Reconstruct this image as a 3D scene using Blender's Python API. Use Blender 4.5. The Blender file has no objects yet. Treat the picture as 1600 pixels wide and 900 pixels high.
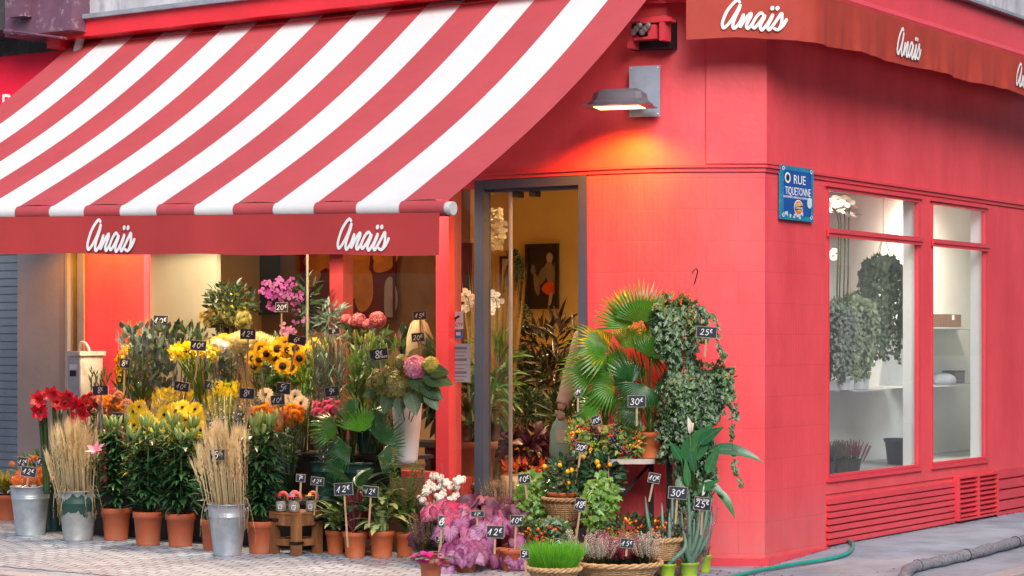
import bpy, math, random
from mathutils import Vector, Quaternion, Matrix
R = random.Random(7)
rad = math.radians
V = Vector
PI = math.pi
COL = bpy.context.scene.collection
scene = bpy.context.scene

# ---------------------------------------------------------------- camera
FPX, EYE, HOR = 3333.0, 1.4, 535.0
cd = bpy.data.cameras.new('camera'); cam = bpy.data.objects.new('camera', cd); COL.objects.link(cam)
cam.location = (0, 0, EYE); cam.rotation_euler = (rad(90), 0, 0)
cd.sensor_width = 36; cd.lens = 36 * FPX / 1600; cd.shift_y = (HOR - 450) / 1600
cd.clip_start = 0.1; cd.clip_end = 500
scene.camera = cam
# ---------------------------------------------------------------- world, sun, exposure
SUN_EL, SUN_AZ = rad(36), rad(170)       # azimuth clockwise from +Y (the street side, behind the camera)
w = bpy.data.worlds.new("World"); scene.world = w; w.use_nodes = True
nt = w.node_tree; bg = nt.nodes['Background']
sky = nt.nodes.new('ShaderNodeTexSky'); sky.sky_type = 'NISHITA'; sky.sun_disc = False
sky.sun_elevation = SUN_EL; sky.sun_rotation = SUN_AZ; sky.dust_density = 4.0; sky.air_density = 1.0; sky.ozone_density = 1.0
nt.links.new(sky.outputs[0], bg.inputs[0]); bg.inputs[1].default_value = 0.14
sl = bpy.data.lights.new('sun', 'SUN'); sl.energy = 2.2; sl.angle = rad(34); sl.color = (1, 0.975, 0.96)
so = bpy.data.objects.new('sun', sl); COL.objects.link(so)
sd = V((math.sin(SUN_AZ) * math.cos(SUN_EL), math.cos(SUN_AZ) * math.cos(SUN_EL), math.sin(SUN_EL)))
so.rotation_euler = (-sd).to_track_quat('-Z', 'Y').to_euler(); so.location = (0, 5, 9)
vs = scene.view_settings; vs.view_transform = 'Standard'; vs.look = 'None'; vs.gamma = 1; vs.exposure = 0.30; vs.use_curve_mapping = False
scene.cycles.max_bounces = 8; scene.cycles.transparent_max_bounces = 24

# ---------------------------------------------------------------- frames of the two facades
CA, SA = 0.83, 0.5586                    # facade A runs (-CA, SA) away to the left
DX, DY = 0.499, 14.093                   # its right end, by the door
def A(s, d, z): return V((DX - CA * s - SA * d, DY + SA * s - CA * d, z))
def sA(px, d):
    k = (px - 800) / FPX
    return (DX - SA * d - k * (DY - CA * d)) / (CA + k * SA)
def PA(px, py, d):
    p = A(sA(px, d), d, 0); p.z = EYE - (py - HOR) / FPX * p.y; return p
def zA(px, py, d): return PA(px, py, d).z
UA = V((-CA, SA, 0)); NA = V((-SA, -CA, 0))
QX, QY = 1.641, 13.846
VB = V((0.5587, 0.8294, 0)); NB = V((0.8294, -0.5587, 0))
def B(t, d, z): return V((QX, QY, z)) + VB * t + NB * d
def PB(px, py, d):
    k = (px - 800) / FPX; o = B(0, d, 0)
    t = (o.x - k * o.y) / (k * VB.y - VB.x); p = B(t, d, 0); p.z = EYE - (py - HOR) / FPX * p.y; return p
def PY(px, py, y): return V(((px - 800) / FPX * y, y, EYE - (py - HOR) / FPX * y))
P0 = V((1.2587, 13.846, 0)); Q0 = V((QX, QY, 0))
def dA(p): return (p.x - DX) * NA.x + (p.y - DY) * NA.y
def dB(p): return (p.x - QX) * NB.x + (p.y - QY) * NB.y
def gz(x, y):
    a = min(1, max(0, (x - 0.1) / 0.9)); a = a * a * (3 - 2 * a)
    t = (x - QX) * VB.x + (y - QY) * VB.y
    b = min(1, max(0, (1.1 - t) / 1.1)); return -0.05 * a * b
def G(px, py):
    y = EYE * FPX / (py - HOR); p = V(((px - 800) / FPX * y, y, 0))
    for _ in range(3):
        h = gz(p.x, p.y); y = (EYE - h) * FPX / (py - HOR); p = V(((px - 800) / FPX * y, y, h))
    return p

# ---------------------------------------------------------------- materials
def newmat(name):
    m = bpy.data.materials.new(name); m.use_nodes = True; return m, m.node_tree, m.node_tree.nodes['Principled BSDF']
MATS = {}
def M(name, col, rough=0.6, metal=0.0, var=0.15, vs=6.0, bump=0.0, bs=60.0, coord='Object', stretch=None, trans=0.0, dirt=None, ds=3.0, dcol=(0.1, 0.08, 0.07), coat=0.0):
    if name in MATS: return MATS[name]
    m, nt, b = newmat(name); N = nt.nodes; L = nt.links
    tc = N.new('ShaderNodeTexCoord'); src = tc.outputs[coord]
    if stretch:
        mp = N.new('ShaderNodeMapping'); mp.inputs['Scale'].default_value = stretch; L.new(src, mp.inputs[0]); src = mp.outputs[0]
    n = N.new('ShaderNodeTexNoise'); n.inputs['Scale'].default_value = vs; n.inputs['Detail'].default_value = 5; n.inputs['Roughness'].default_value = 0.6
    L.new(src, n.inputs['Vector'])
    rm = N.new('ShaderNodeMapRange'); rm.inputs[1].default_value = 0.3; rm.inputs[2].default_value = 0.7
    L.new(n.outputs['Fac'], rm.inputs[0])
    mx = N.new('ShaderNodeMix'); mx.data_type = 'RGBA'
    mx.inputs['A'].default_value = tuple(c * (1 - var) for c in col) + (1,); mx.inputs['B'].default_value = tuple(min(1, c * (1 + var)) for c in col) + (1,)
    L.new(rm.outputs[0], mx.inputs['Factor']); out = mx.outputs['Result']
    if dirt:
        n2 = N.new('ShaderNodeTexNoise'); n2.inputs['Scale'].default_value = ds; n2.inputs['Detail'].default_value = 8; n2.inputs['Roughness'].default_value = 0.7; L.new(src, n2.inputs['Vector'])
        r2 = N.new('ShaderNodeMapRange'); r2.inputs[1].default_value = 1 - dirt - 0.12; r2.inputs[2].default_value = 1 - dirt + 0.05; L.new(n2.outputs['Fac'], r2.inputs[0])
        m2 = N.new('ShaderNodeMix'); m2.data_type = 'RGBA'; L.new(r2.outputs[0], m2.inputs['Factor']); L.new(out, m2.inputs['A']); m2.inputs['B'].default_value = dcol + (1,); out = m2.outputs['Result']
    L.new(out, b.inputs['Base Color'])
    b.inputs['Roughness'].default_value = rough; b.inputs['Metallic'].default_value = metal; b.inputs['Coat Weight'].default_value = coat
    if bump:
        n3 = N.new('ShaderNodeTexNoise'); n3.inputs['Scale'].default_value = bs; n3.inputs['Detail'].default_value = 4; L.new(src, n3.inputs['Vector'])
        bp = N.new('ShaderNodeBump'); bp.inputs['Strength'].default_value = bump; bp.inputs['Distance'].default_value = 0.01; L.new(n3.outputs['Fac'], bp.inputs['Height']); L.new(bp.outputs[0], b.inputs['Normal'])
    if trans: translucent(nt, b, out, trans)
    MATS[name] = m; return m
def translucent(nt, b, out, fac):
    N = nt.nodes; L = nt.links
    t = N.new('ShaderNodeBsdfTranslucent'); L.new(out, t.inputs[0]); mx = N.new('ShaderNodeMixShader'); mx.inputs[0].default_value = fac
    L.new(b.outputs[0], mx.inputs[1]); L.new(t.outputs[0], mx.inputs[2]); L.new(mx.outputs[0], N['Material Output'].inputs[0])
def LM(name, c1, c2, trans=0.25, rough=0.42, kind=None, c3=None, mid=0.35, spec=0.5):
    """leaf material: r attribute picks between c1 and c2 per leaf; the uv draws the midrib, veins and variegation"""
    if name in MATS: return MATS[name]
    m, nt, b = newmat(name); N = nt.nodes; L = nt.links
    at = N.new('ShaderNodeAttribute'); at.attribute_name = 'r'
    tc = N.new('ShaderNodeTexCoord')
    mx = N.new('ShaderNodeMix'); mx.data_type = 'RGBA'; mx.inputs['A'].default_value = c1 + (1,); mx.inputs['B'].default_value = c2 + (1,); L.new(at.outputs['Fac'], mx.inputs['Factor'])
    out = mx.outputs['Result']
    sp = N.new('ShaderNodeSeparateXYZ'); L.new(tc.outputs['UV'], sp.inputs[0])
    def mth(op, a, bb=None, clamp=False):
        n = N.new('ShaderNodeMath'); n.operation = op; n.use_clamp = clamp
        for i, x in enumerate((a, bb)):
            if x is None: continue
            if isinstance(x, (int, float)): n.inputs[i].default_value = x
            else: L.new(x, n.inputs[i])
        return n.outputs[0]
    au = mth('ABSOLUTE', mth('SUBTRACT', sp.outputs[0], 0.5))
    def mix(fac, a, col):
        n = N.new('ShaderNodeMix'); n.data_type = 'RGBA'; L.new(fac, n.inputs['Factor']); L.new(a, n.inputs['A']); n.inputs['B'].default_value = col + (1,); return n.outputs['Result']
    if mid:
        f = mth('MULTIPLY', mth('LESS_THAN', au, 0.045), mid)
        out = mix(f, out, tuple(min(1, c * 1.8 + 0.05) for c in c2))
    if kind in ('vein', 'croton', 'begonia', 'rib'):
        ph = mth('MULTIPLY', mth('SUBTRACT', sp.outputs[1], mth('MULTIPLY', au, 0.7)), 55.0 if kind != 'rib' else 90.0)
        if kind == 'begonia': ph = mth('MULTIPLY', sp.outputs[1], 2 * PI * 14)
        s = mth('SINE', ph); f = mth('MULTIPLY', mth('GREATER_THAN', s, 0.72 if kind != 'croton' else 0.35), 0.8 if kind != 'rib' else 0.3)
        if kind == 'begonia':
            c = mth('MULTIPLY', mth('SUBTRACT', au, 0.27), 4.0, True)
            out = mix(c, out, c3); f = mth('MULTIPLY', f, 0.6); out = mix(f, out, (0.10, 0.012, 0.04))
        elif kind == 'croton': out = mix(f, out, c3)
        else: out = mix(f, out, c3 or tuple(x * 1.7 for x in c2))
    if kind == 'varieg':
        n2 = N.new('ShaderNodeTexNoise'); n2.inputs['Scale'].default_value = 40; n2.inputs['Detail'].default_value = 2; L.new(tc.outputs['Object'], n2.inputs['Vector'])
        f = mth('MULTIPLY', mth('GREATER_THAN', mth('SUBTRACT', n2.outputs['Fac'], mth('MULTIPLY', au, 0.5)), 0.36), 0.85); out = mix(f, out, c3)
    if kind == 'edge':
        f = mth('GREATER_THAN', au, 0.36); out = mix(f, out, c3)
    nz = N.new('ShaderNodeTexNoise'); nz.inputs['Scale'].default_value = 30; L.new(tc.outputs['Object'], nz.inputs['Vector'])
    hs = N.new('ShaderNodeHueSaturation'); L.new(out, hs.inputs['Color']); L.new(mth('ADD', mth('MULTIPLY', nz.outputs['Fac'], 0.7), 0.65), hs.inputs['Value']); out = hs.outputs[0]
    L.new(out, b.inputs['Base Color']); b.inputs['Roughness'].default_value = rough; b.inputs['Specular IOR Level'].default_value = spec
    if trans: translucent(nt, b, out, trans)
    MATS[name] = m; return m
def EM(name, col, s):
    if name in MATS: return MATS[name]
    m, nt, b = newmat(name); b.inputs['Base Color'].default_value = col + (1,); b.inputs['Emission Color'].default_value = col + (1,); b.inputs['Emission Strength'].default_value = s
    MATS[name] = m; return m
def GLASS(name, refl=0.08, tint=(0.95, 0.97, 0.96), rough=0.0, wr=0.0, wscale=20.0, base=0.0, haze=0.0):
    if name in MATS: return MATS[name]
    m = bpy.data.materials.new(name); m.use_nodes = True; nt = m.node_tree; N = nt.nodes; L = nt.links; N.clear()
    o = N.new('ShaderNodeOutputMaterial'); t = N.new('ShaderNodeBsdfTransparent'); t.inputs[0].default_value = tint + (1,)
    g = N.new('ShaderNodeBsdfGlossy'); g.inputs['Roughness'].default_value = rough; g.inputs[0].default_value = (0.95, 0.97, 1, 1)
    fr = N.new('ShaderNodeLayerWeight'); fr.inputs[0].default_value = 0.5
    pw = N.new('ShaderNodeMath'); pw.operation = 'POWER'; pw.inputs[1].default_value = 4.0; L.new(fr.outputs['Facing'], pw.inputs[0])
    mm = N.new('ShaderNodeMath'); mm.operation = 'MULTIPLY_ADD'; mm.inputs[1].default_value = refl; mm.inputs[2].default_value = base; mm.use_clamp = True
    L.new(pw.outputs[0], mm.inputs[0])
    mx = N.new('ShaderNodeMixShader'); L.new(mm.outputs[0], mx.inputs[0]); L.new(t.outputs[0], mx.inputs[1]); L.new(g.outputs[0], mx.inputs[2])
    if wr:
        tc = N.new('ShaderNodeTexCoord'); mp = N.new('ShaderNodeMapping'); mp.inputs['Scale'].default_value = (1, 1, 0.35); L.new(tc.outputs['Object'], mp.inputs[0])
        n = N.new('ShaderNodeTexNoise'); n.inputs['Scale'].default_value = wscale; n.inputs['Detail'].default_value = 3; n.inputs['Distortion'].default_value = 1.5; L.new(mp.outputs[0], n.inputs['Vector'])
        bp = N.new('ShaderNodeBump'); bp.inputs['Strength'].default_value = wr; bp.inputs['Distance'].default_value = 0.02; L.new(n.outputs['Fac'], bp.inputs['Height'])
        L.new(bp.outputs[0], g.inputs['Normal']); L.new(bp.outputs[0], fr.inputs['Normal'])
    out = mx.outputs[0]
    if haze:
        df = N.new('ShaderNodeBsdfDiffuse'); df.inputs[0].default_value = (0.8, 0.8, 0.8, 1); m2 = N.new('ShaderNodeMixShader'); m2.inputs[0].default_value = haze
        L.new(out, m2.inputs[1]); L.new(df.outputs[0], m2.inputs[2]); out = m2.outputs[0]
    L.new(out, o.inputs[0]); MATS[name] = m; return m
def WALLM(name, col, tiles=True, bw=0.41, row=0.2035, off=0.0):
    """painted facade: uv in metres, courses of blocks as fine grooves"""
    m, nt, b = newmat(name); N = nt.nodes; L = nt.links
    tc = N.new('ShaderNodeTexCoord')
    n = N.new('ShaderNodeTexNoise'); n.inputs['Scale'].default_value = 1.1; n.inputs['Detail'].default_value = 9; n.inputs['Roughness'].default_value = 0.68; ms = N.new('ShaderNodeMapping'); ms.inputs['Scale'].default_value = (1.6, 0.7, 1); L.new(tc.outputs['UV'], ms.inputs[0]); L.new(ms.outputs[0], n.inputs['Vector'])
    cr_ = N.new('ShaderNodeMapRange'); cr_.inputs[1].default_value = 0.36; cr_.inputs[2].default_value = 0.64; L.new(n.outputs['Fac'], cr_.inputs[0])
    mx = N.new('ShaderNodeMix'); mx.data_type = 'RGBA'; mx.inputs['A'].default_value = (col[0] * 0.88, col[1] * 0.80, col[2] * 0.82, 1); mx.inputs['B'].default_value = (min(1, col[0] * 1.06), col[1] * 1.22, col[2] * 1.2, 1)
    L.new(cr_.outputs[0], mx.inputs['Factor']); out = mx.outputs['Result']
    # scuffs near the pavement and small chips
    sp = N.new('ShaderNodeSeparateXYZ'); L.new(tc.outputs['UV'], sp.inputs[0])
    mr = N.new('ShaderNodeMapRange'); mr.inputs[1].default_value = 0.5; mr.inputs[2].default_value = 0.0; mr.inputs[3].default_value = 0; mr.inputs[4].default_value = 0.55; L.new(sp.outputs[1], mr.inputs[0])
    n4 = N.new('ShaderNodeTexNoise'); n4.inputs['Scale'].default_value = 7; n4.inputs['Detail'].default_value = 9; L.new(tc.outputs['UV'], n4.inputs['Vector'])
    mu = N.new('ShaderNodeMath'); mu.operation = 'MULTIPLY'; L.new(mr.outputs[0], mu.inputs[0]); L.new(n4.outputs['Fac'], mu.inputs[1])
    mg = N.new('ShaderNodeMix'); mg.data_type = 'RGBA'; L.new(mu.outputs[0], mg.inputs['Factor']); L.new(out, mg.inputs['A']); mg.inputs['B'].default_value = (0.45, 0.25, 0.24, 1); out = mg.outputs['Result']
    nv = N.new('ShaderNodeTexVoronoi'); nv.inputs['Scale'].default_value = 2.2; L.new(tc.outputs['UV'], nv.inputs['Vector'])
    lt = N.new('ShaderNodeMath'); lt.operation = 'LESS_THAN'; lt.inputs[1].default_value = 0.012; L.new(nv.outputs['Distance'], lt.inputs[0])
    mc = N.new('ShaderNodeMix'); mc.data_type = 'RGBA'; L.new(lt.outputs[0], mc.inputs['Factor']); L.new(out, mc.inputs['A']); mc.inputs['B'].default_value = (0.7, 0.5, 0.48, 1); out = mc.outputs['Result']
    n2 = N.new('ShaderNodeTexNoise'); n2.inputs['Scale'].default_value = 28; n2.inputs['Detail'].default_value = 6; L.new(tc.outputs['UV'], n2.inputs['Vector'])
    bp = N.new('ShaderNodeBump'); bp.inputs['Strength'].default_value = 0.22; bp.inputs['Distance'].default_value = 0.006; L.new(n2.outputs['Fac'], bp.inputs['Height'])
    if tiles:
        mp = N.new('ShaderNodeMapping'); mp.inputs['Location'].default_value = (0, off, 0); L.new(tc.outputs['UV'], mp.inputs[0])
        nd = N.new('ShaderNodeTexNoise'); nd.inputs['Scale'].default_value = 9; L.new(tc.outputs['UV'], nd.inputs['Vector'])
        va = N.new('ShaderNodeVectorMath'); va.operation = 'MULTIPLY_ADD'; va.inputs[1].default_value = (0.006, 0.006, 0); L.new(nd.outputs['Color'], va.inputs[0]); L.new(mp.outputs[0], va.inputs[2])
        br = N.new('ShaderNodeTexBrick'); br.inputs['Scale'].default_value = 1; br.inputs['Brick Width'].default_value = bw; br.inputs['Row Height'].default_value = row
        br.inputs['Mortar Size'].default_value = 0.0022; br.inputs['Mortar Smooth'].default_value = 0.4; br.offset = 0.5; L.new(va.outputs[0], br.inputs['Vector'])
        br.inputs['Color1'].default_value = (1, 1, 1, 1); br.inputs['Color2'].default_value = (0.97, 0.97, 0.97, 1); br.inputs['Mortar'].default_value = (0.84, 0.80, 0.82, 1)
        ml = N.new('ShaderNodeMix'); ml.data_type = 'RGBA'; ml.blend_type = 'MULTIPLY'; ml.inputs['Factor'].default_value = 1; L.new(out, ml.inputs['A']); L.new(br.outputs['Color'], ml.inputs['B']); out = ml.outputs['Result']
        # fine combed vertical tooling
        wv = N.new('ShaderNodeTexWave'); wv.bands_direction = 'X'; wv.inputs['Scale'].default_value = 9; wv.inputs['Distortion'].default_value = 4; wv.inputs['Detail'].default_value = 3; L.new(tc.outputs['UV'], wv.inputs['Vector'])
        b3 = N.new('ShaderNodeBump'); b3.inputs['Strength'].default_value = 0.12; b3.inputs['Distance'].default_value = 0.004; L.new(wv.outputs['Fac'], b3.inputs['Height']); L.new(bp.outputs[0], b3.inputs['Normal'])
        b2 = N.new('ShaderNodeBump'); b2.invert = True; b2.inputs['Strength'].default_value = 0.45; b2.inputs['Distance'].default_value = 0.004; L.new(br.outputs['Fac'], b2.inputs['Height']); L.new(b3.outputs[0], b2.inputs['Normal']); bp = b2
    L.new(bp.outputs[0], b.inputs['Normal'])
    L.new(out, b.inputs['Base Color']); b.inputs['Roughness'].default_value = 0.5
    return m

# ---------------------------------------------------------------- mesh builder
class MB:
    def __init__(s): s.v = []; s.f = []; s.uv = []; s.r = []
    def add(s, vs, fs, uvs=None, r=0.0):
        k = len(s.v); s.v.extend(vs); s.f.extend([tuple(i + k for i in f) for f in fs])
        s.uv.extend(uvs if uvs else [(0.5, 0.5)] * len(vs)); s.r.extend([r] * len(vs))
    def mesh(s, name, mat, smooth=True, org=None):
        me = bpy.data.meshes.new(name)
        if org is not None: vs = [(p[0] - org[0], p[1] - org[1], p[2] - org[2]) for p in s.v]
        else: vs = [tuple(p) for p in s.v]
        me.from_pydata(vs, [], s.f); me.update()
        ul = me.uv_layers.new(name='UVMap'); li = [0] * len(me.loops); me.loops.foreach_get('vertex_index', li)
        fl = []
        for i in li: fl.extend(s.uv[i])
        ul.data.foreach_set('uv', fl)
        at = me.attributes.new('r', 'FLOAT', 'POINT'); at.data.foreach_set('value', s.r)
        if smooth: me.polygons.foreach_set('use_smooth', [True] * len(me.polygons))
        if mat: me.materials.append(mat)
        return me
    def build(s, name, mat, parent=None, smooth=False, org=None, label=None):
        if not s.v: return None
        if parent is not None: org = root_loc(parent)
        elif org is None:
            org = V((sum(p[0] for p in s.v) / len(s.v), sum(p[1] for p in s.v) / len(s.v), min(p[2] for p in s.v)))
        o = bpy.data.objects.new(name, s.mesh(name, mat, smooth, org)); COL.objects.link(o)
        if parent is not None: o.parent = parent
        else: o.location = org
        if label: o['label'] = label
        return o
def root_loc(o):
    while o.parent: o = o.parent
    return V(o.location)
USED = {}
def tag(o, label, cat, group=None, kind=None):
    if label: o['label'] = label
    if cat: o['category'] = cat
    if group: o['group'] = group
    if kind: o['kind'] = kind
    return o
def thing(name, label, cat, loc, group=None):
    o = bpy.data.objects.new(name, None); o.empty_display_size = 0.1; COL.objects.link(o); o.location = loc
    return tag(o, label, cat, group)
def struct(o): o['kind'] = 'structure'; return o
def inst(me, name, parent, loc, dr=(0, 0, 1), sc=1.0, spin=None, sub=None):
    o = bpy.data.objects.new(name, me); COL.objects.link(o); o.parent = parent
    o.location = V(loc) - root_loc(parent)
    q = V(dr).normalized().to_track_quat('Z', 'Y') @ Quaternion((0, 0, 1), R.random() * 6.28 if spin is None else spin)
    o.rotation_mode = 'QUATERNION'; o.rotation_quaternion = q; o.scale = (sc, sc, sc)
    if sub:
        for nm, m2 in sub:
            c = bpy.data.objects.new(nm, m2); COL.objects.link(c); c.parent = o
    return o

# ---------------------------------------------------------------- shapes
def rv(a=1.0): return V((R.uniform(-a, a), R.uniform(-a, a), R.uniform(-a, a)))
def perp(d):
    d = V(d).normalized(); a = d.cross(V((0, 0, 1)))
    if a.length < 0.1: a = d.cross(V((1, 0, 0)))
    a.normalize(); return a, a.cross(d).normalized()
def box(mb, c, ax, ay, az, uvm=False):
    """box round c with half-extent vectors"""
    c = V(c); vs = [c + ax * i + ay * j + az * k for k in (-1, 1) for j in (-1, 1) for i in (-1, 1)]
    fs = [(0, 2, 3, 1), (4, 5, 7, 6), (0, 1, 5, 4), (2, 6, 7, 3), (0, 4, 6, 2), (1, 3, 7, 5)]
    for f in fs:
        q = [vs[i] for i in f]; e1 = (q[1] - q[0]).length; e2 = (q[3] - q[0]).length
        mb.add(q, [(0, 1, 2, 3)], [(0, 0), (e1, 0), (e1, e2), (0, e2)])
def aabox(mb, x0, x1, y0, y1, z0, z1):
    box(mb, ((x0 + x1) / 2, (y0 + y1) / 2, (z0 + z1) / 2), V(((x1 - x0) / 2, 0, 0)), V((0, (y1 - y0) / 2, 0)), V((0, 0, (z1 - z0) / 2)))
def fbox(mb, fr, a0, a1, d0, d1, z0, z1):
    """box in a facade frame fr = A or B: along a, outward d, height z, with metre uvs"""
    P = [fr(a, d, z) for z in (z0, z1) for d in (d0, d1) for a in (a0, a1)]
    mb.add([P[2], P[3], P[7], P[6]], [(0, 1, 2, 3)], [(a0, z0), (a1, z0), (a1, z1), (a0, z1)])
    mb.add([P[0], P[1], P[5], P[4]], [(3, 2, 1, 0)], [(a0, z0), (a1, z0), (a1, z1), (a0, z1)])
    mb.add([P[0], P[2], P[6], P[4]], [(0, 1, 2, 3)], [(d0, z0), (d1, z0), (d1, z1), (d0, z1)])
    mb.add([P[1], P[3], P[7], P[5]], [(3, 2, 1, 0)], [(d0, z0), (d1, z0), (d1, z1), (d0, z1)])
    mb.add([P[0], P[1], P[3], P[2]], [(0, 1, 2, 3)], [(a0, d0), (a1, d0), (a1, d1), (a0, d1)])
    mb.add([P[4], P[5], P[7], P[6]], [(3, 2, 1, 0)], [(a0, d0), (a1, d0), (a1, d1), (a0, d1)])
def prism(mb, poly, z0, z1, u0=0.0):
    """closed plan polygon raised from z0 to z1; uv = arc length, height"""
    n = len(poly); u = u0
    for i in range(n):
        a, b = poly[i], poly[(i + 1) % n]; l = (V(b[:2]) - V(a[:2])).length
        mb.add([V((a[0], a[1], z0)), V((b[0], b[1], z0)), V((b[0], b[1], z1)), V((a[0], a[1], z1))], [(0, 1, 2, 3)], [(u, z0), (u + l, z0), (u + l, z1), (u, z1)]); u += l
    mb.add([V((p[0], p[1], z1)) for p in poly], [tuple(range(n))], [(p[0], p[1]) for p in poly])
    mb.add([V((p[0], p[1], z0)) for p in poly], [tuple(range(n))[::-1]], [(p[0], p[1]) for p in poly])
def lathe(mb, c, prof, n=28, axis=None, r=0.0):
    c = V(c); ax = V(axis).normalized() if axis else V((0, 0, 1)); a, b = perp(ax) if axis else (V((1, 0, 0)), V((0, 1, 0)))
    vs = []; uv = []
    for j, (rr, z) in enumerate(prof):
        for i in range(n):
            t = 2 * PI * i / n; vs.append(c + a * (rr * math.cos(t)) + b * (rr * math.sin(t)) + ax * z); uv.append((i / n, z * 5))
    fs = [(j * n + i, j * n + (i + 1) % n, (j + 1) * n + (i + 1) % n, (j + 1) * n + i) for j in range(len(prof) - 1) for i in range(n)]
    mb.add(vs, fs, uv, r)
def disc(mb, c, rr, n=24, nrm=None):
    c = V(c); a, b = perp(nrm) if nrm else (V((1, 0, 0)), V((0, 1, 0)))
    vs = [c] + [c + a * rr * math.cos(2 * PI * i / n) + b * rr * math.sin(2 * PI * i / n) for i in range(n)]
    mb.add(vs, [(0, i + 1, (i + 1) % n + 1) for i in range(n)])
def ball(mb, c, rr, n=8, sq=1.0, ax=None, r=0.0):
    c = V(c); prof = [(rr * math.sin(PI * (j + 0.02) / (n * 0.75 + 0.04 - 0.0)), 0) for j in range(1)]
    m = max(4, n * 3 // 4)
    prof = [(rr * max(0.02, math.sin(PI * j / m)), -rr * sq * math.cos(PI * j / m)) for j in range(m + 1)]
    lathe(mb, c, prof, n, ax, r)
def cr(pts, k=6):
    """catmull-rom samples"""
    out = []; n = len(pts); P = [V(p) for p in pts]
    for i in range(n - 1):
        p0 = P[max(i - 1, 0)]; p1 = P[i]; p2 = P[i + 1]; p3 = P[min(i + 2, n - 1)]
        for j in range(k):
            t = j / k
            out.append(0.5 * ((2 * p1) + (p2 - p0) * t + (2 * p0 - 5 * p1 + 4 * p2 - p3) * t * t + (3 * p1 - p0 - 3 * p2 + p3) * t ** 3))
    out.append(P[-1]); return out
def tube(mb, pts, rr, n=6, r=0.0):
    pts = [V(p) for p in pts]; m = len(pts); vs = []; uv = []; prev = None; acc = 0
    for i, p in enumerate(pts):
        t = (pts[min(i + 1, m - 1)] - pts[max(i - 1, 0)])
        if t.length < 1e-7: t = V((0, 0, 1))
        t.normalize()
        if prev is None: a, b = perp(t)
        else:
            a = prev - t * prev.dot(t)
            if a.length < 1e-5: a, b = perp(t)
            a.normalize(); b = a.cross(t)
        prev = a; q = rr[i] if isinstance(rr, (list, tuple)) else rr
        if i: acc += (pts[i] - pts[i - 1]).length
        for k in range(n):
            an = 2 * PI * k / n; vs.append(p + a * q * math.cos(an) + b * q * math.sin(an)); uv.append((k / n, acc))
    fs = [(j * n + i, j * n + (i + 1) % n, (j + 1) * n + (i + 1) % n, (j + 1) * n + i) for j in range(m - 1) for i in range(n)]
    fs.append(tuple(range(n))[::-1]); fs.append(tuple(range((m - 1) * n, m * n)))
    mb.add(vs, fs, uv, r)
PROF = {
    'lance': lambda t: max(0.02, math.sin(PI * min(1, t ** 0.75)) ** 0.9),
    'ovate': lambda t: max(0.02, math.sin(PI * t ** 0.7)) ** 0.85 if 0 < t < 1 else 0.04,
    'heart': lambda t: max(0.03, (1 - t) ** 0.65 * (0.75 + 1.0 * t)) if t > 0 else 0.55,
    'strap': lambda t: 1.0 if t < 0.6 else max(0.05, 1 - ((t - 0.6) / 0.4) ** 1.6),
    'taper': lambda t: max(0.03, 1 - t),
    'tepal': lambda t: max(0.05, math.sin(PI * min(1, .1 + .9 * t ** 0.9)) ** 0.7) if t < 1 else 0.03,
    'petal': lambda t: max(0.1, math.sin(PI * (0.12 + 0.76 * t)) ** 0.8 * (0.6 + 0.5 * t)),
    'round': lambda t: math.sqrt(max(0.002, 1 - (2 * t - 1) ** 2)),
}
def leaf(mb, p, d, n, L, W, prof='lance', droop=0.3, fold=0.2, seg=5, r=None, wavy=0.0):
    d = V(d).normalized(); sd_ = d.cross(V(n))
    if sd_.length < 0.05: sd_ = perp(d)[0]
    sd_.normalize(); p = V(p); vs = []; uv = []; f = PROF[prof]; m = sd_.cross(d)
    for i in range(seg + 1):
        t = i / seg; w = W * 0.5 * f(t); m = sd_.cross(d).normalized(); k = math.sin(i * 2.3 + L * 900) * wavy * W
        vs += [p - sd_ * w + m * (fold * w + k), p, p + sd_ * w + m * (fold * w - k)]; uv += [(0.5 - 0.5 * w * 2 / W, t), (0.5, t), (0.5 + 0.5 * w * 2 / W, t)]
        d = (d + V((0, 0, -droop / seg))).normalized(); p = p + d * (L / seg)
    fs = []
    for i in range(seg):
        a = i * 3; fs += [(a, a + 1, a + 4, a + 3), (a + 1, a + 2, a + 5, a + 4)]
    mb.add(vs, fs, uv, R.random() if r is None else r)
def dleaf(mb, p, d, n, L, W, fold=0.25, r=None):
    d = V(d).normalized(); s = d.cross(V(n))
    if s.length < 0.05: s = perp(d)[0]
    s.normalize(); m = s.cross(d); p = V(p); q = p + d * (L * 0.45) + m * (fold * W * 0.5)
    mb.add([p, q - s * (W / 2), p + d * L, q + s * (W / 2)], [(0, 2, 1), (0, 3, 2)], [(0.5, 0), (0, 0.45), (0.5, 1), (1, 0.45)], R.random() if r is None else r)
IVY = [(0, -0.12), (0.22, -0.3), (0.5, -0.12), (0.36, 0.1), (0.56, 0.42), (0.22, 0.46), (0, 1.0), (-0.22, 0.46), (-0.56, 0.42), (-0.36, 0.1), (-0.5, -0.12), (-0.22, -0.3)]
def ivy(mb, p, d, n, s, r=None):
    d = V(d).normalized(); a = d.cross(V(n))
    if a.length < 0.05: a = perp(d)[0]
    a.normalize(); m = a.cross(d); p = V(p); vs = [p + d * s * 0.2]; uv = [(0.5, 0.4)]
    for x, y in IVY: vs.append(p + a * (x * s) + d * (y * s) - m * (abs(x) * s * 0.25)); uv.append((0.5 + x, y))
    n_ = len(IVY); mb.add(vs, [(0, i + 1, (i + 1) % n_ + 1) for i in range(n_)], uv, R.random() if r is None else r)
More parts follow.
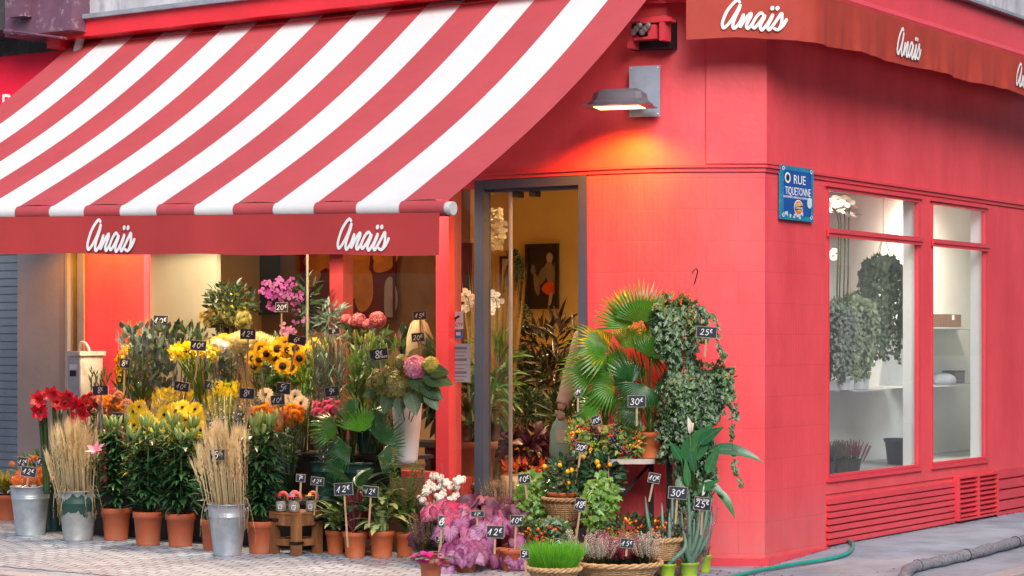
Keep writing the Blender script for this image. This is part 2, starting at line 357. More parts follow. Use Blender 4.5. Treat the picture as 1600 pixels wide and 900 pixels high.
HEART = [(0, -.16), (.16, -.36), (.36, -.36), (.50, -.16), (.52, .08), (.42, .32), (.24, .54), (0, .78), (-.24, .54), (-.42, .32), (-.52, .08), (-.50, -.16), (-.36, -.36), (-.16, -.36)]
def heart(mb, p, d, n, s, r=None):
    """broad puckered heart leaf; u runs from the middle outwards, v round the leaf, for the vein pattern"""
    d = V(d).normalized(); a = d.cross(V(n))
    if a.length < 0.05: a = perp(d)[0]
    a.normalize(); m = a.cross(d); p = V(p); k = len(HEART); vs = [p]; uv = [(0.5, 0.5)]; sk = R.uniform(.85, 1.15)
    for q, lift in ((.55, .05), (1.0, -.06)):
        for i, (x, y) in enumerate(HEART):
            x *= sk; w_ = (.05 if i % 2 else -.03) * q; vs.append(p + a * (x * s * q) + d * (y * s * q) + m * (s * (lift + w_ + abs(x) * .12 * q - .25 * max(0, y) ** 2 * q))); uv.append((0.5 + .5 * q, i / k))
    fs = [(0, 1 + i, 1 + (i + 1) % k) for i in range(k)] + [(1 + i, 1 + k + i, 1 + k + (i + 1) % k, 1 + (i + 1) % k) for i in range(k)]
    mb.add(vs, fs, uv, R.random() if r is None else r)
def fan(mb, c, d, n, rad_, spread=200, ns=26, r=None, cup=0.18):
    """pleated fan-palm blade: joined inner disc, free pointed tips"""
    c = V(c); d = V(d).normalized(); a = d.cross(V(n)).normalized(); m = a.cross(d).normalized(); r = R.random() if r is None else r
    vs = []; fs = []; uv = []
    def pt(an, q, lift): return c + (d * math.cos(an) + a * math.sin(an)) * q + m * lift
    sp = rad(spread); st = sp / ns
    for i in range(ns):
        a0 = -sp / 2 + i * st; am = a0 + st / 2; a1 = a0 + st; L = rad_ * (0.8 + 0.2 * math.cos(am * 0.8)) * R.uniform(0.92, 1.05); b = len(vs); pl = rad_ * 0.02
        i0 = rad_ * 0.06; mdl = rad_ * 0.55; dr = -rad_ * cup * R.uniform(0.5, 1.4)
        up = rad_ * 0.06
        vs += [pt(a0, i0, 0), pt(am, i0, 0), pt(a1, i0, 0), pt(a0, mdl, up - pl), pt(am, mdl, up + pl), pt(a1, mdl, up - pl), pt(am - st * 0.24, L * 0.8, up * 0.6 + dr * 0.4), pt(am + st * 0.24, L * 0.8, up * 0.6 + dr * 0.4), pt(am, L, dr)]
        uv += [(0.2, 0), (0.5, 0), (0.8, 0), (0.1, .55), (0.5, .55), (0.9, .55), (0.2, .8), (.8, .8), (.5, 1)]
        fs += [(b, b + 1, b + 4, b + 3), (b + 1, b + 2, b + 5, b + 4), (b + 3, b + 4, b + 6), (b + 4, b + 5, b + 7), (b + 4, b + 7, b + 8, b + 6)]
    mb.add(vs, fs, uv, r)
# ================================================================ SETTING
RED = (0.78, 0.072, 0.092)
m_red = WALLM('red_wall_paint_blocks', RED, True, off=-(2.268 - 11 * 0.2035))
m_redp = WALLM('red_wall_paint_plain', RED, False)
m_redt = M('red_trim_paint', (0.68, 0.058, 0.08), 0.35, var=0.08, vs=3, bump=0.15, bs=40, dirt=0.28, ds=9, dcol=(0.5, 0.12, 0.13))
m_fascia = M('red_fascia_paint', (0.75, 0.03, 0.045), 0.4, var=0.1, vs=2, bump=0.1, bs=30)
m_zinc = M('zinc_sheet', (0.34, 0.38, 0.44), 0.5, 0.3, var=0.25, vs=5, bump=0.3, bs=25)
m_frame = M('anthracite_frame_paint', (0.06, 0.075, 0.12), 0.35, var=0.08, vs=4)
m_dark = M('dark_recess', (0.02, 0.018, 0.02), 0.8)  # near-black for dark parts, and for shade put into the colour of hollows

def offpath(path, d):
    out = []
    for i, p in enumerate(path):
        p = V((p[0], p[1])); ns = []
        for a, b in ((i - 1, i), (i, i + 1)):
            if 0 <= a and b < len(path):
                e = V((path[b][0] - path[a][0], path[b][1] - path[a][1])); e.normalize(); ns.append(V((e.y, -e.x)))
        n = ns[0] if len(ns) == 1 else (ns[0] + ns[1]).normalized()
        k = 1.0 if len(ns) == 1 else 1 / max(0.5, n.dot(ns[0])); out.append(p + n * d * k)
    return out
def band(mb, path, d0, d1, z0, z1, u0=0.0):
    prism(mb, offpath(path, d1) + offpath(path, d0)[::-1], z0, z1, u0)
arc = []
c1 = V((0.866, 13.846)); p0 = V((DX, DY)); p2 = V((P0.x, P0.y))
for i in range(15):
    t = i / 14; arc.append(p0 * (1 - t) ** 2 + c1 * 2 * t * (1 - t) + p2 * t * t)
PATH = [A(4.62, 0, 0), A(2.0, 0, 0)] + [V((a.x, a.y, 0)) for a in arc] + [Q0, B(2.0, 0, 0), B(7.0, 0, 0)]
CURVE = [V((a.x, a.y, 0)) for a in arc] + [Q0, B(0.903, 0, 0)]

# ground: one sheet to the horizon, cobbled pavement sheet on top of it
def grid_sheet(name, x0, x1, y0, y1, n, m, z, mat, inside=None):
    mb = MB(); vs = []; uv = []; idx = {}
    for j in range(m + 1):
        for i in range(n + 1):
            x = x0 + (x1 - x0) * i / n; y = y0 + (y1 - y0) * j / m; vs.append(V((x, y, gz(x, y) + z))); uv.append((x, y))
    fs = []
    for j in range(m):
        for i in range(n):
            cx = x0 + (x1 - x0) * (i + .5) / n; cy = y0 + (y1 - y0) * (j + .5) / m
            if inside is None or inside(cx, cy): a = j * (n + 1) + i; fs.append((a, a + 1, a + n + 2, a + n + 1))
    mb.add(vs, fs, uv); o = mb.build(name, mat, org=V((0, 0, 0))); return struct(o)
m_asph = M('grey_asphalt', (0.29, 0.34, 0.42), 0.8, var=0.22, vs=1.6, bump=0.6, bs=160, dirt=0.40, ds=2.2, dcol=(0.20, 0.24, 0.30))
m_road = M('road_asphalt', (0.10, 0.105, 0.125), 0.8, var=0.15, vs=2, bump=0.5, bs=150)
def cobble_mat():
    m, nt, b = newmat('pale_fan_cobbles'); N = nt.nodes; L = nt.links
    tc = N.new('ShaderNodeTexCoord'); rt = N.new('ShaderNodeMapping'); rt.inputs['Rotation'].default_value = (0, 0, rad(12)); L.new(tc.outputs['UV'], rt.inputs[0])
    sp = N.new('ShaderNodeSeparateXYZ'); L.new(rt.outputs[0], sp.inputs[0])
    def mth(op, a, bb=None):
        n = N.new('ShaderNodeMath'); n.operation = op
        for i, x in enumerate((a, bb)):
            if x is None: continue
            if isinstance(x, (int, float)): n.inputs[i].default_value = x
            else: L.new(x, n.inputs[i])
        return n.outputs[0]
    s = mth('ABSOLUTE', mth('SINE', mth('MULTIPLY', sp.outputs[0], PI / 0.95)))
    y = mth('SUBTRACT', sp.outputs[1], mth('MULTIPLY', s, 0.22))
    cb = N.new('ShaderNodeCombineXYZ'); L.new(sp.outputs[0], cb.inputs[0]); L.new(y, cb.inputs[1])
    nz = N.new('ShaderNodeTexNoise'); nz.inputs['Scale'].default_value = 7; L.new(tc.outputs['UV'], nz.inputs['Vector'])
    va = N.new('ShaderNodeVectorMath'); va.operation = 'MULTIPLY_ADD'; va.inputs[1].default_value = (0.035, 0.035, 0); L.new(nz.outputs['Color'], va.inputs[0]); L.new(cb.outputs[0], va.inputs[2])
    br = N.new('ShaderNodeTexBrick'); br.inputs['Scale'].default_value = 1; br.inputs['Brick Width'].default_value = 0.115; br.inputs['Row Height'].default_value = 0.098
    br.inputs['Mortar Size'].default_value = 0.0065; br.inputs['Mortar Smooth'].default_value = 0.25; br.inputs['Bias'].default_value = 0
    br.inputs['Color1'].default_value = (0.335, 0.40, 0.495, 1); br.inputs['Color2'].default_value = (0.255, 0.305, 0.385, 1); br.inputs['Mortar'].default_value = (0.10, 0.10, 0.115, 1)
    L.new(va.outputs[0], br.inputs['Vector'])
    n2 = N.new('ShaderNodeTexNoise'); n2.inputs['Scale'].default_value = 2.2; n2.inputs['Detail'].default_value = 8; L.new(tc.outputs['UV'], n2.inputs['Vector'])
    hs = N.new('ShaderNodeHueSaturation'); L.new(br.outputs['Color'], hs.inputs['Color']); L.new(mth('ADD', mth('MULTIPLY', n2.outputs['Fac'], 0.9), 0.55), hs.inputs['Value'])
    L.new(hs.outputs[0], b.inputs['Base Color']); b.inputs['Roughness'].default_value = 0.55
    bp = N.new('ShaderNodeBump'); bp.invert = True; bp.inputs['Strength'].default_value = 0.9; bp.inputs['Distance'].default_value = 0.012; L.new(br.outputs['Fac'], bp.inputs['Height'])
    n3 = N.new('ShaderNodeTexNoise'); n3.inputs['Scale'].default_value = 90; L.new(tc.outputs['UV'], n3.inputs['Vector'])
    b2 = N.new('ShaderNodeBump'); b2.inputs['Strength'].default_value = 0.3; b2.inputs['Distance'].default_value = 0.004; L.new(n3.outputs['Fac'], b2.inputs['Height']); L.new(bp.outputs[0], b2.inputs['Normal'])
    L.new(b2.outputs[0], b.inputs['Normal']); return m
def dAB(x, y): p = V((x, y, 0)); return dA(p), dB(p)
far = MB(); far.add([V((-200, -200, -0.14)), V((200, -200, -0.14)), V((200, 250, -0.14)), V((-200, 250, -0.14))], [(0, 1, 2, 3)])
struct(far.build('road', m_road, org=V((0, 0, -0.14))))
grid_sheet('pavement', -12, 9, 8, 26, 210, 180, 0.0, m_asph, lambda x, y: dAB(x, y)[0] < 2.9 and dAB(x, y)[1] < 1.55)
def cobzone(x, y):
    a, b = dAB(x, y); q = PA(1300, 900, 0)
    return a < 2.72 and a > -0.02 and (b < 0.0 or (y < 13.75 - (x - 1.55) * 0.62)) and b < 1.3
grid_sheet('cobbled_pavement', -12, 4, 8, 22, 400, 350, 0.004, cobble_mat(), cobzone)
kb = MB(); fbox(kb, lambda a, d, z: A(a, d, z), -1.15, 12, 2.9, 3.06, -0.14, 0.008); struct(kb.build('kerb', M('granite_kerb', (0.36, 0.35, 0.38), 0.7, var=0.2, vs=20)))
kb = MB(); fbox(kb, B, -2.2, 14, 1.56, 1.72, -0.14, 0.0); struct(kb.build('kerb', M('granite_kerb', (0.4, 0.38, 0.4), 0.7)))

# ================================================================ FLOWER SHOP
shop = thing('flower_shop', 'red painted corner flower shop with large windows and an open doorway', 'building', A(2, 0, 0))
sWL = sA(225, 0); sWR = sA(743, 0); sDL = sA(743, 0)
HEAD = 2.508
def tri(name, mat, fn, parent=shop, label=None, smooth=False):
    mb = MB(); fn(mb); return mb.build(name, mat, parent, smooth, label=label)
tri('wall', m_redp, lambda m: fbox(m, A, 0.0, 4.62, -0.25, 0, HEAD, 3.95))
tri('wall', m_redp, lambda m: (fbox(m, A, sWL, 4.62, -0.07, 0, 0.0, HEAD), fbox(m, A, sWL - .02, 4.6, 0, 0.02, zA(100, 614, 0), zA(100, 607, 0))))
tri('wall', m_redp, lambda m: fbox(m, A, sA(705, 0), sWL, -0.25, 0, 0.0, 0.46))
def cw(m): prism(m, [(p.x, p.y) for p in CURVE] + [(p.x, p.y) for p in offpath(CURVE, -0.25)[::-1]], -0.12, 2.5)
tri('corner_wall', m_red, cw)
CURVU = [V((a.x, a.y, 0)) for a in arc] + [Q0, B(7, 0, 0)]
tri('upper_wall', m_redp, lambda m: prism(m, [(p.x, p.y) for p in CURVU] + [(p.x, p.y) for p in offpath(CURVU, -0.25)[::-1]], 2.502, 3.95))
# slightly proud upper pier on the facet
tri('pier', m_redp, lambda m: band(m, [P0, Q0, B(0.45, 0, 0)], 0.0, 0.018, 2.56, 3.95))
tri('string_course', m_redt, lambda m: (band(m, PATH[1:-1] + [B(6.8, 0, 0)], 0.002, 0.022, 2.535, 2.552), band(m, PATH[1:-1] + [B(6.8, 0, 0)], 0.002, 0.010, 2.508, 2.535)))
tri('plinth', m_redt, lambda m: band(m, CURVE[3:-1] + [B(0.9, 0, 0)], 0.002, 0.035, -0.12, 0.0))
# facade B
tW = [(0.93, 2.50), (2.735, 3.83)]; WZ0, WZ1 = 0.472, 2.465
def bw(m):
    fbox(m, B, 0.9035, 7, -0.03, -0.012, -0.12, 0.36); fbox(m, B, 0.9035, 7, -0.03, 0, 0.36, WZ0)
    fbox(m, B, 0.9035, tW[0][0], -0.03, 0, WZ0, 2.5); fbox(m, B, tW[0][1], tW[1][0], -0.03, 0, WZ0, 2.5); fbox(m, B, tW[1][1], 7, -0.03, 0, WZ0, 2.5)
    for a, b in tW: fbox(m, B, a, b, -0.03, 0, WZ1, 2.5)
tri('side_wall', m_redp, bw)
g_win = GLASS('window_glass_side', 0.6, (0.95, 0.97, 0.98), 0.0, base=0.04, haze=0.035)
for a, b in tW:
    fr = MB(); e = 0.022
    for (x0, x1, z0, z1) in ((a, a + e, WZ0, WZ1), (b - e, b, WZ0, WZ1), (a + e, b - e, WZ1 - e, WZ1), (a + e, b - e, WZ0, WZ0 + 0.02), (a + e, b - e, 2.135, 2.175)):
        fbox(fr, B, x0, x1, -0.028, 0.006, z0 + .001, z1 - .001)
    win = fr.build('window', m_redt, shop)
    tri('sill', m_redt, lambda m: fbox(m, B, a - 0.02, b + 0.02, 0.002, 0.02, WZ0 - 0.03, WZ0 - 0.002), win)
    tri('transom', m_redt, lambda m: (fbox(m, B, a - .02, b + .02, 0.008, 0.032, 2.15, 2.182), fbox(m, B, a - .02, b + .02, 0.008, 0.022, 2.125, 2.15)), win)
    tri('pane', g_win, lambda m: fbox(m, B, a + e, b - e, -0.016, -0.011, WZ0 + 0.02, 2.135), win)
    tri('pane', g_win, lambda m: fbox(m, B, a + e, b - e, -0.016, -0.011, 2.175, WZ1 - e), win)
    tri('moulding', m_redt, lambda m: (fbox(m, B, a - .04, b + .04, 0.002, 0.02, WZ1 + .002, WZ1 + 0.028), fbox(m, B, b + 0.003, b + 0.014, 0.002, 0.008, WZ0, WZ1)), win)
for k in range(7):
    z = 0.325 - k * 0.047
    tri('louvre_board', m_redt, lambda m: fbox(m, B, 0.93 + R.uniform(0, .02), 3.16, -0.012 + .002, 0.016, z - 0.034 + R.uniform(-.003, .003), z))
tri('louvre_board', m_redt, lambda m: [fbox(m, B, 4.02, 6.9, -0.01, 0.014 + .002 * k, 0.37 - k * 0.085 - 0.07, 0.37 - k * 0.085) for k in range(5)])
vent = tri('vent_grille', m_redt, lambda m: [fbox(m, B, a, b, -0.01, 0.045, z0, z1) for a, b, z0, z1 in ((3.17, 3.19, 0.02, 0.36), (3.98, 4.0, 0.02, 0.36), (3.19, 3.98, 0.345, 0.36), (3.19, 3.98, 0.02, 0.035), (3.565, 3.595, 0.035, 0.345))])
for k in range(8):
    z = 0.325 - k * 0.038
    for a, b in ((3.19, 3.565), (3.595, 3.98)):
        tri('slat', m_redt, lambda m: box(m, B((a + b) / 2, 0.018, z), VB * ((b - a) / 2), (NB * 0.02 + V((0, 0, -0.012))), V((0, 0, 0.0035)) + NB * 0.002), vent)
# top: fascia, zinc flashing, stone
STONE = M('pale_limewashed_stone', (0.50, 0.50, 0.54), 0.75, var=0.2, vs=3, bump=1.0, bs=14, dirt=0.4, ds=5, dcol=(0.30, 0.31, 0.36), stretch=(1, 1, 0.35))
tri('fascia', m_fascia, lambda m: fbox(m, A, -0.02, 4.62, 0.002, 0.30, 3.735, 3.86))
tri('fascia', m_fascia, lambda m: fbox(m, A, 4.622, 4.76, 0.002, 0.27, 3.68, 3.86))
tri('flashing', m_zinc, lambda m: fbox(m, A, -0.3, 4.80, 0.002, 0.34, 3.862, 3.895))
tri('stone_front', STONE, lambda m: fbox(m, A, -0.3, 4.78, -0.3, 0.26, 3.897, 6.6))
tri('fascia', m_redt, lambda m: band(m, [V((1.0, 13.62, 0)), V((1.86, 13.62, 0)), V((1.86, 13.62, 0)) + VB * 6], -0.3, 0.0, 3.70, 3.93))
tri('fascia', m_redp, lambda m: band(m, [V((1.0, 13.62, 0)), V((1.80, 13.62, 0)), V((1.80, 13.62, 0)) + VB * 6], -0.18, -0.02, 3.60, 3.70))
tri('flashing', m_zinc, lambda m: band(m, [V((1.0, 13.58, 0)), V((1.9, 13.58, 0)), V((1.9, 13.58, 0)) + VB * 6], -0.3, 0.0, 3.932, 3.955))
tri('stone_front', STONE, lambda m: band(m, [V((0.6, 13.70, 0)), V((1.84, 13.70, 0)), V((1.84, 13.70, 0)) + VB * 6], -0.9, 0.0, 3.957, 6.6))
# capital moulding beside the awning's dark bracket box
tri('capital', m_redt, lambda m: (band(m, CURVE[6:-1], 0.002, 0.05, 3.60, 3.63), band(m, CURVE[6:-1], 0.002, 0.075, 3.632, 3.66), band(m, CURVE[6:-1], 0.002, 0.05, 3.662, 3.685)))
# shop window and door
g_front = GLASS('window_glass_front', 0.6, (0.98, 0.98, 0.97), 0.0, base=0.035)
sP1, sP2 = sA(705, 0), sA(685, 0)
wn = tri('shop_window', m_redt, lambda m: (fbox(m, A, sP2, sWL, -0.12, -0.0, 0.462, 0.50), fbox(m, A, sWR, sP1, -0.12, 0.0, 0.0, 0.075), fbox(m, A, sP1, sP2, -0.12, 0.03, 0.002, HEAD - .003), fbox(m, A, sWR, sWL, -0.12, -0.0, HEAD - 0.05, HEAD - 0.002)))
sG = sA(472, 0)
for a, b in ((sWR + .002, sP1 - .002), (sP2 + .002, sG - .004), (sG + .004, sWL - .002)):
    tri('pane', g_front, lambda m: fbox(m, A, a, b, -0.064, -0.055, 0.502 if a > sP1 else 0.077, HEAD - 0.052), wn)
tri('glazing_joint', M('brushed_steel', (0.5, 0.5, 0.52), 0.35, 0.8), lambda m: fbox(m, A, sG - .003, sG + .003, -0.07, -0.05, 0.502, HEAD - .052), wn)
dr = tri('door_frame', m_frame, lambda m: (fbox(m, A, sA(757, 0), sDL, -0.075, 0.012, 0.002, HEAD - 0.002), fbox(m, A, 0.003, sA(905, 0), -0.16, 0.012, 0.06, HEAD - .002), fbox(m, A, sA(905, 0), sA(757, 0), -0.08, 0.010, HEAD - 0.065, HEAD - 0.004)))
tri('inner_frame', m_frame, lambda m: (fbox(m, A, sA(905, 0) + .001, sA(901, 0), -0.13, -0.03, 0.08, HEAD - .066), fbox(m, A, sA(905, 0), sA(757, 0), -0.13, -0.03, HEAD - .085, HEAD - 0.066)), dr)
tri('pane', g_front, lambda m: fbox(m, A, sA(789, 0), sA(757, 0), -0.062, -0.052, 0.08, HEAD - .086), dr)
tri('glass_edge', M('brushed_steel', (0.5, 0.5, 0.52), 0.3, 0.8), lambda m: fbox(m, A, sA(792, 0), sA(789, 0), -0.07, -0.045, 0.08, HEAD - .086), dr)
for px in (802, 828): tri('hinge', m_dark, lambda m: fbox(m, A, sA(px + 4, 0), sA(px - 4, 0), -0.1, -0.02, HEAD - .125, HEAD - .087), dr)
tri('threshold', M('dark_step', (0.12, 0.11, 0.11), 0.6), lambda m: fbox(m, A, 0.0, sDL, -0.3, 0.0, 0.0, 0.055))
# room
m_ochre = M('ochre_plaster', (0.70, 0.50, 0.19), 0.8, var=0.12, vs=1.5, bump=0.1)
m_cream = M('cream_panel', (0.62, 0.60, 0.44), 0.7, var=0.08, vs=1.0)
m_white = M('white_niche_paint', (0.74, 0.79, 0.80), 0.75, var=0.10, vs=1.2)
tri('interior_wall', m_ochre, lambda m: (fbox(m, A, -0.22, 4.5, -4.6, -4.4, 0, 2.9), fbox(m, A, 4.45, 4.6, -4.4, -0.26, 0, 2.9)))
sB1, sB2 = sA(735, -1.9), sA(225, -1.9)
tri('interior_wall', M('brown_plaster', (0.30, 0.17, 0.085), 0.8), lambda m: fbox(m, A, sB1, 4.44, -2.0, -1.9, 0.06, 2.78))
tri('interior_wall', m_cream, lambda m: fbox(m, A, sA(338, -0.45), sA(215, -0.45) + .1, -0.5, -0.45, 0.06, 2.78))
tri('interior_column', M('dark_red_column', (.30, .02, .025), .5), lambda m: fbox(m, A, sA(536, -0.6), sA(515, -0.6), -0.72, -0.6, 0.06, 2.78))
tri('niche_wall', m_white, lambda m: (fbox(m, B, 0.93, 5.79, -0.13, -0.032, 0.0, WZ0 - .03), fbox(m, B, tW[0][1] + .002, tW[1][0] - .002, -0.13, -0.032, WZ0, 2.78), fbox(m, B, tW[1][1] + .002, 5.79, -0.13, -0.032, WZ0, 2.78), fbox(m, B, 0.25, 5.8, -0.85, -0.8, 0.0, 2.78), fbox(m, B, 5.8, 5.9, -0.85, -0.11, 0, 2.78)))
def plan(m, z0, z1):
    P = [A(4.6, -0.02, 0), A(4.6, -4.6, 0), A(-0.25, -4.6, 0), B(5.9, -0.85, 0), B(5.9, -0.06, 0), B(0, -0.06, 0), V((P0.x, P0.y + .06, 0)), A(0, -.06, 0)]
    prism(m, [(p.x, p.y) for p in P[::-1]], z0, z1)
tri('ceiling', M('ceiling_paint', (0.6, 0.5, 0.3), 0.8), lambda m: plan(m, 2.782, 2.86))
tri('shop_floor', M('shop_floor_tiles', (0.2, 0.15, 0.11), 0.5), lambda m: plan(m, 0.001, 0.055))
tri('display_bench', M('bench_paint', (0.45, 0.46, 0.46), 0.6), lambda m: (fbox(m, B, 0.93, 5.7, -0.79, -0.135, 0.40, 0.455)))
# shelves
m_shelf = M('white_shelf', (0.6, 0.62, 0.64), 0.5)
def shelf(px0, px1, py, dd, label):
    p0 = PB(px0, py, -0.5); p1 = PB(px1, py, -0.7); z = p0.z
    mb = MB(); t0 = (p0 - B(0, -0.5, 0)).dot(VB); t1 = (p1 - B(0, -0.7, 0)).dot(VB)
    poly = []
    for i in range(12):
        an = PI * i / 11; tt = (t0 + t1) / 2 + (t1 - t0) / 2 * math.cos(an); q = B(tt, -0.798 + dd * math.sin(an) ** 0.6, 0); poly.append((q.x, q.y))
    prism(mb, poly, z - 0.012, z); o = mb.build('wall_shelf', m_shelf); tag(o, label, 'shelf'); return z, t0, t1
SH1 = shelf(1250, 1398, 611, 0.5, 'long rounded white shelf below the hanging ivy in the wide side window')
SH2 = shelf(1440, 1512, 511, 0.42, 'upper small white shelf under the bark box in the narrow side window')
SH3 = shelf(1440, 1512, 603, 0.42, 'lower small white shelf under the white bowl in the narrow side window')

# lamps inside the shop
def ceil_lamp(s, d, e, label, col=(1, 0.62, 0.28)):
    t = thing('ceiling_light', label, 'light', A(s, d, 2.78), 'recessed ceiling lights')
    mb = MB(); lathe(mb, A(s, d, 2.772), [(0.075, 0), (0.075, 0.009), (0.05, 0.009), (0.05, 0)], 20); mb.build('rim', M('white_enamel', (0.8, 0.8, 0.78), 0.3), t)
    mb = MB(); disc(mb, A(s, d, 2.776), 0.05, 16, (0, 0, -1)); mb.build('lens', EM('warm_lens', (1, 0.75, 0.4), 9), t)
    l = bpy.data.lights.new('lamp_light', 'SPOT'); l.energy = e; l.color = col; l.spot_size = rad(150); l.spot_blend = 1; l.shadow_soft_size = 0.06
    o = bpy.data.objects.new('lamp_light', l); COL.objects.link(o); o.parent = t; o.location = (0, 0, -0.03)
for i, (s, d, e) in enumerate(((0.35, -1.6, 90), (0.75, -3.6, 650), (2.2, -0.95, 14), (3.3, -1.2, 12), (1.3, -1.3, 40), (0.05, -2.6, 110))):
    ceil_lamp(s, d, e, 'recessed warm ceiling light inside the shop, ' + ['above the doorway aisle', 'nearest the framed dancer picture', 'above the orange figure poster', 'above the portrait painting', 'between window post and doorway', 'at the deep right of the room'][i])
def ceil_b(t_, d, e, label):
    t = thing('ceiling_light', label, 'light', B(t_, d, 2.78), 'recessed ceiling lights'); mb = MB(); lathe(mb, B(t_, d, 2.772), [(0.06, 0), (0.06, 0.009), (0.04, 0.009), (0.04, 0)], 20); mb.build('rim', M('white_enamel', (0.8, 0.8, 0.78), 0.3), t)
    mb = MB(); disc(mb, B(t_, d, 2.776), 0.04, 16, (0, 0, -1)); mb.build('lens', EM('warm_lens', (1, 0.75, 0.4), 9), t)
    l = bpy.data.lights.new('lamp_light', 'SPOT'); l.energy = e; l.color = (1, 0.84, 0.62); l.spot_size = rad(150); l.spot_blend = 1; l.shadow_soft_size = 0.05
    o = bpy.data.objects.new('lamp_light', l); COL.objects.link(o); o.parent = t; o.location = (0, 0, -0.03)
ceil_b(1.70, -0.36, 70, 'recessed warm light above the white orchids in the side window')
ceil_b(4.2, -0.40, 170, 'added unseen warm light above the shelves in the narrow side window')  # extra lamp added to brighten the back wall of this window

# ================================================================ STRIPED AWNING
aw = thing('striped_awning', 'large red and white striped awning rolled out over the flower stall', 'awning', A(2, 0.1, 3.7))
def stripe_mat():
    m, nt, b = newmat('striped_canvas'); N = nt.nodes; L = nt.links; tc = N.new('ShaderNodeTexCoord'); sp = N.new('ShaderNodeSeparateXYZ'); L.new(tc.outputs['UV'], sp.inputs[0])
    a = N.new('ShaderNodeMath'); a.operation = 'MODULO'; L.new(sp.outputs[0], a.inputs[0]); a.inputs[1].default_value = 2.0
    g = N.new('ShaderNodeMath'); g.operation = 'GREATER_THAN'; L.new(a.outputs[0], g.inputs[0]); g.inputs[1].default_value = 1.0
    n = N.new('ShaderNodeTexNoise'); n.inputs['Scale'].default_value = 1.2; n.inputs['Detail'].default_value = 8; n.inputs['Roughness'].default_value = 0.7; L.new(tc.outputs['Object'], n.inputs['Vector'])
    mx = N.new('ShaderNodeMix'); mx.data_type = 'RGBA'; mx.inputs['A'].default_value = (0.52, 0.085, 0.10, 1); mx.inputs['B'].default_value = (0.78, 0.79, 0.81, 1); L.new(g.outputs[0], mx.inputs['Factor'])
    hs = N.new('ShaderNodeHueSaturation'); L.new(mx.outputs['Result'], hs.inputs['Color'])
    r = N.new('ShaderNodeMapRange'); r.inputs[1].default_value = 0.3; r.inputs[2].default_value = 0.7; r.inputs[3].default_value = 0.84; r.inputs[4].default_value = 1.03; L.new(n.outputs['Fac'], r.inputs[0]); L.new(r.outputs[0], hs.inputs['Value'])
    L.new(hs.outputs[0], b.inputs['Base Color']); b.inputs['Roughness'].default_value = 0.85; b.inputs['Specular IOR Level'].default_value = 0.2
    fr = N.new('ShaderNodeMath'); fr.operation = 'FRACT'; L.new(sp.outputs[0], fr.inputs[0]); pp_ = N.new('ShaderNodeMath'); pp_.operation = 'PINGPONG'; pp_.inputs[1].default_value = 0.5; L.new(sp.outputs[0], pp_.inputs[0]); sm_ = N.new('ShaderNodeMath'); sm_.operation = 'LESS_THAN'; sm_.inputs[1].default_value = 0.012; L.new(pp_.outputs[0], sm_.inputs[0]); dk_ = N.new('ShaderNodeMix'); dk_.data_type = 'RGBA'; dk_.inputs['B'].default_value = (.35, .12, .13, 1); ml_ = N.new('ShaderNodeMath'); ml_.operation = 'MULTIPLY'; ml_.inputs[1].default_value = .45; L.new(sm_.outputs[0], ml_.inputs[0]); L.new(ml_.outputs[0], dk_.inputs['Factor']); L.new(hs.outputs[0], dk_.inputs['A']); L.new(dk_.outputs['Result'], b.inputs['Base Color'])
    w_ = N.new('ShaderNodeTexNoise'); w_.inputs['Scale'].default_value = 3.5; w_.inputs['Detail'].default_value = 3; L.new(tc.outputs['Object'], w_.inputs['Vector'])
    bp = N.new('ShaderNodeBump'); bp.inputs['Strength'].default_value = 0.45; bp.inputs['Distance'].default_value = 0.03; L.new(w_.outputs['Fac'], bp.inputs['Height']); L.new(bp.outputs[0], b.inputs['Normal'])
    translucent(nt, b, hs.outputs[0], 0.12); return m
m_str = stripe_mat()
NS = 17; S0, S1 = -0.59, 4.62
def awp(i, t):
    """i = stripe coordinate from the right end, t = 0 wall .. 1 bar"""
    s = S0 + (S1 - S0) * i / NS; f = (s - S0) / (S1 - S0)
    top = A(s - 0.05 * (1 - f), 0.06, 3.77); bot = A(s, 2.40, 2.185 + 0.135 * f)
    p = top.lerp(bot, t); sag = -0.075 * math.sin(PI * t) ** 1.0
    rip = 0.006 * math.sin(i * 2 * PI * 0.5) * t
    return p + V((0, 0, sag + rip)) + NA * (-0.03 * math.sin(PI * t))
mb = MB(); nu, nv = NS * 4, 18; vs = []; uv = []
for j in range(nv + 1):
    for i in range(nu + 1): vs.append(awp(i / 4, j / nv)); uv.append((i / 4, j / nv))
mb.add(vs, [(j * (nu + 1) + i, j * (nu + 1) + i + 1, (j + 1) * (nu + 1) + i + 1, (j + 1) * (nu + 1) + i) for j in range(nv) for i in range(nu)], uv)
mb.build('canvas', m_str, aw, True)
# canvas wrapped round the front bar
mb = MB(); vs = []; uv = []
for i in range(nu + 1):
    s = S0 + (S1 - S0) * i / nu; f = i / nu; c = A(s, 2.40, 2.140 + 0.135 * f)
    for k in range(15):
        an = rad(100 - k * 20); vs.append(c + NA * (0.045 * math.cos(an)) + V((0, 0, 0.045 * math.sin(an)))); uv.append((i / 4, k))
mb.add(vs, [(i * 15 + k, i * 15 + k + 1, (i + 1) * 15 + k + 1, (i + 1) * 15 + k) for i in range(nu) for k in range(14)], uv)
mb.build('bar_canvas', m_str, aw, True)
m_bar = M('white_bar_enamel', (0.7, 0.72, 0.74), 0.3, 0.1)
mb = MB(); tube(mb, [A(S0 - 0.02, 2.40, 2.139), A(S1 + .06, 2.40, 2.277)], 0.036, 20); mb.build('front_bar', m_bar, aw, False)
mb = MB(); tube(mb, [A(S0 - 0.035, 2.40, 2.139), A(S0 - 0.005, 2.40, 2.1395)], 0.038, 24); mb.build('end_cap', m_bar, aw, False)
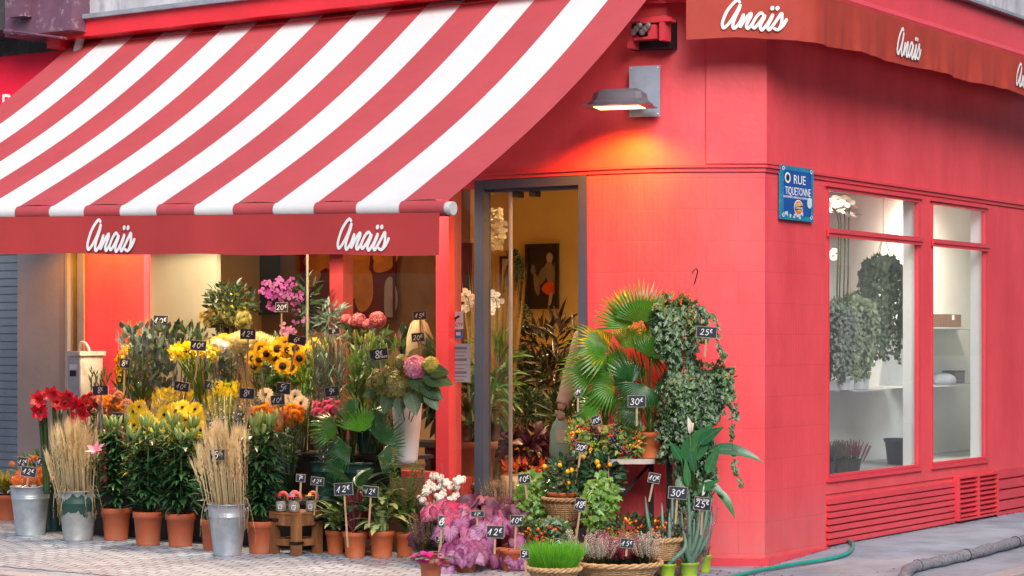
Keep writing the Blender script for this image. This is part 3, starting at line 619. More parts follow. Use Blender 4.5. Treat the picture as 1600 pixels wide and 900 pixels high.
m_val = M('red_valance_canvas', (0.46, 0.045, 0.048), 0.8, var=0.1, vs=1.5, bump=0.3, bs=5, trans=0.15)
mb = MB(); vs = []; uv = []; n = 120
def valp(f, g):
    s = S0 + 0.03 + (S1 - S0 - 0.03) * f; w_ = 0.010 * math.sin(f * 23) + 0.006 * math.sin(f * 57 + 1)
    return A(s, 2.44 + w_ * g, 2.115 + 0.135 * f - (0.235 + 0.004 * math.sin(f * 31)) * g)
for i in range(n + 1):
    for k in range(5): vs.append(valp(i / n, k / 4)); uv.append((i / n, k / 4))
mb.add(vs, [(i * 5 + k, i * 5 + k + 1, (i + 1) * 5 + k + 1, (i + 1) * 5 + k) for i in range(n) for k in range(4)], uv)
mb.build('valance', m_val, aw, True)
m_mech = M('grey_mechanism', (0.3, 0.3, 0.31), 0.4, 0.6)
for s in (1.7, 3.9):
    mb = MB(); e = A(s - 0.6, 1.25, 2.5)
    tube(mb, [A(s, 0.1, 3.35), e], 0.03, 8); tube(mb, [e, A(s, 2.36, 2.11 + .13 * s / 5)], 0.025, 8); ball(mb, e, 0.045); mb.build('folding_arm', m_bar, aw)
mb = MB(); fbox(mb, A, -0.55, 4.6, 0.02, 0.16, 3.66, 3.70); mb.build('cassette', m_fascia, aw)
# bracket visible at the right end
q = PA(1010, 48, 0.05); mb = MB(); s0 = sA(1037, .05); s1 = sA(982, .05); z0, z1 = zA(1000, 76, .05), zA(1000, 30, .05)
fbox(mb, A, s0, s1, -0.20, 0.012, z0, z1); mb.build('bracket_recess', m_dark, aw)  # solid dark box: the hollow's shade is put into its colour
mb = MB()
for (a, b, c, d_) in ((980, 988, 52, 74), (1012, 1024, 40, 62), (1030, 1038, 38, 66), (978, 1040, 28, 33), (990, 1012, 58, 62), (1000, 1046, 33, 37)):
    fbox(mb, A, sA(b, .1), sA(a, .1), 0.014, 0.10, zA(1000, d_, .1), zA(1000, c, .1))
mb.build('bracket', m_redt, aw)
mb = MB()
for i in range(6): ball(mb, PA(990 + i * 4.5, 50 - (i % 3) * 5, 0.12), 0.022, 8)
mb.build('bracket_gear', m_mech, aw)

# ================================================================ PLAIN AWNING ON THE SIDE STREET
a2 = thing('retracted_awning', 'dark red hanging awning valance running round the corner above the side windows', 'awning', V((1.5, 13.5, 3.33)))
V0 = V((1.102, 13.5, 0)); V1 = V((1.885, 13.5, 0)); LSEG = (V1 - V0).length
def v2(l, g, off=0.0):
    """l metres from the left end, g 0 top..1 bottom"""
    bl = 0.12; t = max(0, min(1, (l - LSEG + bl) / (2 * bl)))
    if l < LSEG - bl: p = V0 + V((1, 0, 0)) * l; n = V((0, -1, 0))
    elif l > LSEG + bl: p = V1 + VB * (l - LSEG); n = NB
    else: a_ = V1 - V((1, 0, 0)) * bl; b_ = V1 + VB * bl; p = a_ * (1 - t) ** 2 + V1 * 2 * t * (1 - t) + b_ * t * t; n = (V((0, -1, 0)) * (1 - t) + NB * t).normalized()
    fold = (0.012 * math.sin(l * 9) + 0.008 * math.sin(l * 21 + 1) + 0.004 * math.sin(l * 47)) * g * (1 - 0.92 * math.exp(-((l - 2.31) / .32) ** 2) - 0.92 * math.exp(-((l - 4.56) / .32) ** 2))
    z = 3.62 - 0.31 * g + (0.008 * math.sin(l * 5) + 0.012 * math.exp(-((l - .35) / .3) ** 2)) * g + (0.02 * min(1, max(0, (l - LSEG) / 3))) * g
    return V((p.x, p.y, z)) + n * (fold + off)
mb = MB(); vs = []; uv = []; n = 260
for i in range(n + 1):
    for k in range(7): l = 6.3 * i / n; vs.append(v2(l, k / 6)); uv.append((l, k / 6))
mb.add(vs, [(i * 7 + k, i * 7 + k + 1, (i + 1) * 7 + k + 1, (i + 1) * 7 + k) for i in range(n) for k in range(6)], uv)
m_val2 = M('brick_red_valance_canvas', (0.42, 0.048, 0.032), 0.75, var=0.14, vs=2.5, bump=0.4, bs=6, trans=0.1)
mb.build('valance', m_val2, a2, True)
mb = MB(); tube(mb, [V((1.08, 13.54, 3.64)), V((1.87, 13.54, 3.64)), V((1.87, 13.54, 3.64)) + VB * 5.9], 0.04, 12); mb.build('roller', m_redt, a2)

# ================================================================ LETTERING
def ribbon(mb, pts, wd, frame, k=6, closed=False, lift0=0.0, taper=True):
    """frame(x, y, h) maps lettering space to the surface"""
    P = cr([V((p[0], p[1], 0)) for p in pts], k); m = len(P); vs = []
    for i, p in enumerate(P):
        t = P[min(i + 1, m - 1)] - P[max(i - 1, 0)]; t.normalize(); nn = V((-t.y, t.x, 0)); ww = wd
        if taper: ww = wd * min(1, 0.45 + min(i, m - 1 - i) * 0.28)
        h = lift0 + 0.0006 * i / m
        vs += [frame(p.x - nn.x * ww / 2, p.y - nn.y * ww / 2, h), frame(p.x + nn.x * ww / 2, p.y + nn.y * ww / 2, h)]
    mb.add(vs, [(2 * i, 2 * i + 1, 2 * i + 3, 2 * i + 2) for i in range(m - 1)])
ANAIS = [
 [(465, 175), (430, 125), (385, 135), (300, 220), (215, 340), (155, 480), (128, 590), (150, 670), (210, 630), (290, 530), (370, 400), (430, 290), (468, 190)],
 [(468, 190), (440, 300), (375, 450), (335, 560), (322, 650), (348, 690), (400, 640), (460, 560), (535, 385)],
 [(535, 385), (505, 490), (465, 590), (462, 655), (520, 560), (610, 430), (668, 378), (665, 440), (615, 540), (582, 630), (605, 685), (660, 630), (715, 560)],
 [(910, 400), (860, 362), (795, 415), (735, 510), (697, 600), (722, 670), (775, 625), (850, 530), (905, 440), (935, 392)],
 [(935, 392), (920, 460), (870, 560), (845, 640), (872, 700), (925, 650), (990, 560), (1050, 450), (1085, 375)],
 [(1085, 375), (1050, 480), (1000, 580), (985, 640), (1010, 690), (1060, 635), (1150, 500), (1240, 365), (1250, 430), (1245, 530), (1225, 610), (1180, 680), (1120, 670), (1100, 640)],
 [(1180, 680), (1250, 620), (1300, 550), (1345, 455)]]
m_letter = M('white_lettering', (0.80, 0.82, 0.85), 0.6, var=0.04)
def anais(parent, frame, h):
    """frame(x, y, lift) in metres, origin at the word's centre"""
    k = h / 610.0; mb = MB()
    for i, s in enumerate(ANAIS): ribbon(mb, [((x - 730) * k, (400 - y) * k) for x, y in s], 58 * k, frame, 7, lift0=0.002 + i * 0.0007)
    for x in (1070, 1168):
        vs = [frame((x - 730 + 38 * math.cos(a_ * PI / 7) + 6 * math.sin(a_ * PI / 7)) * k, (400 - 265 + 46 * math.sin(a_ * PI / 7)) * k, 0.003) for a_ in range(14)]; mb.add(vs, [tuple(range(14))])
    mb.build('lettering', m_letter, parent)
for cx, cy, hh in ((174, 363, 0.205), (569, 363, 0.185)):
    f0 = (sA(cx, 2.44) - S0 - 0.03) / (S1 - S0 - 0.03)
    def fr(x, y, h, f0=f0): 
        f = f0 - x / (S1 - S0 - 0.03); p = valp(f, 0.5); return p + V((0, 0, y)) + NA * (h + 0.004 + 0.012 * abs(y) * 2)
    anais(aw, fr, hh)
for l0, hh in ((0.43, 0.205), (2.31, 0.205), (4.56, 0.205)):
    def fr(x, y, h, l0=l0): return v2(l0 + x, 0.5 - y / 0.31, h + 0.009)
    anais(a2, fr, hh)
GLY = {
 '0': [[(.32, 1), (.08, .75), (.05, .3), (.28, 0), (.55, .2), (.6, .65), (.4, .98), (.25, .95)]],
 '1': [[(-.12, .25), (.15, .6), (.38, 1), (.3, .5), (.22, 0)]],
 '2': [[(.08, .75), (.25, 1), (.5, .9), (.45, .55), (.2, .2), (.02, .05), (.2, .12), (.4, .0), (.62, .1)]],
 '3': [[(.08, .88), (.35, 1), (.52, .8), (.25, .55), (.55, .4), (.5, .08), (.2, 0), (.02, .15)]],
 '5': [[(.6, 1), (.22, .95), (.18, .58), (.42, .6), (.58, .3), (.35, 0), (.05, .1)]],
 '6': [[(.5, 1), (.2, .7), (.06, .3), (.25, 0), (.52, .15), (.48, .42), (.2, .42), (.08, .25)]],
 '7': [[(.05, .92), (.3, 1), (.6, .95), (.4, .5), (.25, 0)], [(.15, .5), (.5, .52)]],
 '8': [[(.52, .88), (.3, 1), (.1, .8), (.3, .55), (.55, .25), (.3, 0), (.08, .2), (.3, .5), (.55, .8), (.48, .92)]],
 '9': [[(.55, .85), (.3, 1), (.1, .75), (.3, .5), (.55, .7), (.55, .85), (.45, .3), (.2, 0)]],
 'e': [[(.62, .85), (.4, 1), (.18, .75), (.12, .45), (.25, .12), (.5, .05), (.66, .2)], [(0, .62), (.5, .68)], [(-.02, .4), (.45, .45)]]}
m_chalk = M('chalk_white', (0.85, 0.86, 0.88), 0.9, var=0.1, vs=80)
m_slate = M('slate_board', (0.018, 0.024, 0.04), 0.45, var=0.3, vs=12, dirt=0.25, ds=30, dcol=(0.05, 0.06, 0.085))
m_bfr = M('board_edge_wood', (0.30, 0.25, 0.21), 0.7)
m_stick = M('raw_wood_stick', (0.42, 0.28, 0.17), 0.8, var=0.2, vs=40)
m_slate_g = M('green_slate', (0.02, 0.08, 0.06), 0.5)
def small_text(txt, size, parent, loc, ax, up, mat, sx=1.0, name='writing'):
    c = bpy.data.curves.new(name, 'FONT'); c.resolution_u = 3; c.body = txt; c.size = size; c.align_x = 'CENTER'; c.align_y = 'CENTER'; c.extrude = 0.0004; c.materials.append(mat)
    q_ = bpy.data.objects.new('letters', c); COL.objects.link(q_); bpy.context.view_layer.update(); me = bpy.data.meshes.new_from_object(q_.evaluated_get(bpy.context.evaluated_depsgraph_get())); bpy.data.objects.remove(q_)
    o = bpy.data.objects.new(name, me); COL.objects.link(o); nn = V(ax).cross(V(up)).normalized(); m_ = Matrix((V(ax).normalized() * sx, V(up).normalized(), nn)).transposed().to_4x4()
    o.parent = parent; o.matrix_local = Matrix.Translation(V(loc) - root_loc(parent)) @ m_; return o
def sign(px, py, wp, hp, d, txt, tilt, where, stick=0.0, yaw=None, green=False, lab=None, extra=None, fr=PA, faceB=False):
    """chalk price board; wp, hp in photo pixels at its depth"""
    c = fr(px, py, d); sc = c.y / FPX; w_, h_ = wp * sc * .45, hp * sc * .45
    yaw = R.uniform(-0.42, 0.3) if yaw is None else yaw
    ax = V((math.cos(yaw), math.sin(yaw), 0)); up = V((0, 0, 1)); nn = V((math.sin(yaw), -math.cos(yaw), 0)); a_ = rad(-tilt)
    if yaw > 1: w_ /= math.cos(yaw)
    X = ax * math.cos(a_) + up * math.sin(a_); Z = -ax * math.sin(a_) + up * math.cos(a_); nn = X.cross(Z)
    Z = (Z - nn * 0.15).normalized() if False else Z
    label = lab or ('chalk price board reading %s euros, %s' % (txt.replace('e', ''), where))
    t = thing('price_sign', label, 'price sign', c - Z * (h_ + stick), 'handwritten chalk price boards')
    mb = MB(); box(mb, c, X * w_, Z * h_, nn * 0.0025); mb.build('board', m_slate_g if green else m_slate, t)
    mb = MB(); e = max(0.0028, 0.9 * sc * 0.8)
    for k in (-1, 1): box(mb, c + X * (k * (w_ + e / 2)), X * (e / 2), Z * (h_ + e), nn * 0.004); box(mb, c + Z * (k * (h_ + e / 2)), X * (w_ - .0003), Z * (e / 2), nn * 0.004)
    mb.build('frame', m_bfr, t)
    if stick: mb = MB(); box(mb, c - nn * 0.008 - Z * (stick / 2 + h_ * 0.4), X * 0.006, Z * (stick / 2 + h_ * 0.6), nn * 0.0025); mb.build('stick', m_stick, t)
    mb = MB(); H_ = h_ * 1.15; digs = txt.replace('e', ''); n_ = len(digs); adv = H_ * 0.78; tot = adv * n_ + H_ * 0.55; sh = 0.12
    if tot > w_ * 1.8: q = w_ * 1.8 / tot; adv *= q; tot *= q
    x0 = -tot / 2
    def F(ox, oy, hh):
        return lambda x, y, l: c + X * (ox + x * hh + y * hh * sh) + Z * (oy + y * hh) + nn * (0.0035 + l)
    idf = lambda ox, oy, hh: F(ox, oy, hh)
    wdt = 0.105
    for i, ch in enumerate(digs):
        g_ = idf(x0 + i * adv, -H_ / 2 + R.uniform(-.05, .05) * H_, H_ * (0.95 if n_ > 1 else 1.15))
        for s_ in GLY.get(ch, []): ribbon(mb, s_, wdt, g_, 5, lift0=i * 0.0002, taper=False)
    g_ = idf(x0 + n_ * adv + H_ * 0.02, -H_ * 0.08, H_ * 0.62)
    for s_ in GLY['e']: ribbon(mb, s_, wdt * 1.35, g_, 5, lift0=0.0008, taper=False)
    mb.build('writing', m_chalk, t)
    if extra: small_text(extra[0], h_ * extra[3], t, c + X * (w_ * extra[1]) + Z * (h_ * extra[2]) + nn * 0.0045, X, Z, m_chalk)
    return t

# ================================================================ STREET SIGN, WALL LAMPS, CCTV STICKERS
t0 = (PB(1221, 300, 0.03) - B(0, 0.03, 0)).dot(VB); t1 = (PB(1272, 300, 0.03) - B(0, 0.03, 0)).dot(VB); tm = (t0 + t1) / 2; hw = (t1 - t0) / 2
pz1 = PB(1222, 257, 0.03).z; pz0 = PB(1222, 342, 0.03).z; zm = (pz0 + pz1) / 2; hz = (pz1 - pz0) / 2
ss = thing('street_sign', 'blue enamel street name sign with teal border and stickers on the red wall', 'sign', B(tm, 0.02, zm))
mb = MB(); box(mb, B(tm, 0.018, zm), VB * hw, V((0, 0, hz)), NB * 0.008); mb.build('plate', M('teal_enamel', (0.015, 0.22, 0.38), 0.25, dirt=0.3, ds=30, dcol=(0.35, 0.55, 0.6)), ss)
mb = MB(); box(mb, B(tm, 0.0275, zm + hz * 0.02), VB * hw * 0.84, V((0, 0, hz * 0.82)), NB * 0.0012); mb.build('panel', M('blue_enamel', (0.012, 0.085, 0.36), 0.25, dirt=0.2, ds=25, dcol=(0.1, 0.3, 0.55)), ss)
wtx = M('sign_white', (0.8, 0.82, 0.85), 0.4)
UPZ = V((0, 0, 1))
small_text('RUE', 0.085, ss, B(tm + 0.025, 0.030, zm + hz * 0.5), VB, UPZ, wtx, 1.2)
small_text('TIQUETONNE', 0.075, ss, B(tm, 0.030, zm + hz * 0.06), VB, UPZ, wtx, 0.80)
small_text('DU NUMERO IMPAIR AU NUMERO PAIR', 0.021, ss, B(tm, 0.030, zm - hz * 0.16), VB, UPZ, wtx, 1.15)
def emb(tx, zz, r_, mat, dd, nm='sticker', sx=1.0):
    mb = MB(); n_ = 24; c = B(tm + tx, 0.029 + dd, zm + zz); mb.add([c] + [c + VB * (r_ * sx * math.cos(2 * PI * i / n_)) + UPZ * (r_ * math.sin(2 * PI * i / n_)) for i in range(n_)], [(0, i + 1, (i + 1) % n_ + 1) for i in range(n_)]); mb.build(nm, mat, ss)
m_or = M('sticker_orange', (0.75, 0.16, 0.03), 0.5); m_bk = M('sticker_black', (0.02, 0.02, 0.025), 0.5); m_ye = M('sticker_yellow', (0.75, 0.5, 0.1), 0.5)
emb(0.01, -hz * .52, 0.052, wtx, 0, sx=1.3); emb(0.01, -hz * .52, 0.045, m_or, 0.001, sx=1.3); emb(0.01, -hz * .50, 0.03, m_ye, 0.002, sx=1.3)
mb = MB(); box(mb, B(tm + 0.01, 0.0325, zm - hz * .52), VB * 0.062 + UPZ * 0.004, UPZ * 0.013, NB * 0.0005); mb.build('sticker', m_bk, ss)
small_text('Dickies', 0.03, ss, B(tm + 0.01, 0.0335, zm - hz * .52), VB, UPZ, wtx, 1.25)
emb(-hw * .62, hz * .55, 0.036, wtx, 0.001, sx=1.2); emb(-hw * .62, hz * .55, 0.022, m_bk, 0.002, sx=1.2); emb(hw * .72, -hz * .3, 0.036, M('sticker_pale', (0.55, 0.7, 0.72), 0.5), 0.001)
for tx, zz in ((-.85, .86), (.85, .86), (-.85, -.86), (.85, -.86)):
    mb = MB(); c = B(tm + tx * hw, 0.028, zm + zz * hz); pts = [c + VB * (0.02 * math.cos(a_ * .7) * (1 - a_ * .08)) + UPZ * (0.02 * math.sin(a_ * .7) * (1 - a_ * .08)) for a_ in range(10)]; tube(mb, pts, 0.0018, 5); mb.build('scroll', wtx, ss)
mb = MB()
for i in range(14): box(mb, B(tm + R.uniform(-.8, .3) * hw, 0.0292, zm - hz * R.uniform(.72, .9)), VB * R.uniform(.006, .016), UPZ * R.uniform(.005, .012), NB * .0006)
mb.build('sticker_residue', M('sticker_pale', (0.55, 0.7, 0.72), 0.5), ss)

def floodlight(base, out, side, label, power, plate=True, col=(1, 0.27, 0.0)):
    """base on the wall; out = outward; side = direction of head's long axis"""
    t = thing('wall_floodlight', label, 'wall lamp', base, 'grey floodlights on the front wall')
    Z = V((0, 0, 1)); mg = M('grey_lamp_metal', (0.16, 0.16, 0.20), 0.4, 0.3, var=0.1); mp = M('blue_grey_plate', (0.26, 0.31, 0.40), 0.5, var=0.15, vs=8)
    if plate:
        mb = MB(); box(mb, base + out * 0.012, side * 0.103, Z * 0.165, out * 0.006); mb.build('mounting_plate', mp, t)
        for i in (-1, 1):
            for j in (-1, 1): mb = MB(); ball(mb, base + out * 0.02 + side * (i * .088) + Z * (j * .15), 0.006, 6); mb.build('screw', M('brushed_steel', (0.5, 0.5, 0.52), 0.35, 0.8), t)
    mb = MB(); c0 = base + out * 0.03 - Z * 0.075
    box(mb, c0 + out * 0.02 - side * 0.0, side * 0.012, Z * 0.012, out * 0.05); box(mb, c0 + out * 0.055 - side * 0.05 , side * 0.055, Z * 0.012, out * 0.008); ball(mb, c0 + out * 0.06 - side * 0.085, 0.022, 10); mb.build('bracket', mg, t)
    # head: trapezoid shell hanging away from the wall
    hc = base + out * 0.20 - Z * 0.075 + side * -0.12
    mb = MB(); L_, W_ = 0.20, 0.13; prof = [(1.0, -0.04), (1.0, -0.02), (0.86, 0.0), (0.80, 0.045), (0.66, 0.065)]
    vs = []
    ring = [(-1, -.75), (-1, .75), (-.8, 1), (.7, 1), (1, .45), (1, -.45), (.7, -1), (-.8, -1)]
    for f, z in prof: vs += [hc + side * (-x * L_ * f) + out * (y * W_ * f) + Z * z for x, y in ring]
    n_ = 8; fs = [(j * n_ + i, j * n_ + (i + 1) % n_, (j + 1) * n_ + (i + 1) % n_, (j + 1) * n_ + i) for j in range(len(prof) - 1) for i in range(n_)]; fs.append(tuple(range((len(prof) - 1) * n_, len(prof) * n_)))
    mb.add(vs, fs); mb.build('housing', mg, t)
    mb = MB(); box(mb, hc - Z * 0.040, side * 0.215, out * 0.14, Z * 0.004); mb.build('rim', mg, t)
    mb = MB(); box(mb, hc - Z * 0.047, side * 0.15, out * 0.09, Z * 0.002); mb.build('lens', EM('sodium_lens', (1, 0.7, 0.32), 2.5), t)
    l = bpy.data.lights.new('lamp_light', 'SPOT'); l.energy = power; l.color = col; l.spot_size = rad(146); l.spot_blend = 0.45; l.shadow_soft_size = 0.05
    o = bpy.data.objects.new('lamp_light', l); COL.objects.link(o); o.parent = t; o.location = hc + out * 0.16 - Z * 0.06 - base
    o.rotation_euler = (-(out * -0.06 + Z * -1)).to_track_quat('Z', 'Y').to_euler()
i_ = 7; pb = V((arc[9].x, arc[9].y, 0)); pb = PY(1008, 143, 13.865)
floodlight(pb, V((-0.30, -0.95, 0)).normalized(), V((0.95, -0.30, 0)).normalized(), 'grey floodlight on a blue-grey plate, glowing orange on bare red wall beside the awning', 165)
floodlight(A(4.2, 0.0, 2.52), NA, -UA, 'grey floodlight hidden under the striped awning above the orange-lit panel', 75, True, (1, 0.34, 0.0))
floodlight(A(1.75, 0.0, 2.9), NA, -UA, 'grey floodlight hidden under the striped awning above the lily buds', 240, True, (1, 0.80, 0.55))  # extra lamp added to brighten the flowers under the awning
floodlight(A(2.95, 0.0, 2.9), NA, -UA, 'grey floodlight hidden under the striped awning above the yellow flowers', 240, True, (1, 0.80, 0.55))  # second extra lamp, also added to lift the dim stall
def sticker(px0, px1, py0, py1, mat, name, label, d=-0.045):
    t = thing(name, label, 'sticker' if 'notice' not in name else 'notice', PA((px0 + px1) / 2, py1, d)); mb = MB(); fbox(mb, A, sA(px1, d), sA(px0, d), d, d + 0.0015, zA((px0 + px1) / 2, py1, d), zA((px0 + px1) / 2, py0, d)); mb.build('sheet', mat, t); return t
wp_ = M('paper_white', (0.72, 0.73, 0.75), 0.7)
s_ = sticker(706, 724, 487, 514, wp_, 'camera_sticker', 'white CCTV warning sticker with a black camera drawing on the door glass')
small_text('CCTV', 0.036, s_, PA(715, 507.5, -0.042), -UA, UPZ, m_bk, 0.95)
mb = MB(); c = PA(714, 496, -0.0425); box(mb, c, (-UA * .8 + UPZ * .4).normalized() * 0.022, (UA * .4 + UPZ * .8).normalized() * 0.008, NA * .0006); box(mb, c - UPZ * .018 + UA * 0.012, -UA * 0.003, UPZ * 0.012, NA * .0006); mb.build('picture', m_bk, s_)
s_ = sticker(709, 723, 515.5, 529, M('sticker_blue', (0.03, 0.2, 0.55), 0.5), 'blue_sticker', 'small blue square sticker just below the CCTV sticker')
mb = MB(); box(mb, PA(716, 521.5, -0.0425), UA * .019, UPZ * 0.012, NA * .0006); mb.build('picture', wp_, s_)
s_ = sticker(698, 735, 537, 597, M('notice_paper', (0.45, 0.48, 0.54), 0.7), 'notice_sheet', 'grey printed notice sheet taped to the glass below the stickers')
mb = MB()
for i in range(9): box(mb, PA(716.5, 544 + i * 6 + (i > 3) * 2, -0.0425), UA * (0.07 - 0.02 * (i % 3 == 2)), UPZ * (0.003 + 0.006 * (i % 3 == 0)), NA * .0004)
mb.build('print', M('print_grey', (0.2, 0.22, 0.28), 0.7), s_)
# ================================================================ NEIGHBOUR AND OPPOSITE HOUSES
nb = thing('neighbour_building', 'grey stone shopfront next door with a closed blue-grey roller shutter', 'building', A(6, 0, 0))
m_pil = M('grey_painted_stone', (0.26, 0.235, 0.25), 0.7, var=0.15, vs=1.6, bump=0.2, bs=20, dirt=0.3, ds=1.8, dcol=(0.13, 0.12, 0.13))
sp0, sp1 = sA(106, 0.0), sA(30, 0)
tri('pilaster', m_pil, lambda m: fbox(m, A, sp0, sp1, -0.3, 0.02, 0, 2.46), nb)
tri('pilaster_edge', m_pil, lambda m: fbox(m, A, sp0 - 0.03, sp0 - .002, -0.3, 0.035, 0, 2.46), nb)
tri('channel', M('dull_steel', (0.30, 0.29, 0.29), 0.5, 0.4), lambda m: (fbox(m, A, sA(113, 0), sA(108, 0), -0.2, 0.0, 0, 2.48), fbox(m, A, sA(128, 0), sA(119, 0), -0.2, -0.01, 0, 2.48)), nb)
tri('cable', M('rusty_cable', (0.28, 0.17, 0.10), 0.7), lambda m: tube(m, [A(sA(131, .02), 0.02, z) for z in (0.1, 1, 2, 3.7)], 0.010, 6), nb)
tri('gap', m_dark, lambda m: fbox(m, A, 4.625, sp0 + .1, -0.5, -0.31, 0, 3.9), nb)  # dark slab closing the gap, its shade put into the colour
def shut(m):
    z = 0.12
    while z < 2.4: 
        fbox(m, A, sp1 + .002, 8.5, -0.24, -0.212, z, z + 0.055); fbox(m, A, sp1 + .002, 8.5, -0.24, -0.222, z + 0.055, z + 0.064); z += 0.0645
tri('shutter', M('blue_grey_shutter', (0.21, 0.24, 0.29), 0.45, 0.3, var=0.2, vs=2, stretch=(1, 1, 0.3)), shut, nb)
tri('step', m_pil, lambda m: fbox(m, A, sp1, 8.5, -0.3, 0.22, 0, 0.12), nb)
tri('downpipe', M('dull_white_pipe', (.45, .46, .46), .5), lambda m: tube(m, [PA(126, 58, .2), PA(120, 84, .2), PA(118, 100, .2)], .035, 12), nb)
def grille(m):
    for i in range(14):
        for k in (-1, 1): a = sp1 + i * 0.08; tube(m, [A(a, -0.2, 2.42), A(a + 0.14 * k, -0.2, 2.66)], 0.005, 4)
tri('lattice_grille', M('dull_steel', (0.3, 0.29, 0.29), 0.5, 0.4), grille, nb)
tri('upper_wall', M('old_plaster', (0.16, 0.16, 0.17), 0.8, bump=0.6, bs=15, dirt=0.4, ds=6, dcol=(0.3, 0.27, 0.22)), lambda m: (fbox(m, A, 4.79, 9, -0.5, -0.02, 2.68, 6.6), fbox(m, A, sp1, 9, -0.5, -0.3, 0, 2.68)), nb)
m_purp = M('purple_sign_metal', (0.16, 0.075, 0.12), 0.45, 0.1, var=0.25, vs=4, bump=0.25, bs=20, dirt=0.33, ds=12, dcol=(0.42, 0.38, 0.40))
bx = thing('sign_casing', 'weathered purple metal sign box above the plain red awning', 'sign box', A(5.4, 0.3, 3.8))
dd = 0.45
tri('casing', m_purp, lambda m: fbox(m, A, sA(112, dd), sA(8, dd), 0.0, dd, zA(60, 52, dd), 4.6), bx)
tri('duct', m_purp, lambda m: fbox(m, A, sA(50, dd), sA(28, dd), dd + .002, dd + 0.09, zA(40, 28, dd), 4.6), bx)
tri('rail', m_purp, lambda m: (tube(m, [PA(14, 48, dd + .03), PA(104, 60, dd + .03)], 0.010, 6), tube(m, [PA(8, 49, dd + .04), PA(20, 50, dd + .04)], 0.022, 8)), bx)
tri('casing_side', M('black_stone', (0.05, 0.05, 0.055), 0.9, bump=0.8, bs=20), lambda m: fbox(m, A, sA(8, dd) + .002, 9, 0, dd - 0.02, zA(0, 46, dd), 4.6), bx)
na = thing('neighbour_awning', 'plain crimson awning of the shop next door at the upper left edge', 'awning', A(5.6, 0.3, 3.3))
m_crim = M('crimson_canvas', (0.80, 0.004, 0.04), 0.75, var=0.1, vs=2, bump=0.3, bs=4)
mb = MB(); vs = []; n = 12
a_, b_ = sA(96, 0.15), 8.2
for i in range(n + 1):
    for k in range(n + 1):
        f, g = i / n, k / n; s = a_ + (b_ - a_) * f; vs.append(A(s, 0.12 + 0.13 * g, 3.68 - 0.72 * g - 0.03 * math.sin(PI * g) + 0.01 * math.sin(f * 20) * g))
mb.add(vs, [(i * (n + 1) + k, i * (n + 1) + k + 1, (i + 1) * (n + 1) + k + 1, (i + 1) * (n + 1) + k) for i in range(n) for k in range(n)]); mb.build('canvas', m_crim, na, True)
tri('side_curtain', m_crim, lambda m: m.add([A(a_, 0.02, 3.66), A(a_, 0.12, 3.66), A(a_, 0.245, 2.95), A(a_, 0.02, 2.95)], [(0, 1, 2, 3)]), na)
tri('valance', m_crim, lambda m: fbox(m, A, a_, b_, 0.252, 0.257, 2.75, 2.96), na)
tri('ring', M('white_enamel', (0.8, 0.8, 0.78), 0.3), lambda m: tube(m, [PA(88 + 2.5 * math.cos(x), 98 + 2.5 * math.sin(x), 0.25) for x in [i * .7 for i in range(10)]], 0.004, 5), na)
small_text('UR', 0.27, na, A(sA(4, .24), .275, 3.25), -UA, UPZ, wtx, 1.0)

m_opp = M('opposite_limestone', (0.36, 0.33, 0.28), 0.8, var=0.2, vs=0.6)
m_opw = M('opposite_window', (0.03, 0.035, 0.045), 0.15)
def opp(name, label, org, ux, out, length, height, cols, floors):
    t = thing(name, label, 'building', org); mb = MB(); box(mb, V(org) + ux * (length / 2) - out * 3 + V((0, 0, height / 2)), ux * (length / 2), -out * 3, V((0, 0, height / 2))); mb.build('wall', m_opp, t)
    for c in range(cols):
        for f in range(floors):
            mb = MB(); p = V(org) + ux * (length * (c + .5) / cols) + V((0, 0, 1.7 + f * 3.2)); box(mb, p + out * 0.02, ux * 0.55, out * 0.03, V((0, 0, 0.95))); wf = mb.build('window', m_opw, t)
            mb = MB(); box(mb, p + out * 0.06 + V((0, 0, -1.05)), ux * 0.7, out * 0.09, V((0, 0, 0.06))); mb.build('sill', m_opp, wf)
opp('opposite_building', 'pale stone house across the main street', V((-16, -7, 0)), V((1, 0, 0)), V((0, 1, 0)), 30, 10, 11, 3)
opp('side_street_building', 'pale stone house across the side street', B(-1, 8.5, 0), VB, -NB, 24, 10, 9, 3)

# grey cloth gutter roll and green hose
m_hose = M('green_hose_rubber', (0.01, 0.30, 0.24), 0.35)
hp = [G(1120, 912), G(1170, 900), G(1225, 889), G(1290, 879), G(1325, 869), G(1333, 855), G(1322, 848), G(1309, 847)]
mb = MB(); tube(mb, [p + V((0, 0, 0.017 + .004)) for p in cr([*hp], 8)], 0.0125, 10); tag(mb.build('garden_hose', m_hose, smooth=True), 'green rubber hose curling over the pavement by the corner', 'hose')
hp = [G(1412, 915), G(1425, 897), G(1480, 884), G(1540, 869), G(1600, 853), G(1680, 834)]
m_roll = M('speckled_grey_cloth', (0.20, 0.20, 0.235), 0.95, var=0.45, vs=60, bump=0.8, bs=90)
rt_ = thing('gutter_roll', 'grey speckled cloth roll tied with cord lying along the gutter', 'cloth roll', hp[2])
pp = cr([p + V((0, 0, 0.04)) for p in hp], 10)
mb = MB(); tube(mb, pp, [0.036 + 0.004 * math.sin(i * 1.1) + 0.002 * math.sin(i * 3.7) for i in range(len(pp))], 14); mb.build('cloth', m_roll, rt_, True)
for k in (12, 25, 38):
    mb = MB(); a_, b_ = perp((pp[k + 1] - pp[k]).normalized()); tube(mb, [pp[k] + a_ * 0.040 * math.cos(x * .7) + b_ * 0.040 * math.sin(x * .7) for x in range(11)], 0.003, 4); mb.build('cord', m_dark, rt_)

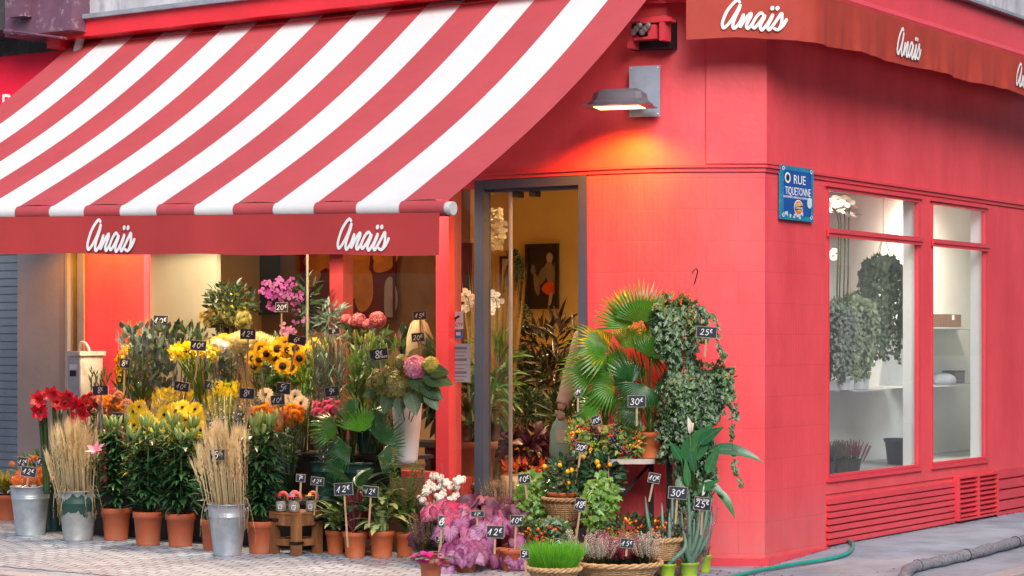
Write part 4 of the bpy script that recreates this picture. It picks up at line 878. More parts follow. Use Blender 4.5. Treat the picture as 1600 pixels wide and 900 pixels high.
# grey-beige utility post with bent pipe
up = thing('utility_post', 'beige drinking fountain post with a bent pipe on top beside the orange-lit panel', 'post', A(sA(128, .35), .35, 0))
m_post = M('beige_painted_metal', (0.62, 0.54, 0.46), 0.55, var=0.15, vs=4, dirt=0.3, ds=5, dcol=(0.3, 0.22, 0.18))
m_postl = M('grey_painted_metal', (0.42, 0.42, 0.46), 0.55, var=0.15, vs=4)
zt = zA(128, 556, .45)
tri('body', m_post, lambda m: fbox(m, A, sA(126, .45), sA(105, .45), 0.22, 0.45, 0, zt), up)
tri('front_panel', m_postl, lambda m: fbox(m, A, sA(124, .46), sA(105.5, .46), 0.452, 0.456, 0.1, zt - .01), up)
tri('lid', m_post, lambda m: fbox(m, A, sA(127, .46), sA(103.5, .46), 0.20, 0.475, zt + .002, zt + 0.035), up)
tri('pipe', m_postl, lambda m: tube(m, cr([PA(138, 552, .35), PA(139, 546, .35), PA(133, 536, .35), PA(126, 536, .35), PA(125, 548, .35)], 6), 0.011, 8), up)
tri('plaque', m_dark, lambda m: (fbox(m, A, sA(118, .46), sA(109, .46), 0.457, 0.460, zA(112, 588, .46), zA(112, 579, .46)),), up)
tri('badge', wtx, lambda m: (fbox(m, A, sA(119, .46), sA(108.5, .46), 0.457, 0.459, zA(112, 577, .46), zA(112, 569, .46)),), up)

# ================================================================ PICTURES INSIDE
def picture(px0, px1, py0, py1, d, label, shapes, bg, framec=(0.02, 0.015, 0.015), fw=0.02):
    cx = (px0 + px1) / 2; t = thing('framed_picture', label, 'picture', PA(cx, py1, d)); z0, z1 = zA(cx, py1, d), zA(cx, py0, d); a0, a1 = sA(px1, d), sA(px0, d)
    tri('frame', M('picture_frame_%d' % (framec[0] * 1000), framec, 0.4), lambda m: (fbox(m, A, a0, a1, d, d + .03, z0, z0 + fw), fbox(m, A, a0, a1, d, d + .03, z1 - fw, z1), fbox(m, A, a0, a0 + fw, d, d + .03, z0 + fw, z1 - fw), fbox(m, A, a1 - fw, a1, d, d + .03, z0 + fw, z1 - fw)), t)
    tri('canvas', M('pic_bg_%d_%d_%d' % tuple(int(c * 999) for c in bg), bg, 0.6, var=0.3, vs=6), lambda m: fbox(m, A, a0 + fw, a1 - fw, d, d + .012, z0 + fw, z1 - fw), t)
    mbs = {}
    for k, (x, y, rx, ry, rot, col) in enumerate(shapes):
        mb = mbs.setdefault(col, MB()); n_ = 20; c = PA(px0 + (px1 - px0) * x, py0 + (py1 - py0) * y, d + 0.0135 + k * 0.0008); W_ = (a1 - a0); vs = []
        for i in range(n_):
            q = 2 * PI * i / n_; ex, ey = rx * math.cos(q) * (1 + .12 * math.sin(3 * q + k)), ry * math.sin(q); X_ = (ex * math.cos(rot) - ey * math.sin(rot)) * W_; Y_ = (ex * math.sin(rot) + ey * math.cos(rot)) * W_
            vs.append(c - UA * X_ + UPZ * Y_)
        mb.add(vs, [tuple(range(n_))])
    for col, mb in mbs.items(): mb.build('painted_figure', M('pic_%d_%d_%d' % tuple(int(c * 999) for c in col), col, 0.6, var=0.2, vs=9), t)
pale = (0.45, 0.36, 0.26); org = (0.70, 0.26, 0.04)
picture(823, 874, 381, 483, -4.38, 'tall dark framed picture of pale dancers with an orange glow on the ochre wall', [(0.7, .22, .10, .14, 0, pale), (0.72, .45, .16, .3, .2, (0.28, 0.2, 0.14)), (0.45, .5, .12, .28, -.5, (0.22, .16, .1)), (.3, .62, .08, .3, .2, (.25, .19, .13)), (.2, .4, .07, .14, .1, (.2, .16, .12)), (.7, .68, .22, .17, .1, (.75, .10, .015)), (.72, .86, .05, .22, -.2, pale), (.88, .35, .05, .14, 0, (.2, .16, .12))], (0.03, 0.018, 0.015), fw=0.03)
picture(783, 813, 400, 482, -4.38, 'narrow framed picture with a white mount partly behind the spiral topiary', [(.5, .5, .33, .9, 0, (.05, .03, .02)), (.5, .4, .16, .3, 0, (.3, .2, .1))], (0.6, 0.55, 0.42), fw=0.022)
picture(345, 437, 385, 492, -1.89, 'portrait painting of a face with dark fringe on a dark ground', [(.42, .62, .16, .34, 0, (.65, .30, .10)), (.42, .28, .19, .16, 0, (.02, .012, .012)), (.34, .52, .03, .012, 0, (.05, .02, .02)), (.5, .52, .03, .012, 0, (.05, .02, .02)), (.42, .8, .05, .015, 0, (.45, .06, .04)), (.42, .66, .02, .06, 0, (.55, .22, .07))], (0.03, 0.02, 0.03))
picture(472, 620, 380, 500, -1.88, 'large dark red poster with orange figures behind the striped awning', [(.16, .22, .14, .10, .3, org), (.36, .2, .2, .10, -.1, org), (.55, .40, .13, .28, -.5, org), (.66, .62, .09, .18, -.2, org), (.88, .2, .14, .10, .6, org), (.12, .45, .1, .06, .8, org), (.62, .16, .09, .04, 0, (.9, .3, .04)), (.80, .2, .06, .03, -.3, (.95, .35, .05)), (.93, .72, .07, .18, 0, (.45, .42, .50))], (0.16, 0.012, 0.015), framec=(0.12, 0.01, 0.01))
picture(704, 741, 380, 480, -1.88, 'dark brown poster with an orange figure seen beside the grey door frame', [(.1, .5, .3, .5, 0, (.6, .25, .04)), (.1, .2, .18, .2, 0, (.55, .25, .08))], (0.07, 0.02, 0.02), framec=(0.1, .012, .01))

# ================================================================ FLOWER KIT
SOIL = M('potting_soil', (0.035, 0.025, 0.018), 0.95, var=0.4, vs=60, bump=0.8, bs=80)
TERRA = M('terracotta_plastic', (0.46, 0.11, 0.045), 0.5, var=0.12, vs=5, dirt=0.38, ds=7, dcol=(0.36, 0.15, 0.09))
TERRA2 = M('terracotta_clay', (0.53, 0.125, 0.04), 0.6, var=0.14, vs=5, dirt=0.34, ds=9, dcol=(0.42, 0.2, 0.12))
ZINC = M('galvanised_zinc', (0.44, 0.50, 0.56), 0.38, 0.65, var=0.22, vs=9, bump=0.15, bs=30, dirt=0.3, ds=6, dcol=(0.55, 0.6, 0.65))
GREENP = M('dark_green_plastic', (0.008, 0.055, 0.05), 0.3, var=0.1)
LIME = M('lime_plastic', (0.36, 0.55, 0.03), 0.35, var=0.05)
m_stem = LM('stem_green', (0.05, 0.12, 0.02), (0.10, 0.20, 0.04), 0.1, mid=0)
m_stemd = LM('stem_dark', (0.02, 0.05, 0.015), (0.04, 0.08, 0.02), 0.0, mid=0)
L_lily = LM('lily_leaf', (0.02, 0.085, 0.035), (0.05, 0.15, 0.05), 0.2, 0.35)
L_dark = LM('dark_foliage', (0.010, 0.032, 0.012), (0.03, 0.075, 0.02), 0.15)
L_mid = LM('mid_foliage', (0.035, 0.11, 0.02), (0.11, 0.24, 0.035), 0.25)
L_lime = LM('lime_foliage', (0.16, 0.30, 0.015), (0.38, 0.48, 0.02), 0.3)
L_grey = LM('grey_eucalyptus', (0.06, 0.11, 0.085), (0.14, 0.20, 0.15), 0.15)
L_fan = LM('fan_palm_leaf', (0.028, 0.14, 0.012), (0.085, 0.26, 0.02), 0.3, 0.32, 'rib', mid=0)
L_fan_shade = LM('fan_palm_dark', (0.012, 0.07, 0.02), (0.03, 0.13, 0.025), 0.2, 0.3, 'rib', mid=0)  # shaded copy of the fan leaf, shade put into the colour
L_ivy = LM('ivy_leaf', (0.008, 0.045, 0.018), (0.07, 0.17, 0.05), 0.2, 0.35, mid=0.6)
L_ivyl = LM('light_ivy_leaf', (0.07, 0.20, 0.03), (0.20, 0.40, 0.06), 0.3, 0.35)
L_citrus = LM('citrus_leaf', (0.012, 0.06, 0.022), (0.05, 0.13, 0.06), 0.12, 0.25)
L_dief = LM('variegated_leaf', (0.03, 0.13, 0.02), (0.07, 0.22, 0.03), 0.25, 0.3, 'varieg', (0.55, 0.62, 0.30))
L_croton = LM('croton_leaf', (0.012, 0.05, 0.015), (0.03, 0.09, 0.02), 0.15, 0.3, 'croton', (0.65, 0.52, 0.02))
L_beg1 = LM('silver_pink_begonia', (0.38, 0.07, 0.26), (0.56, 0.30, 0.50), 0.2, 0.55, 'begonia', (0.18, 0.02, 0.10), mid=0)
L_beg2 = LM('magenta_begonia', (0.62, 0.04, 0.14), (0.68, 0.16, 0.32), 0.2, 0.55, 'begonia', (0.20, 0.01, 0.05), mid=0)
L_beg3 = LM('dark_begonia', (0.12, 0.015, 0.06), (0.30, 0.10, 0.20), 0.1, 0.5, 'begonia', (0.03, 0.008, 0.02), mid=0)
L_spath = LM('peace_lily_leaf', (0.015, 0.10, 0.04), (0.04, 0.18, 0.05), 0.15, 0.25, 'vein', (0.05, 0.19, 0.08))
L_aloe = LM('aloe_leaf', (0.12, 0.24, 0.18), (0.20, 0.34, 0.26), 0.05, 0.35, mid=0)
L_hyd = LM('hydrangea_leaf', (0.02, 0.07, 0.03), (0.05, 0.13, 0.05), 0.2, 0.4, 'vein', (0.09, 0.18, 0.07))
L_autumn = LM('autumn_leaf', (0.10, 0.14, 0.03), (0.20, 0.10, 0.05), 0.25, 0.4, 'vein', (0.2, 0.22, 0.08))
L_brom = LM('bromeliad_leaf', (0.010, 0.020, 0.007), (0.035, 0.012, 0.010), 0.15, 0.35, mid=0)
L_grass = LM('bright_grass', (0.06, 0.30, 0.012), (0.16, 0.46, 0.03), 0.3, mid=0)
L_wheat = LM('dried_wheat', (0.46, 0.34, 0.17), (0.74, 0.62, 0.38), 0.2, 0.8, mid=0)
L_wheatp = LM('pale_straw', (0.46, 0.34, 0.18), (0.62, 0.52, 0.32), 0.2, 0.8, mid=0)
def PM(name, c1, c2=None, tr=0.25): return LM(name, c1, c2 or tuple(min(1, c * 1.25) for c in c1), tr, 0.5, mid=0)
CELLO = GLASS('cellophane', 1.0, (0.99, 0.99, 0.99), 0.06, wr=1.0, wscale=13, base=0.055)

def pot(root, c, rt, h, mat, name='pot', rb=None, rimh=0.2, soil=True, smooth=True):
    rb = rb or rt * 0.76; mb = MB(); k = rt - 0.004
    pr = [(rb * 0.3, 0.003), (rb, 0.0), (rb * 1.005, 0.004), (rb + (k - rb) * (1 - rimh), h * (1 - rimh)), (rt, h * (1 - rimh) + 0.003), (rt * 1.02, h - 0.004), (rt * 1.01, h), (rt * 0.94, h), (rt * 0.92, h * 0.86)]
    lathe(mb, c, pr, 32); o = mb.build(name, mat, root, smooth)
    if soil: mb = MB(); disc(mb, V(c) + V((0, 0, h * 0.88)), rt * 0.925, 24); mb.build('soil', SOIL, root)
    return o
def bucket(root, c, rt, rb, h, mat, handles=True):
    mb = MB(); f = lambda z: rb + (rt - rb) * z
    pr = [(rb * .3, .004), (rb * 1.02, 0), (rb * 1.02, h * .03), (f(.035), h * .035), (f(.74) + 0, h * .74), (f(.75) + .004, h * .75), (f(.765) + .004, h * .765), (f(.775), h * .775), (f(.80) + .003, h * .80), (f(.81), h * .81), (rt, h * .985), (rt * 1.03, h * .985), (rt * 1.035, h), (rt * 1.0, h), (rt * .97, h * .9), (rb, h * 0.1)]
    lathe(mb, c, pr, 36); o = mb.build('body', mat, root, True)
    if handles:
        for k in (-1, 1):
            a = V((k * 0.92, -0.38, 0)).normalized(); b = V((0.38 * k, 0.92, 0)).normalized(); p = V(c) + V((0, 0, h * .93)) + a * (rt + .003)
            mb = MB(); tube(mb, cr([p - b * .018, p - b * .02 + a * .012 - V((0, 0, .012)), p + a * .016 - V((0, 0, .025)), p + b * .02 + a * .012 - V((0, 0, .012)), p + b * .018], 4), 0.0028, 5); mb.build('handle', mat, root)
    return o
# --- flower head prototypes, local space, facing +Z
def proto_daisy(mat, n, L, W, rings=2, cup=0.15):
    mb = MB()
    for k in range(rings):
        for i in range(n):
            a = 2 * PI * (i + .5 * k) / n + R.uniform(-.06, .06); d = V((math.cos(a), math.sin(a), cup + .18 * k)); leaf(mb, d * 0.004, d, (0, 0, 1), L * (1 - .13 * k) * R.uniform(.9, 1.05), W, 'petal', 0.25 + R.uniform(-.1, .15), 0.12, 3)
    return mb.mesh('petals', mat)
def proto_ball(mat, r, sq=1.0, n=10, z=0): mb = MB(); ball(mb, (0, 0, z), r, n, sq); return mb.mesh('ball', mat)
def proto_rose(mat, r):
    mb = MB()
    for k, (rr, n, lo, hi) in enumerate(((.38, 3, -.3, .95), (.62, 4, -.6, .75), (.85, 5, -.8, .5), (1.05, 5, -.9, .2))):
        for i in range(n):
            a0 = 2 * PI * i / n + k; w = 2 * PI / n * 0.72; vs = []; uv = []
            for u in range(4):
                for v_ in range(4):
                    a = a0 - w + 2 * w * u / 3; e = lo + (hi - lo) * v_ / 3; q = rr * r * (1 + .16 * (v_ == 3) * (k > 0)) * (math.cos(e * .85)); edge = 1 - .12 * (u in (0, 3)) * (v_ == 3)
                    vs.append(V((q * math.cos(a) * (1 + .05 * u), q * math.sin(a) * (1 + .05 * u), (math.sin(e) * rr * r * 1.1 * edge + r * .55 * (1 - rr))))); uv.append((.5, v_ / 3))
            mb.add(vs, [(u * 4 + v_, (u + 1) * 4 + v_, (u + 1) * 4 + v_ + 1, u * 4 + v_ + 1) for u in range(3) for v_ in range(3)], uv, R.random())
    return mb.mesh('rose', mat)
def proto_mum(mat, r, n=170):
    mb = MB()
    for i in range(n):
        z = 1 - 1.45 * (i + .5) / n; a = i * 2.39996; q = math.sqrt(max(0, 1 - z * z)); d = V((q * math.cos(a), q * math.sin(a), z)); p = d * r * 0.45
        dr = (d * 0.9 + V((-d.y, d.x, 0)) * 0.25 + V((0, 0, .25))).normalized(); leaf(mb, p, dr, d, r * .62 * R.uniform(.85, 1.1), r * .20, 'petal', -0.2, 0.3, 2)
    return mb.mesh('mum', mat)
def proto_floret_ball(mat, r, n=90, fs=0.3, lo=-.35):
    mb = MB()
    for i in range(n):
        z = 1 - (1 - lo) * (i + .5) / n; a = i * 2.39996; q = math.sqrt(max(0, 1 - z * z)); d = V((q * math.cos(a), q * math.sin(a), z)) * (1 + R.uniform(-.07, .07)); c = V((d.x * r, d.y * r, d.z * r * .85)); x, y = perp(d); t0 = R.random() * 1.5; rr = R.random()
        for k in range(4):
            an = t0 + k * PI / 2; e = (x * math.cos(an) + y * math.sin(an) + d.normalized() * .25); leaf(mb, c, e, d, r * fs, r * fs * .95, 'petal', 0, -.1, 2, min(1, max(0, rr + R.uniform(-.15, .15))))
    return mb.mesh('hydrangea', mat)
def proto_trumpet(mat, r, n=6, flare=0.9, W=0.42):
    mb = MB()
    for i in range(n):
        a = 2 * PI * i / n; d = V((math.cos(a) * .55, math.sin(a) * .55, 1)); leaf(mb, V((math.cos(a), math.sin(a), 0)) * r * .05, d, V((math.cos(a), math.sin(a), -.4)), r * 1.25, r * (W + .08 * (i % 2)), 'tepal', 0, -.25, 6)
    me = mb.mesh('trumpet', mat)
    for v_ in me.vertices:  # flare outwards with height
        q = max(0, v_.co.z / r); k = 1 + flare * q * q; v_.co.x *= k; v_.co.y *= k; v_.co.z *= 1 - .18 * q
    return me
def proto_bud(mat, L, r):
    mb = MB(); lathe(mb, (0, 0, 0), [(r * .25, 0), (r * .7, L * .15), (r, L * .4), (r * .85, L * .65), (r * .4, L * .9), (r * .06, L)], 8, r=0.5)
    for v_ in range(len(mb.v)): mb.r[v_] = 0.2 + 0.6 * (mb.v[v_][2] / L)
    return mb.mesh('bud', mat)
def proto_orchid(mat, r):
    mb = MB()
    for a, L, W in ((90, 1, .7), (210, 1, .65), (330, 1, .65), (0, 1.05, 1.15), (180, 1.05, 1.15)):
        a = rad(a); d = V((math.cos(a), math.sin(a), .15)); leaf(mb, (0, 0, 0), d, (0, 0, 1), r * L, r * W, 'petal', 0.1, .1, 4)
    ball(mb, (0, -.1 * r, .15 * r), r * .22, 6); return mb.mesh('orchid', mat)
def bunch(root, base, heads, smat, lmat, lL=0.09, lW=0.022, nl=40, prof='lance', sr=0.0035, top=0.9, spread=.6, name='foliage', droop=.5, lo=.15):
    nl = int(nl * 1.5)
    mb = MB(); m2 = MB()
    for h in heads:
        h = V(h); b = V(base) + V((h.x - base[0], h.y - base[1], 0)) * .15; mid_ = b.lerp(h, .6) + V((0, 0, .02)) + rv(.008); tube(m2, [b, mid_, h], [sr * 1.2, sr, sr * .8], 5, R.random())
    for i in range(nl):
        h = V(R.choice(heads)); t = R.uniform(lo, top); b = V(base) + V((h.x - base[0], h.y - base[1], 0)) * .15; p = b.lerp(h, t); d = (V((R.uniform(-1, 1), R.uniform(-1, 1), 0)).normalized() * spread + V((0, 0, R.uniform(.2, 1))))
        leaf(mb, p, d, (0, 0, 1), lL * R.uniform(.6, 1.15), lW * R.uniform(.8, 1.2), prof, droop * R.uniform(.4, 1.4), .2, 4)
    m2.build('stems', smat, root, True); return mb.build(name, lmat, root, True)
def wrap(root, base, top, r0, r1, n=44, m=10, jag=0.03, seed=1):
    rr = random.Random(seed); base = V(base); top = V(top); mb = MB(); vs = []; uv = []; ph = [rr.uniform(0, 6) for _ in range(5)]
    for j in range(m + 1):
        t = j / m; c = base.lerp(top, t); q = r0 + (r1 - r0) * t ** .8
        for i in range(n):
            a = 2 * PI * i / n; k = 1 + .07 * math.sin(5 * a + ph[0]) * t + .05 * math.sin(11 * a + ph[1] + 2 * t) + .03 * math.sin(19 * a + ph[2] - 3 * t); z = jag * (math.sin(3 * a + ph[3]) + .6 * math.sin(7 * a + ph[4])) * t * t
            vs.append(c + V((q * k * math.cos(a), q * k * math.sin(a), z))); uv.append((i / n, t))
    mb.add(vs, [(j * n + i, j * n + (i + 1) % n, (j + 1) * n + (i + 1) % n, (j + 1) * n + i) for j in range(m) for i in range(n)], uv)
    return mb.build('cellophane_wrap', CELLO, root, True)
def clump(mb, c, rx, ry, rz, n, L, W, kind='d', out=.7, up=.3, fold=.25, shell=0.0, droop=.3):
    c = V(c)
    for _ in range(n):
        u = rv(1)
        while u.length > 1 or u.length < shell: u = rv(1)
        p = c + V((u.x * rx, u.y * ry, u.z * rz)); d = (u.normalized() * out + V((0, 0, up)) + rv(.6)); nn = u + V((0, -.3, .6)) + rv(.3); s = R.uniform(.65, 1.2)
        if kind == 'd': dleaf(mb, p, d, nn, L * s, W * s, fold)
        elif kind == 'i': ivy(mb, p, d, nn, L * s)
        else: leaf(mb, p, d, nn, L * s, W * s, kind, droop, fold, 4)
def pc(mb, root, name, mat): return mb.build(name, mat, root, True)
# ================================================================ PLANTS AND FLOWERS, LEFT STALL
m_crate = M('dark_wood_step', (0.035, 0.028, 0.026), 0.8, var=0.3, vs=10)
st = thing('display_steps', 'dark stepped wooden stand carrying the rows of cut flowers', 'display stand', A(2.8, 0.5, 0))
tri('tread', m_crate, lambda m: fbox(m, A, 1.22, 4.0, 0.42, 0.86, 0.31, 0.335), st)
tri('tread', m_crate, lambda m: fbox(m, A, 1.22, 4.0, 0.05, 0.44, 0.60, 0.625), st)
tri('riser', m_crate, lambda m: fbox(m, A, 1.24, 3.98, 0.80, 0.82, 0.0, 0.305), st)
tri('riser', m_crate, lambda m: fbox(m, A, 1.24, 3.98, 0.39, 0.41, 0.338, 0.60), st)
pink = PM('carnation_pink', (0.75, 0.10, 0.25), (0.80, 0.25, 0.40)); YEL = PM('petal_yellow', (0.88, 0.64, 0.006), (0.92, 0.72, 0.01)); YELD = PM('petal_golden', (0.88, 0.48, 0.004), (0.92, 0.64, 0.008))
BRN = M('seed_brown', (0.035, 0.014, 0.008), 0.9, bump=1, bs=200); CREAM = PM('petal_cream', (0.75, 0.66, 0.45), (0.82, 0.78, 0.62)); WHT = PM('petal_white', (0.75, 0.76, 0.72), (0.84, 0.84, 0.8))
ORG = PM('rose_orange', (0.88, 0.36, 0.012), (0.90, 0.50, 0.04)); PEACH = PM('rose_peach', (0.78, 0.40, 0.20), (0.80, 0.55, 0.38)); RD = PM('amaryllis_red', (0.42, 0.004, 0.015), (0.62, 0.01, 0.03)); RDR = PM('rose_red', (0.45, 0.01, 0.02), (0.6, 0.06, 0.06))
p_sun = proto_daisy(YELD, 15, 0.055, 0.020, 2, .12); p_sunc = proto_ball(BRN, 0.025, .45, 14, .005)
p_ger = proto_daisy(LM('gerbera_petal', (.86, .56, .004), (.95, .80, .01), .2, .5, mid=0), 20, 0.055, 0.017, 2, .1); p_gerc = proto_ball(BRN, 0.011, .6, 10, .008)
p_gcr = proto_daisy(CREAM, 18, 0.048, 0.016, 2, .1)
p_mumw = proto_mum(WHT, 0.060); p_mumy = proto_mum(PM('mum_yellow', (0.80, 0.65, 0.03), (0.82, 0.76, 0.25)), 0.072, 220)
p_rosO = proto_rose(ORG, 0.033); p_rosP = proto_rose(PEACH, 0.033); p_rosR = proto_rose(RDR, 0.032); p_rosC = proto_rose(PM('rose_cream_yellow', (0.72, 0.66, 0.22), (0.8, 0.76, 0.4)), 0.042); p_ros_k = proto_rose(pink, 0.026)
p_ama = proto_trumpet(RD, 0.062, 6, .75, .62); p_lilo = proto_trumpet(PM('lily_pink', (0.78, 0.12, 0.25), (0.8, 0.45, 0.55)), 0.055, 6, .9, .45)
p_budg = proto_bud(LM('bud_green', (0.16, 0.30, 0.06), (0.40, 0.52, 0.20), .15, mid=0), 0.070, 0.0115); p_buds = proto_bud(LM('bud_yellowgreen', (0.20, 0.34, 0.03), (0.50, 0.60, 0.10), .15, mid=0), 0.085, 0.011); p_budp = proto_bud(LM('bud_pink', (0.45, 0.42, 0.25), (0.75, 0.40, 0.45), .15, mid=0), 0.075, 0.013)
p_hydp = proto_floret_ball(PM('hydrangea_pink', (0.60, 0.12, 0.30), (0.88, 0.55, 0.70)), 0.062); p_hydc = proto_floret_ball(PM('hydrangea_coral', (0.50, 0.03, 0.06), (0.85, 0.34, 0.36)), 0.060); p_hydg = proto_floret_ball(PM('hydrangea_green', (0.12, 0.20, 0.02), (0.50, 0.40, 0.16)), 0.080, 130, .26); p_hydy = proto_floret_ball(PM('hydrangea_lime', (0.35, 0.42, 0.05), (0.6, 0.6, 0.15)), 0.05)
def towards(p, up=.5, side=0.0): return V((R.uniform(-.35, .35) + side, -1, up + R.uniform(-.2, .2)))

# -- lilies in terracotta pots along the front
def lily_pot(px, py, wpx, hpx, top_px, width_px, label, nst=7, pinks=0, where=None):
    c = G(px, py) + V((0, 0, 0.005)); c = c + V((0, 0.085, 0)); sc = c.y / FPX; rt = wpx * sc / 2; h = hpx * sc
    t = thing('potted_lily', label, 'potted plant', c, 'potted lilies along the front of the stall'); pot(t, c, rt, h, TERRA)
    H_ = (py - top_px) * sc; lf = MB(); sm = MB()
    for i in range(nst):
        a = i * 2.4 + R.random(); q = R.uniform(.4, 1); b = c + V((math.cos(a) * rt * .4 * q, math.sin(a) * rt * .4 * q, h * .85)); e = c + V((math.cos(a) * width_px * sc * .46 * q, math.sin(a) * width_px * sc * .34 * q, H_ * R.uniform(.82, .98) - 0.05))
        md = b.lerp(e, .5) + V((0, 0, .02)); tube(sm, [b, md, e], .004, 5, .5)
        for k in range(46):
            u = R.uniform(.04, 1.0) ** .8; p = b.lerp(e, u); an = k * 2.4 + i; leaf(lf, p, V((math.cos(an), math.sin(an), .75)), UPZ, R.uniform(.13, .19) * (1.1 - .3 * u), .036, 'lance', 1.25 * R.uniform(.7, 1.25), .2, 5)
        for k in range(R.choice((2, 3, 4))):
            an = k * 2.5 + i; d = V((math.cos(an) * .5, math.sin(an) * .5, 1)).normalized(); be = e + d * .035 + V((0, 0, .015)); tube(sm, [e, be], .0022, 4, .6); inst(p_budp if pinks and R.random() < pinks else p_budg, 'flower_bud', t, be, d + V((0, 0, .4)), R.uniform(1.1, 1.45))
    sm.build('stems', m_stem, t, True); lf.build('leaves', L_lily, t, True); return t
tl = lily_pot(178, 846, 47, 50, 662, 66, 'potted lily with green buds and one open pink flower beside the paint-scarred bucket', 7, .05)
o_ = PY(151, 708, 14.75); inst(p_lilo, 'open_flower', tl, o_, (-.2, -.6, .9))
lily_pot(228, 854, 47, 52, 660, 60, 'potted lily in the middle of the three terracotta pots left of the wheat bucket', 7, .03)
lily_pot(279, 856, 47, 51, 662, 66, 'potted lily in the terracotta pot just left of the tall plain zinc bucket', 7, .03)
lily_pot(405, 867, 46, 50, 658, 72, 'potted lily between the wheat bucket and the small wooden stool', 8, .04)
c = G(330, 862) + V((0, 0.09, 0)); t = thing('potted_lily', 'partly hidden small terracotta lily pot behind the wheat bucket', 'potted plant', c); pot(t, c, .085, .21, TERRA); lf = MB(); clump(lf, c + V((0, 0, .36)), .1, .08, .16, 60, .11, .02, 'lance', droop=1.0); lf.build('leaves', L_lily, t, True)

# -- zinc buckets
def zbucket(px, py, wt, wb, hpx, label, mat=ZINC, name='zinc_bucket', gr='zinc buckets along the front of the stall'):
    c = G(px, py); c = c + V((0, 0.11, 0.003)); sc = c.y / FPX; t = thing(name, label, 'bucket', c, gr); bucket(t, c, wt * sc / 2, wb * sc / 2, hpx * sc, mat); return t, c, wt * sc / 2, hpx * sc
def scar_mat():
    m = M('paint_scarred_zinc', (0.36, 0.38, 0.38), 0.5, 0.45, var=0.2, vs=9, dirt=0.25, ds=25, dcol=(0.2, 0.2, 0.18)); nt = m.node_tree; N = nt.nodes; L = nt.links; b = N['Principled BSDF']; old = b.inputs['Base Color'].links[0].from_socket
    tc = N.new('ShaderNodeTexCoord'); sp = N.new('ShaderNodeSeparateXYZ'); L.new(tc.outputs['UV'], sp.inputs[0]); n = N.new('ShaderNodeTexNoise'); n.inputs['Scale'].default_value = 14; n.inputs['Detail'].default_value = 6; L.new(tc.outputs['Object'], n.inputs['Vector'])
    a = N.new('ShaderNodeMath'); a.operation = 'SUBTRACT'; L.new(sp.outputs[1], a.inputs[0]); a.inputs[1].default_value = 1.24
    ab = N.new('ShaderNodeMath'); ab.operation = 'ABSOLUTE'; L.new(a.outputs[0], ab.inputs[0]); s = N.new('ShaderNodeMath'); s.operation = 'MULTIPLY_ADD'; L.new(n.outputs['Fac'], s.inputs[0]); s.inputs[1].default_value = 1.1; s.inputs[2].default_value = -0.22
    l = N.new('ShaderNodeMath'); l.operation = 'LESS_THAN'; L.new(ab.outputs[0], l.inputs[0]); L.new(s.outputs[0], l.inputs[1])
    mx = N.new('ShaderNodeMix'); mx.data_type = 'RGBA'; L.new(l.outputs[0], mx.inputs['Factor']); L.new(old, mx.inputs['A']); mx.inputs['B'].default_value = (0.02, 0.07, 0.06, 1); L.new(mx.outputs['Result'], b.inputs['Base Color'])
    m2 = N.new('ShaderNodeMath'); m2.operation = 'MULTIPLY_ADD'; L.new(l.outputs[0], m2.inputs[0]); m2.inputs[1].default_value = -0.45; m2.inputs[2].default_value = 0.45; L.new(m2.outputs[0], b.inputs['Metallic']); return m
b1, c_b1, r_b1, h_b1 = zbucket(42, 839, 62, 44, 77, 'small zinc bucket at the far left holding orange pincushion flowers')
b2, c_b2, r_b2, h_b2 = zbucket(117, 847, 62, 45, 78, 'zinc bucket with scraped green paint and speckled wear holding wheat', scar_mat())
b3, c_b3, r_b3, h_b3 = zbucket(352, 871, 63, 43, 81, 'tall clean zinc bucket holding wheat left of the wooden stool')
def wheat(c, h, r, px0, px1, top, label, n=125):
    sc = c.y / FPX; t = thing('wheat_bunch', label, 'wheat bunch', c + V((0, 0, h * .3)), 'dried wheat bunches'); sm = MB(); er = MB()
    zt = EYE - (top - HOR) * sc; cxp = lambda px: (px - 800) * sc
    for i in range(n):
        a = R.uniform(0, 6.28); q = math.sqrt(R.random()); fx = R.gauss(.5, .24); fx = min(1.03, max(-.03, fx)); b = c + V(((fx - .5) * 1.75 * r, math.sin(a) * r * .7 * q, h * .5)); hh = zt - .08 - R.random() ** 1.2 * .22 - abs(fx - .5) * .12
        e = V((cxp(px0 + (px1 - px0) * fx), c.y + math.sin(a) * r * 1.1 * q, hh)); md = b.lerp(e, .55); md.x = b.x + (e.x - b.x) * .5
        dr = (e - md).normalized(); dr = (dr + V((R.uniform(-.3, .3), R.uniform(-.3, .2), 0)) * .35).normalized(); tube(sm, [b, md, e], .0022, 4, R.random())
        rr = R.random()
        for k in range(13):
            p = e + dr * (k * .009 - .03); x, y = perp(dr); sgn = 1 if k % 2 else -1; an = k * 1.3; dd = (dr + (x * math.cos(an) + y * math.sin(an)) * .45); dleaf(er, p, dd, x, .026, .011, .3, rr)
        for k in range(13): dleaf(er, e + dr * (.01 + k * .006), dr + rv(.16), perp(dr)[0], R.uniform(.09, .15), .0032, 0, min(1, rr + .2))
    for k in range(7):  # loose stalks hanging over the rim
        a = R.uniform(-2.6, -.5); o = V((math.cos(a), math.sin(a), 0)); b = c + V((0, 0, h)) + o * r * .9; e = b + o * R.uniform(.05, .12) - V((0, 0, R.uniform(.08, .2))); pts = cr([b - V((0, 0, .05)) - o * .02, b + o * .025 + V((0, 0, .04)), b + o * .06, e], 4); tube(sm, pts, .002, 4)
        for j in range(10): dleaf(er, e + V((0, 0, -.006 * j)), V((R.uniform(-.3, .3), R.uniform(-.3, .3), -1)), (1, 0, 0), .03, .006, .2, .7)
    sm.build('stalks', L_wheatp, t, True); er.build('ears', L_wheat, t, True)
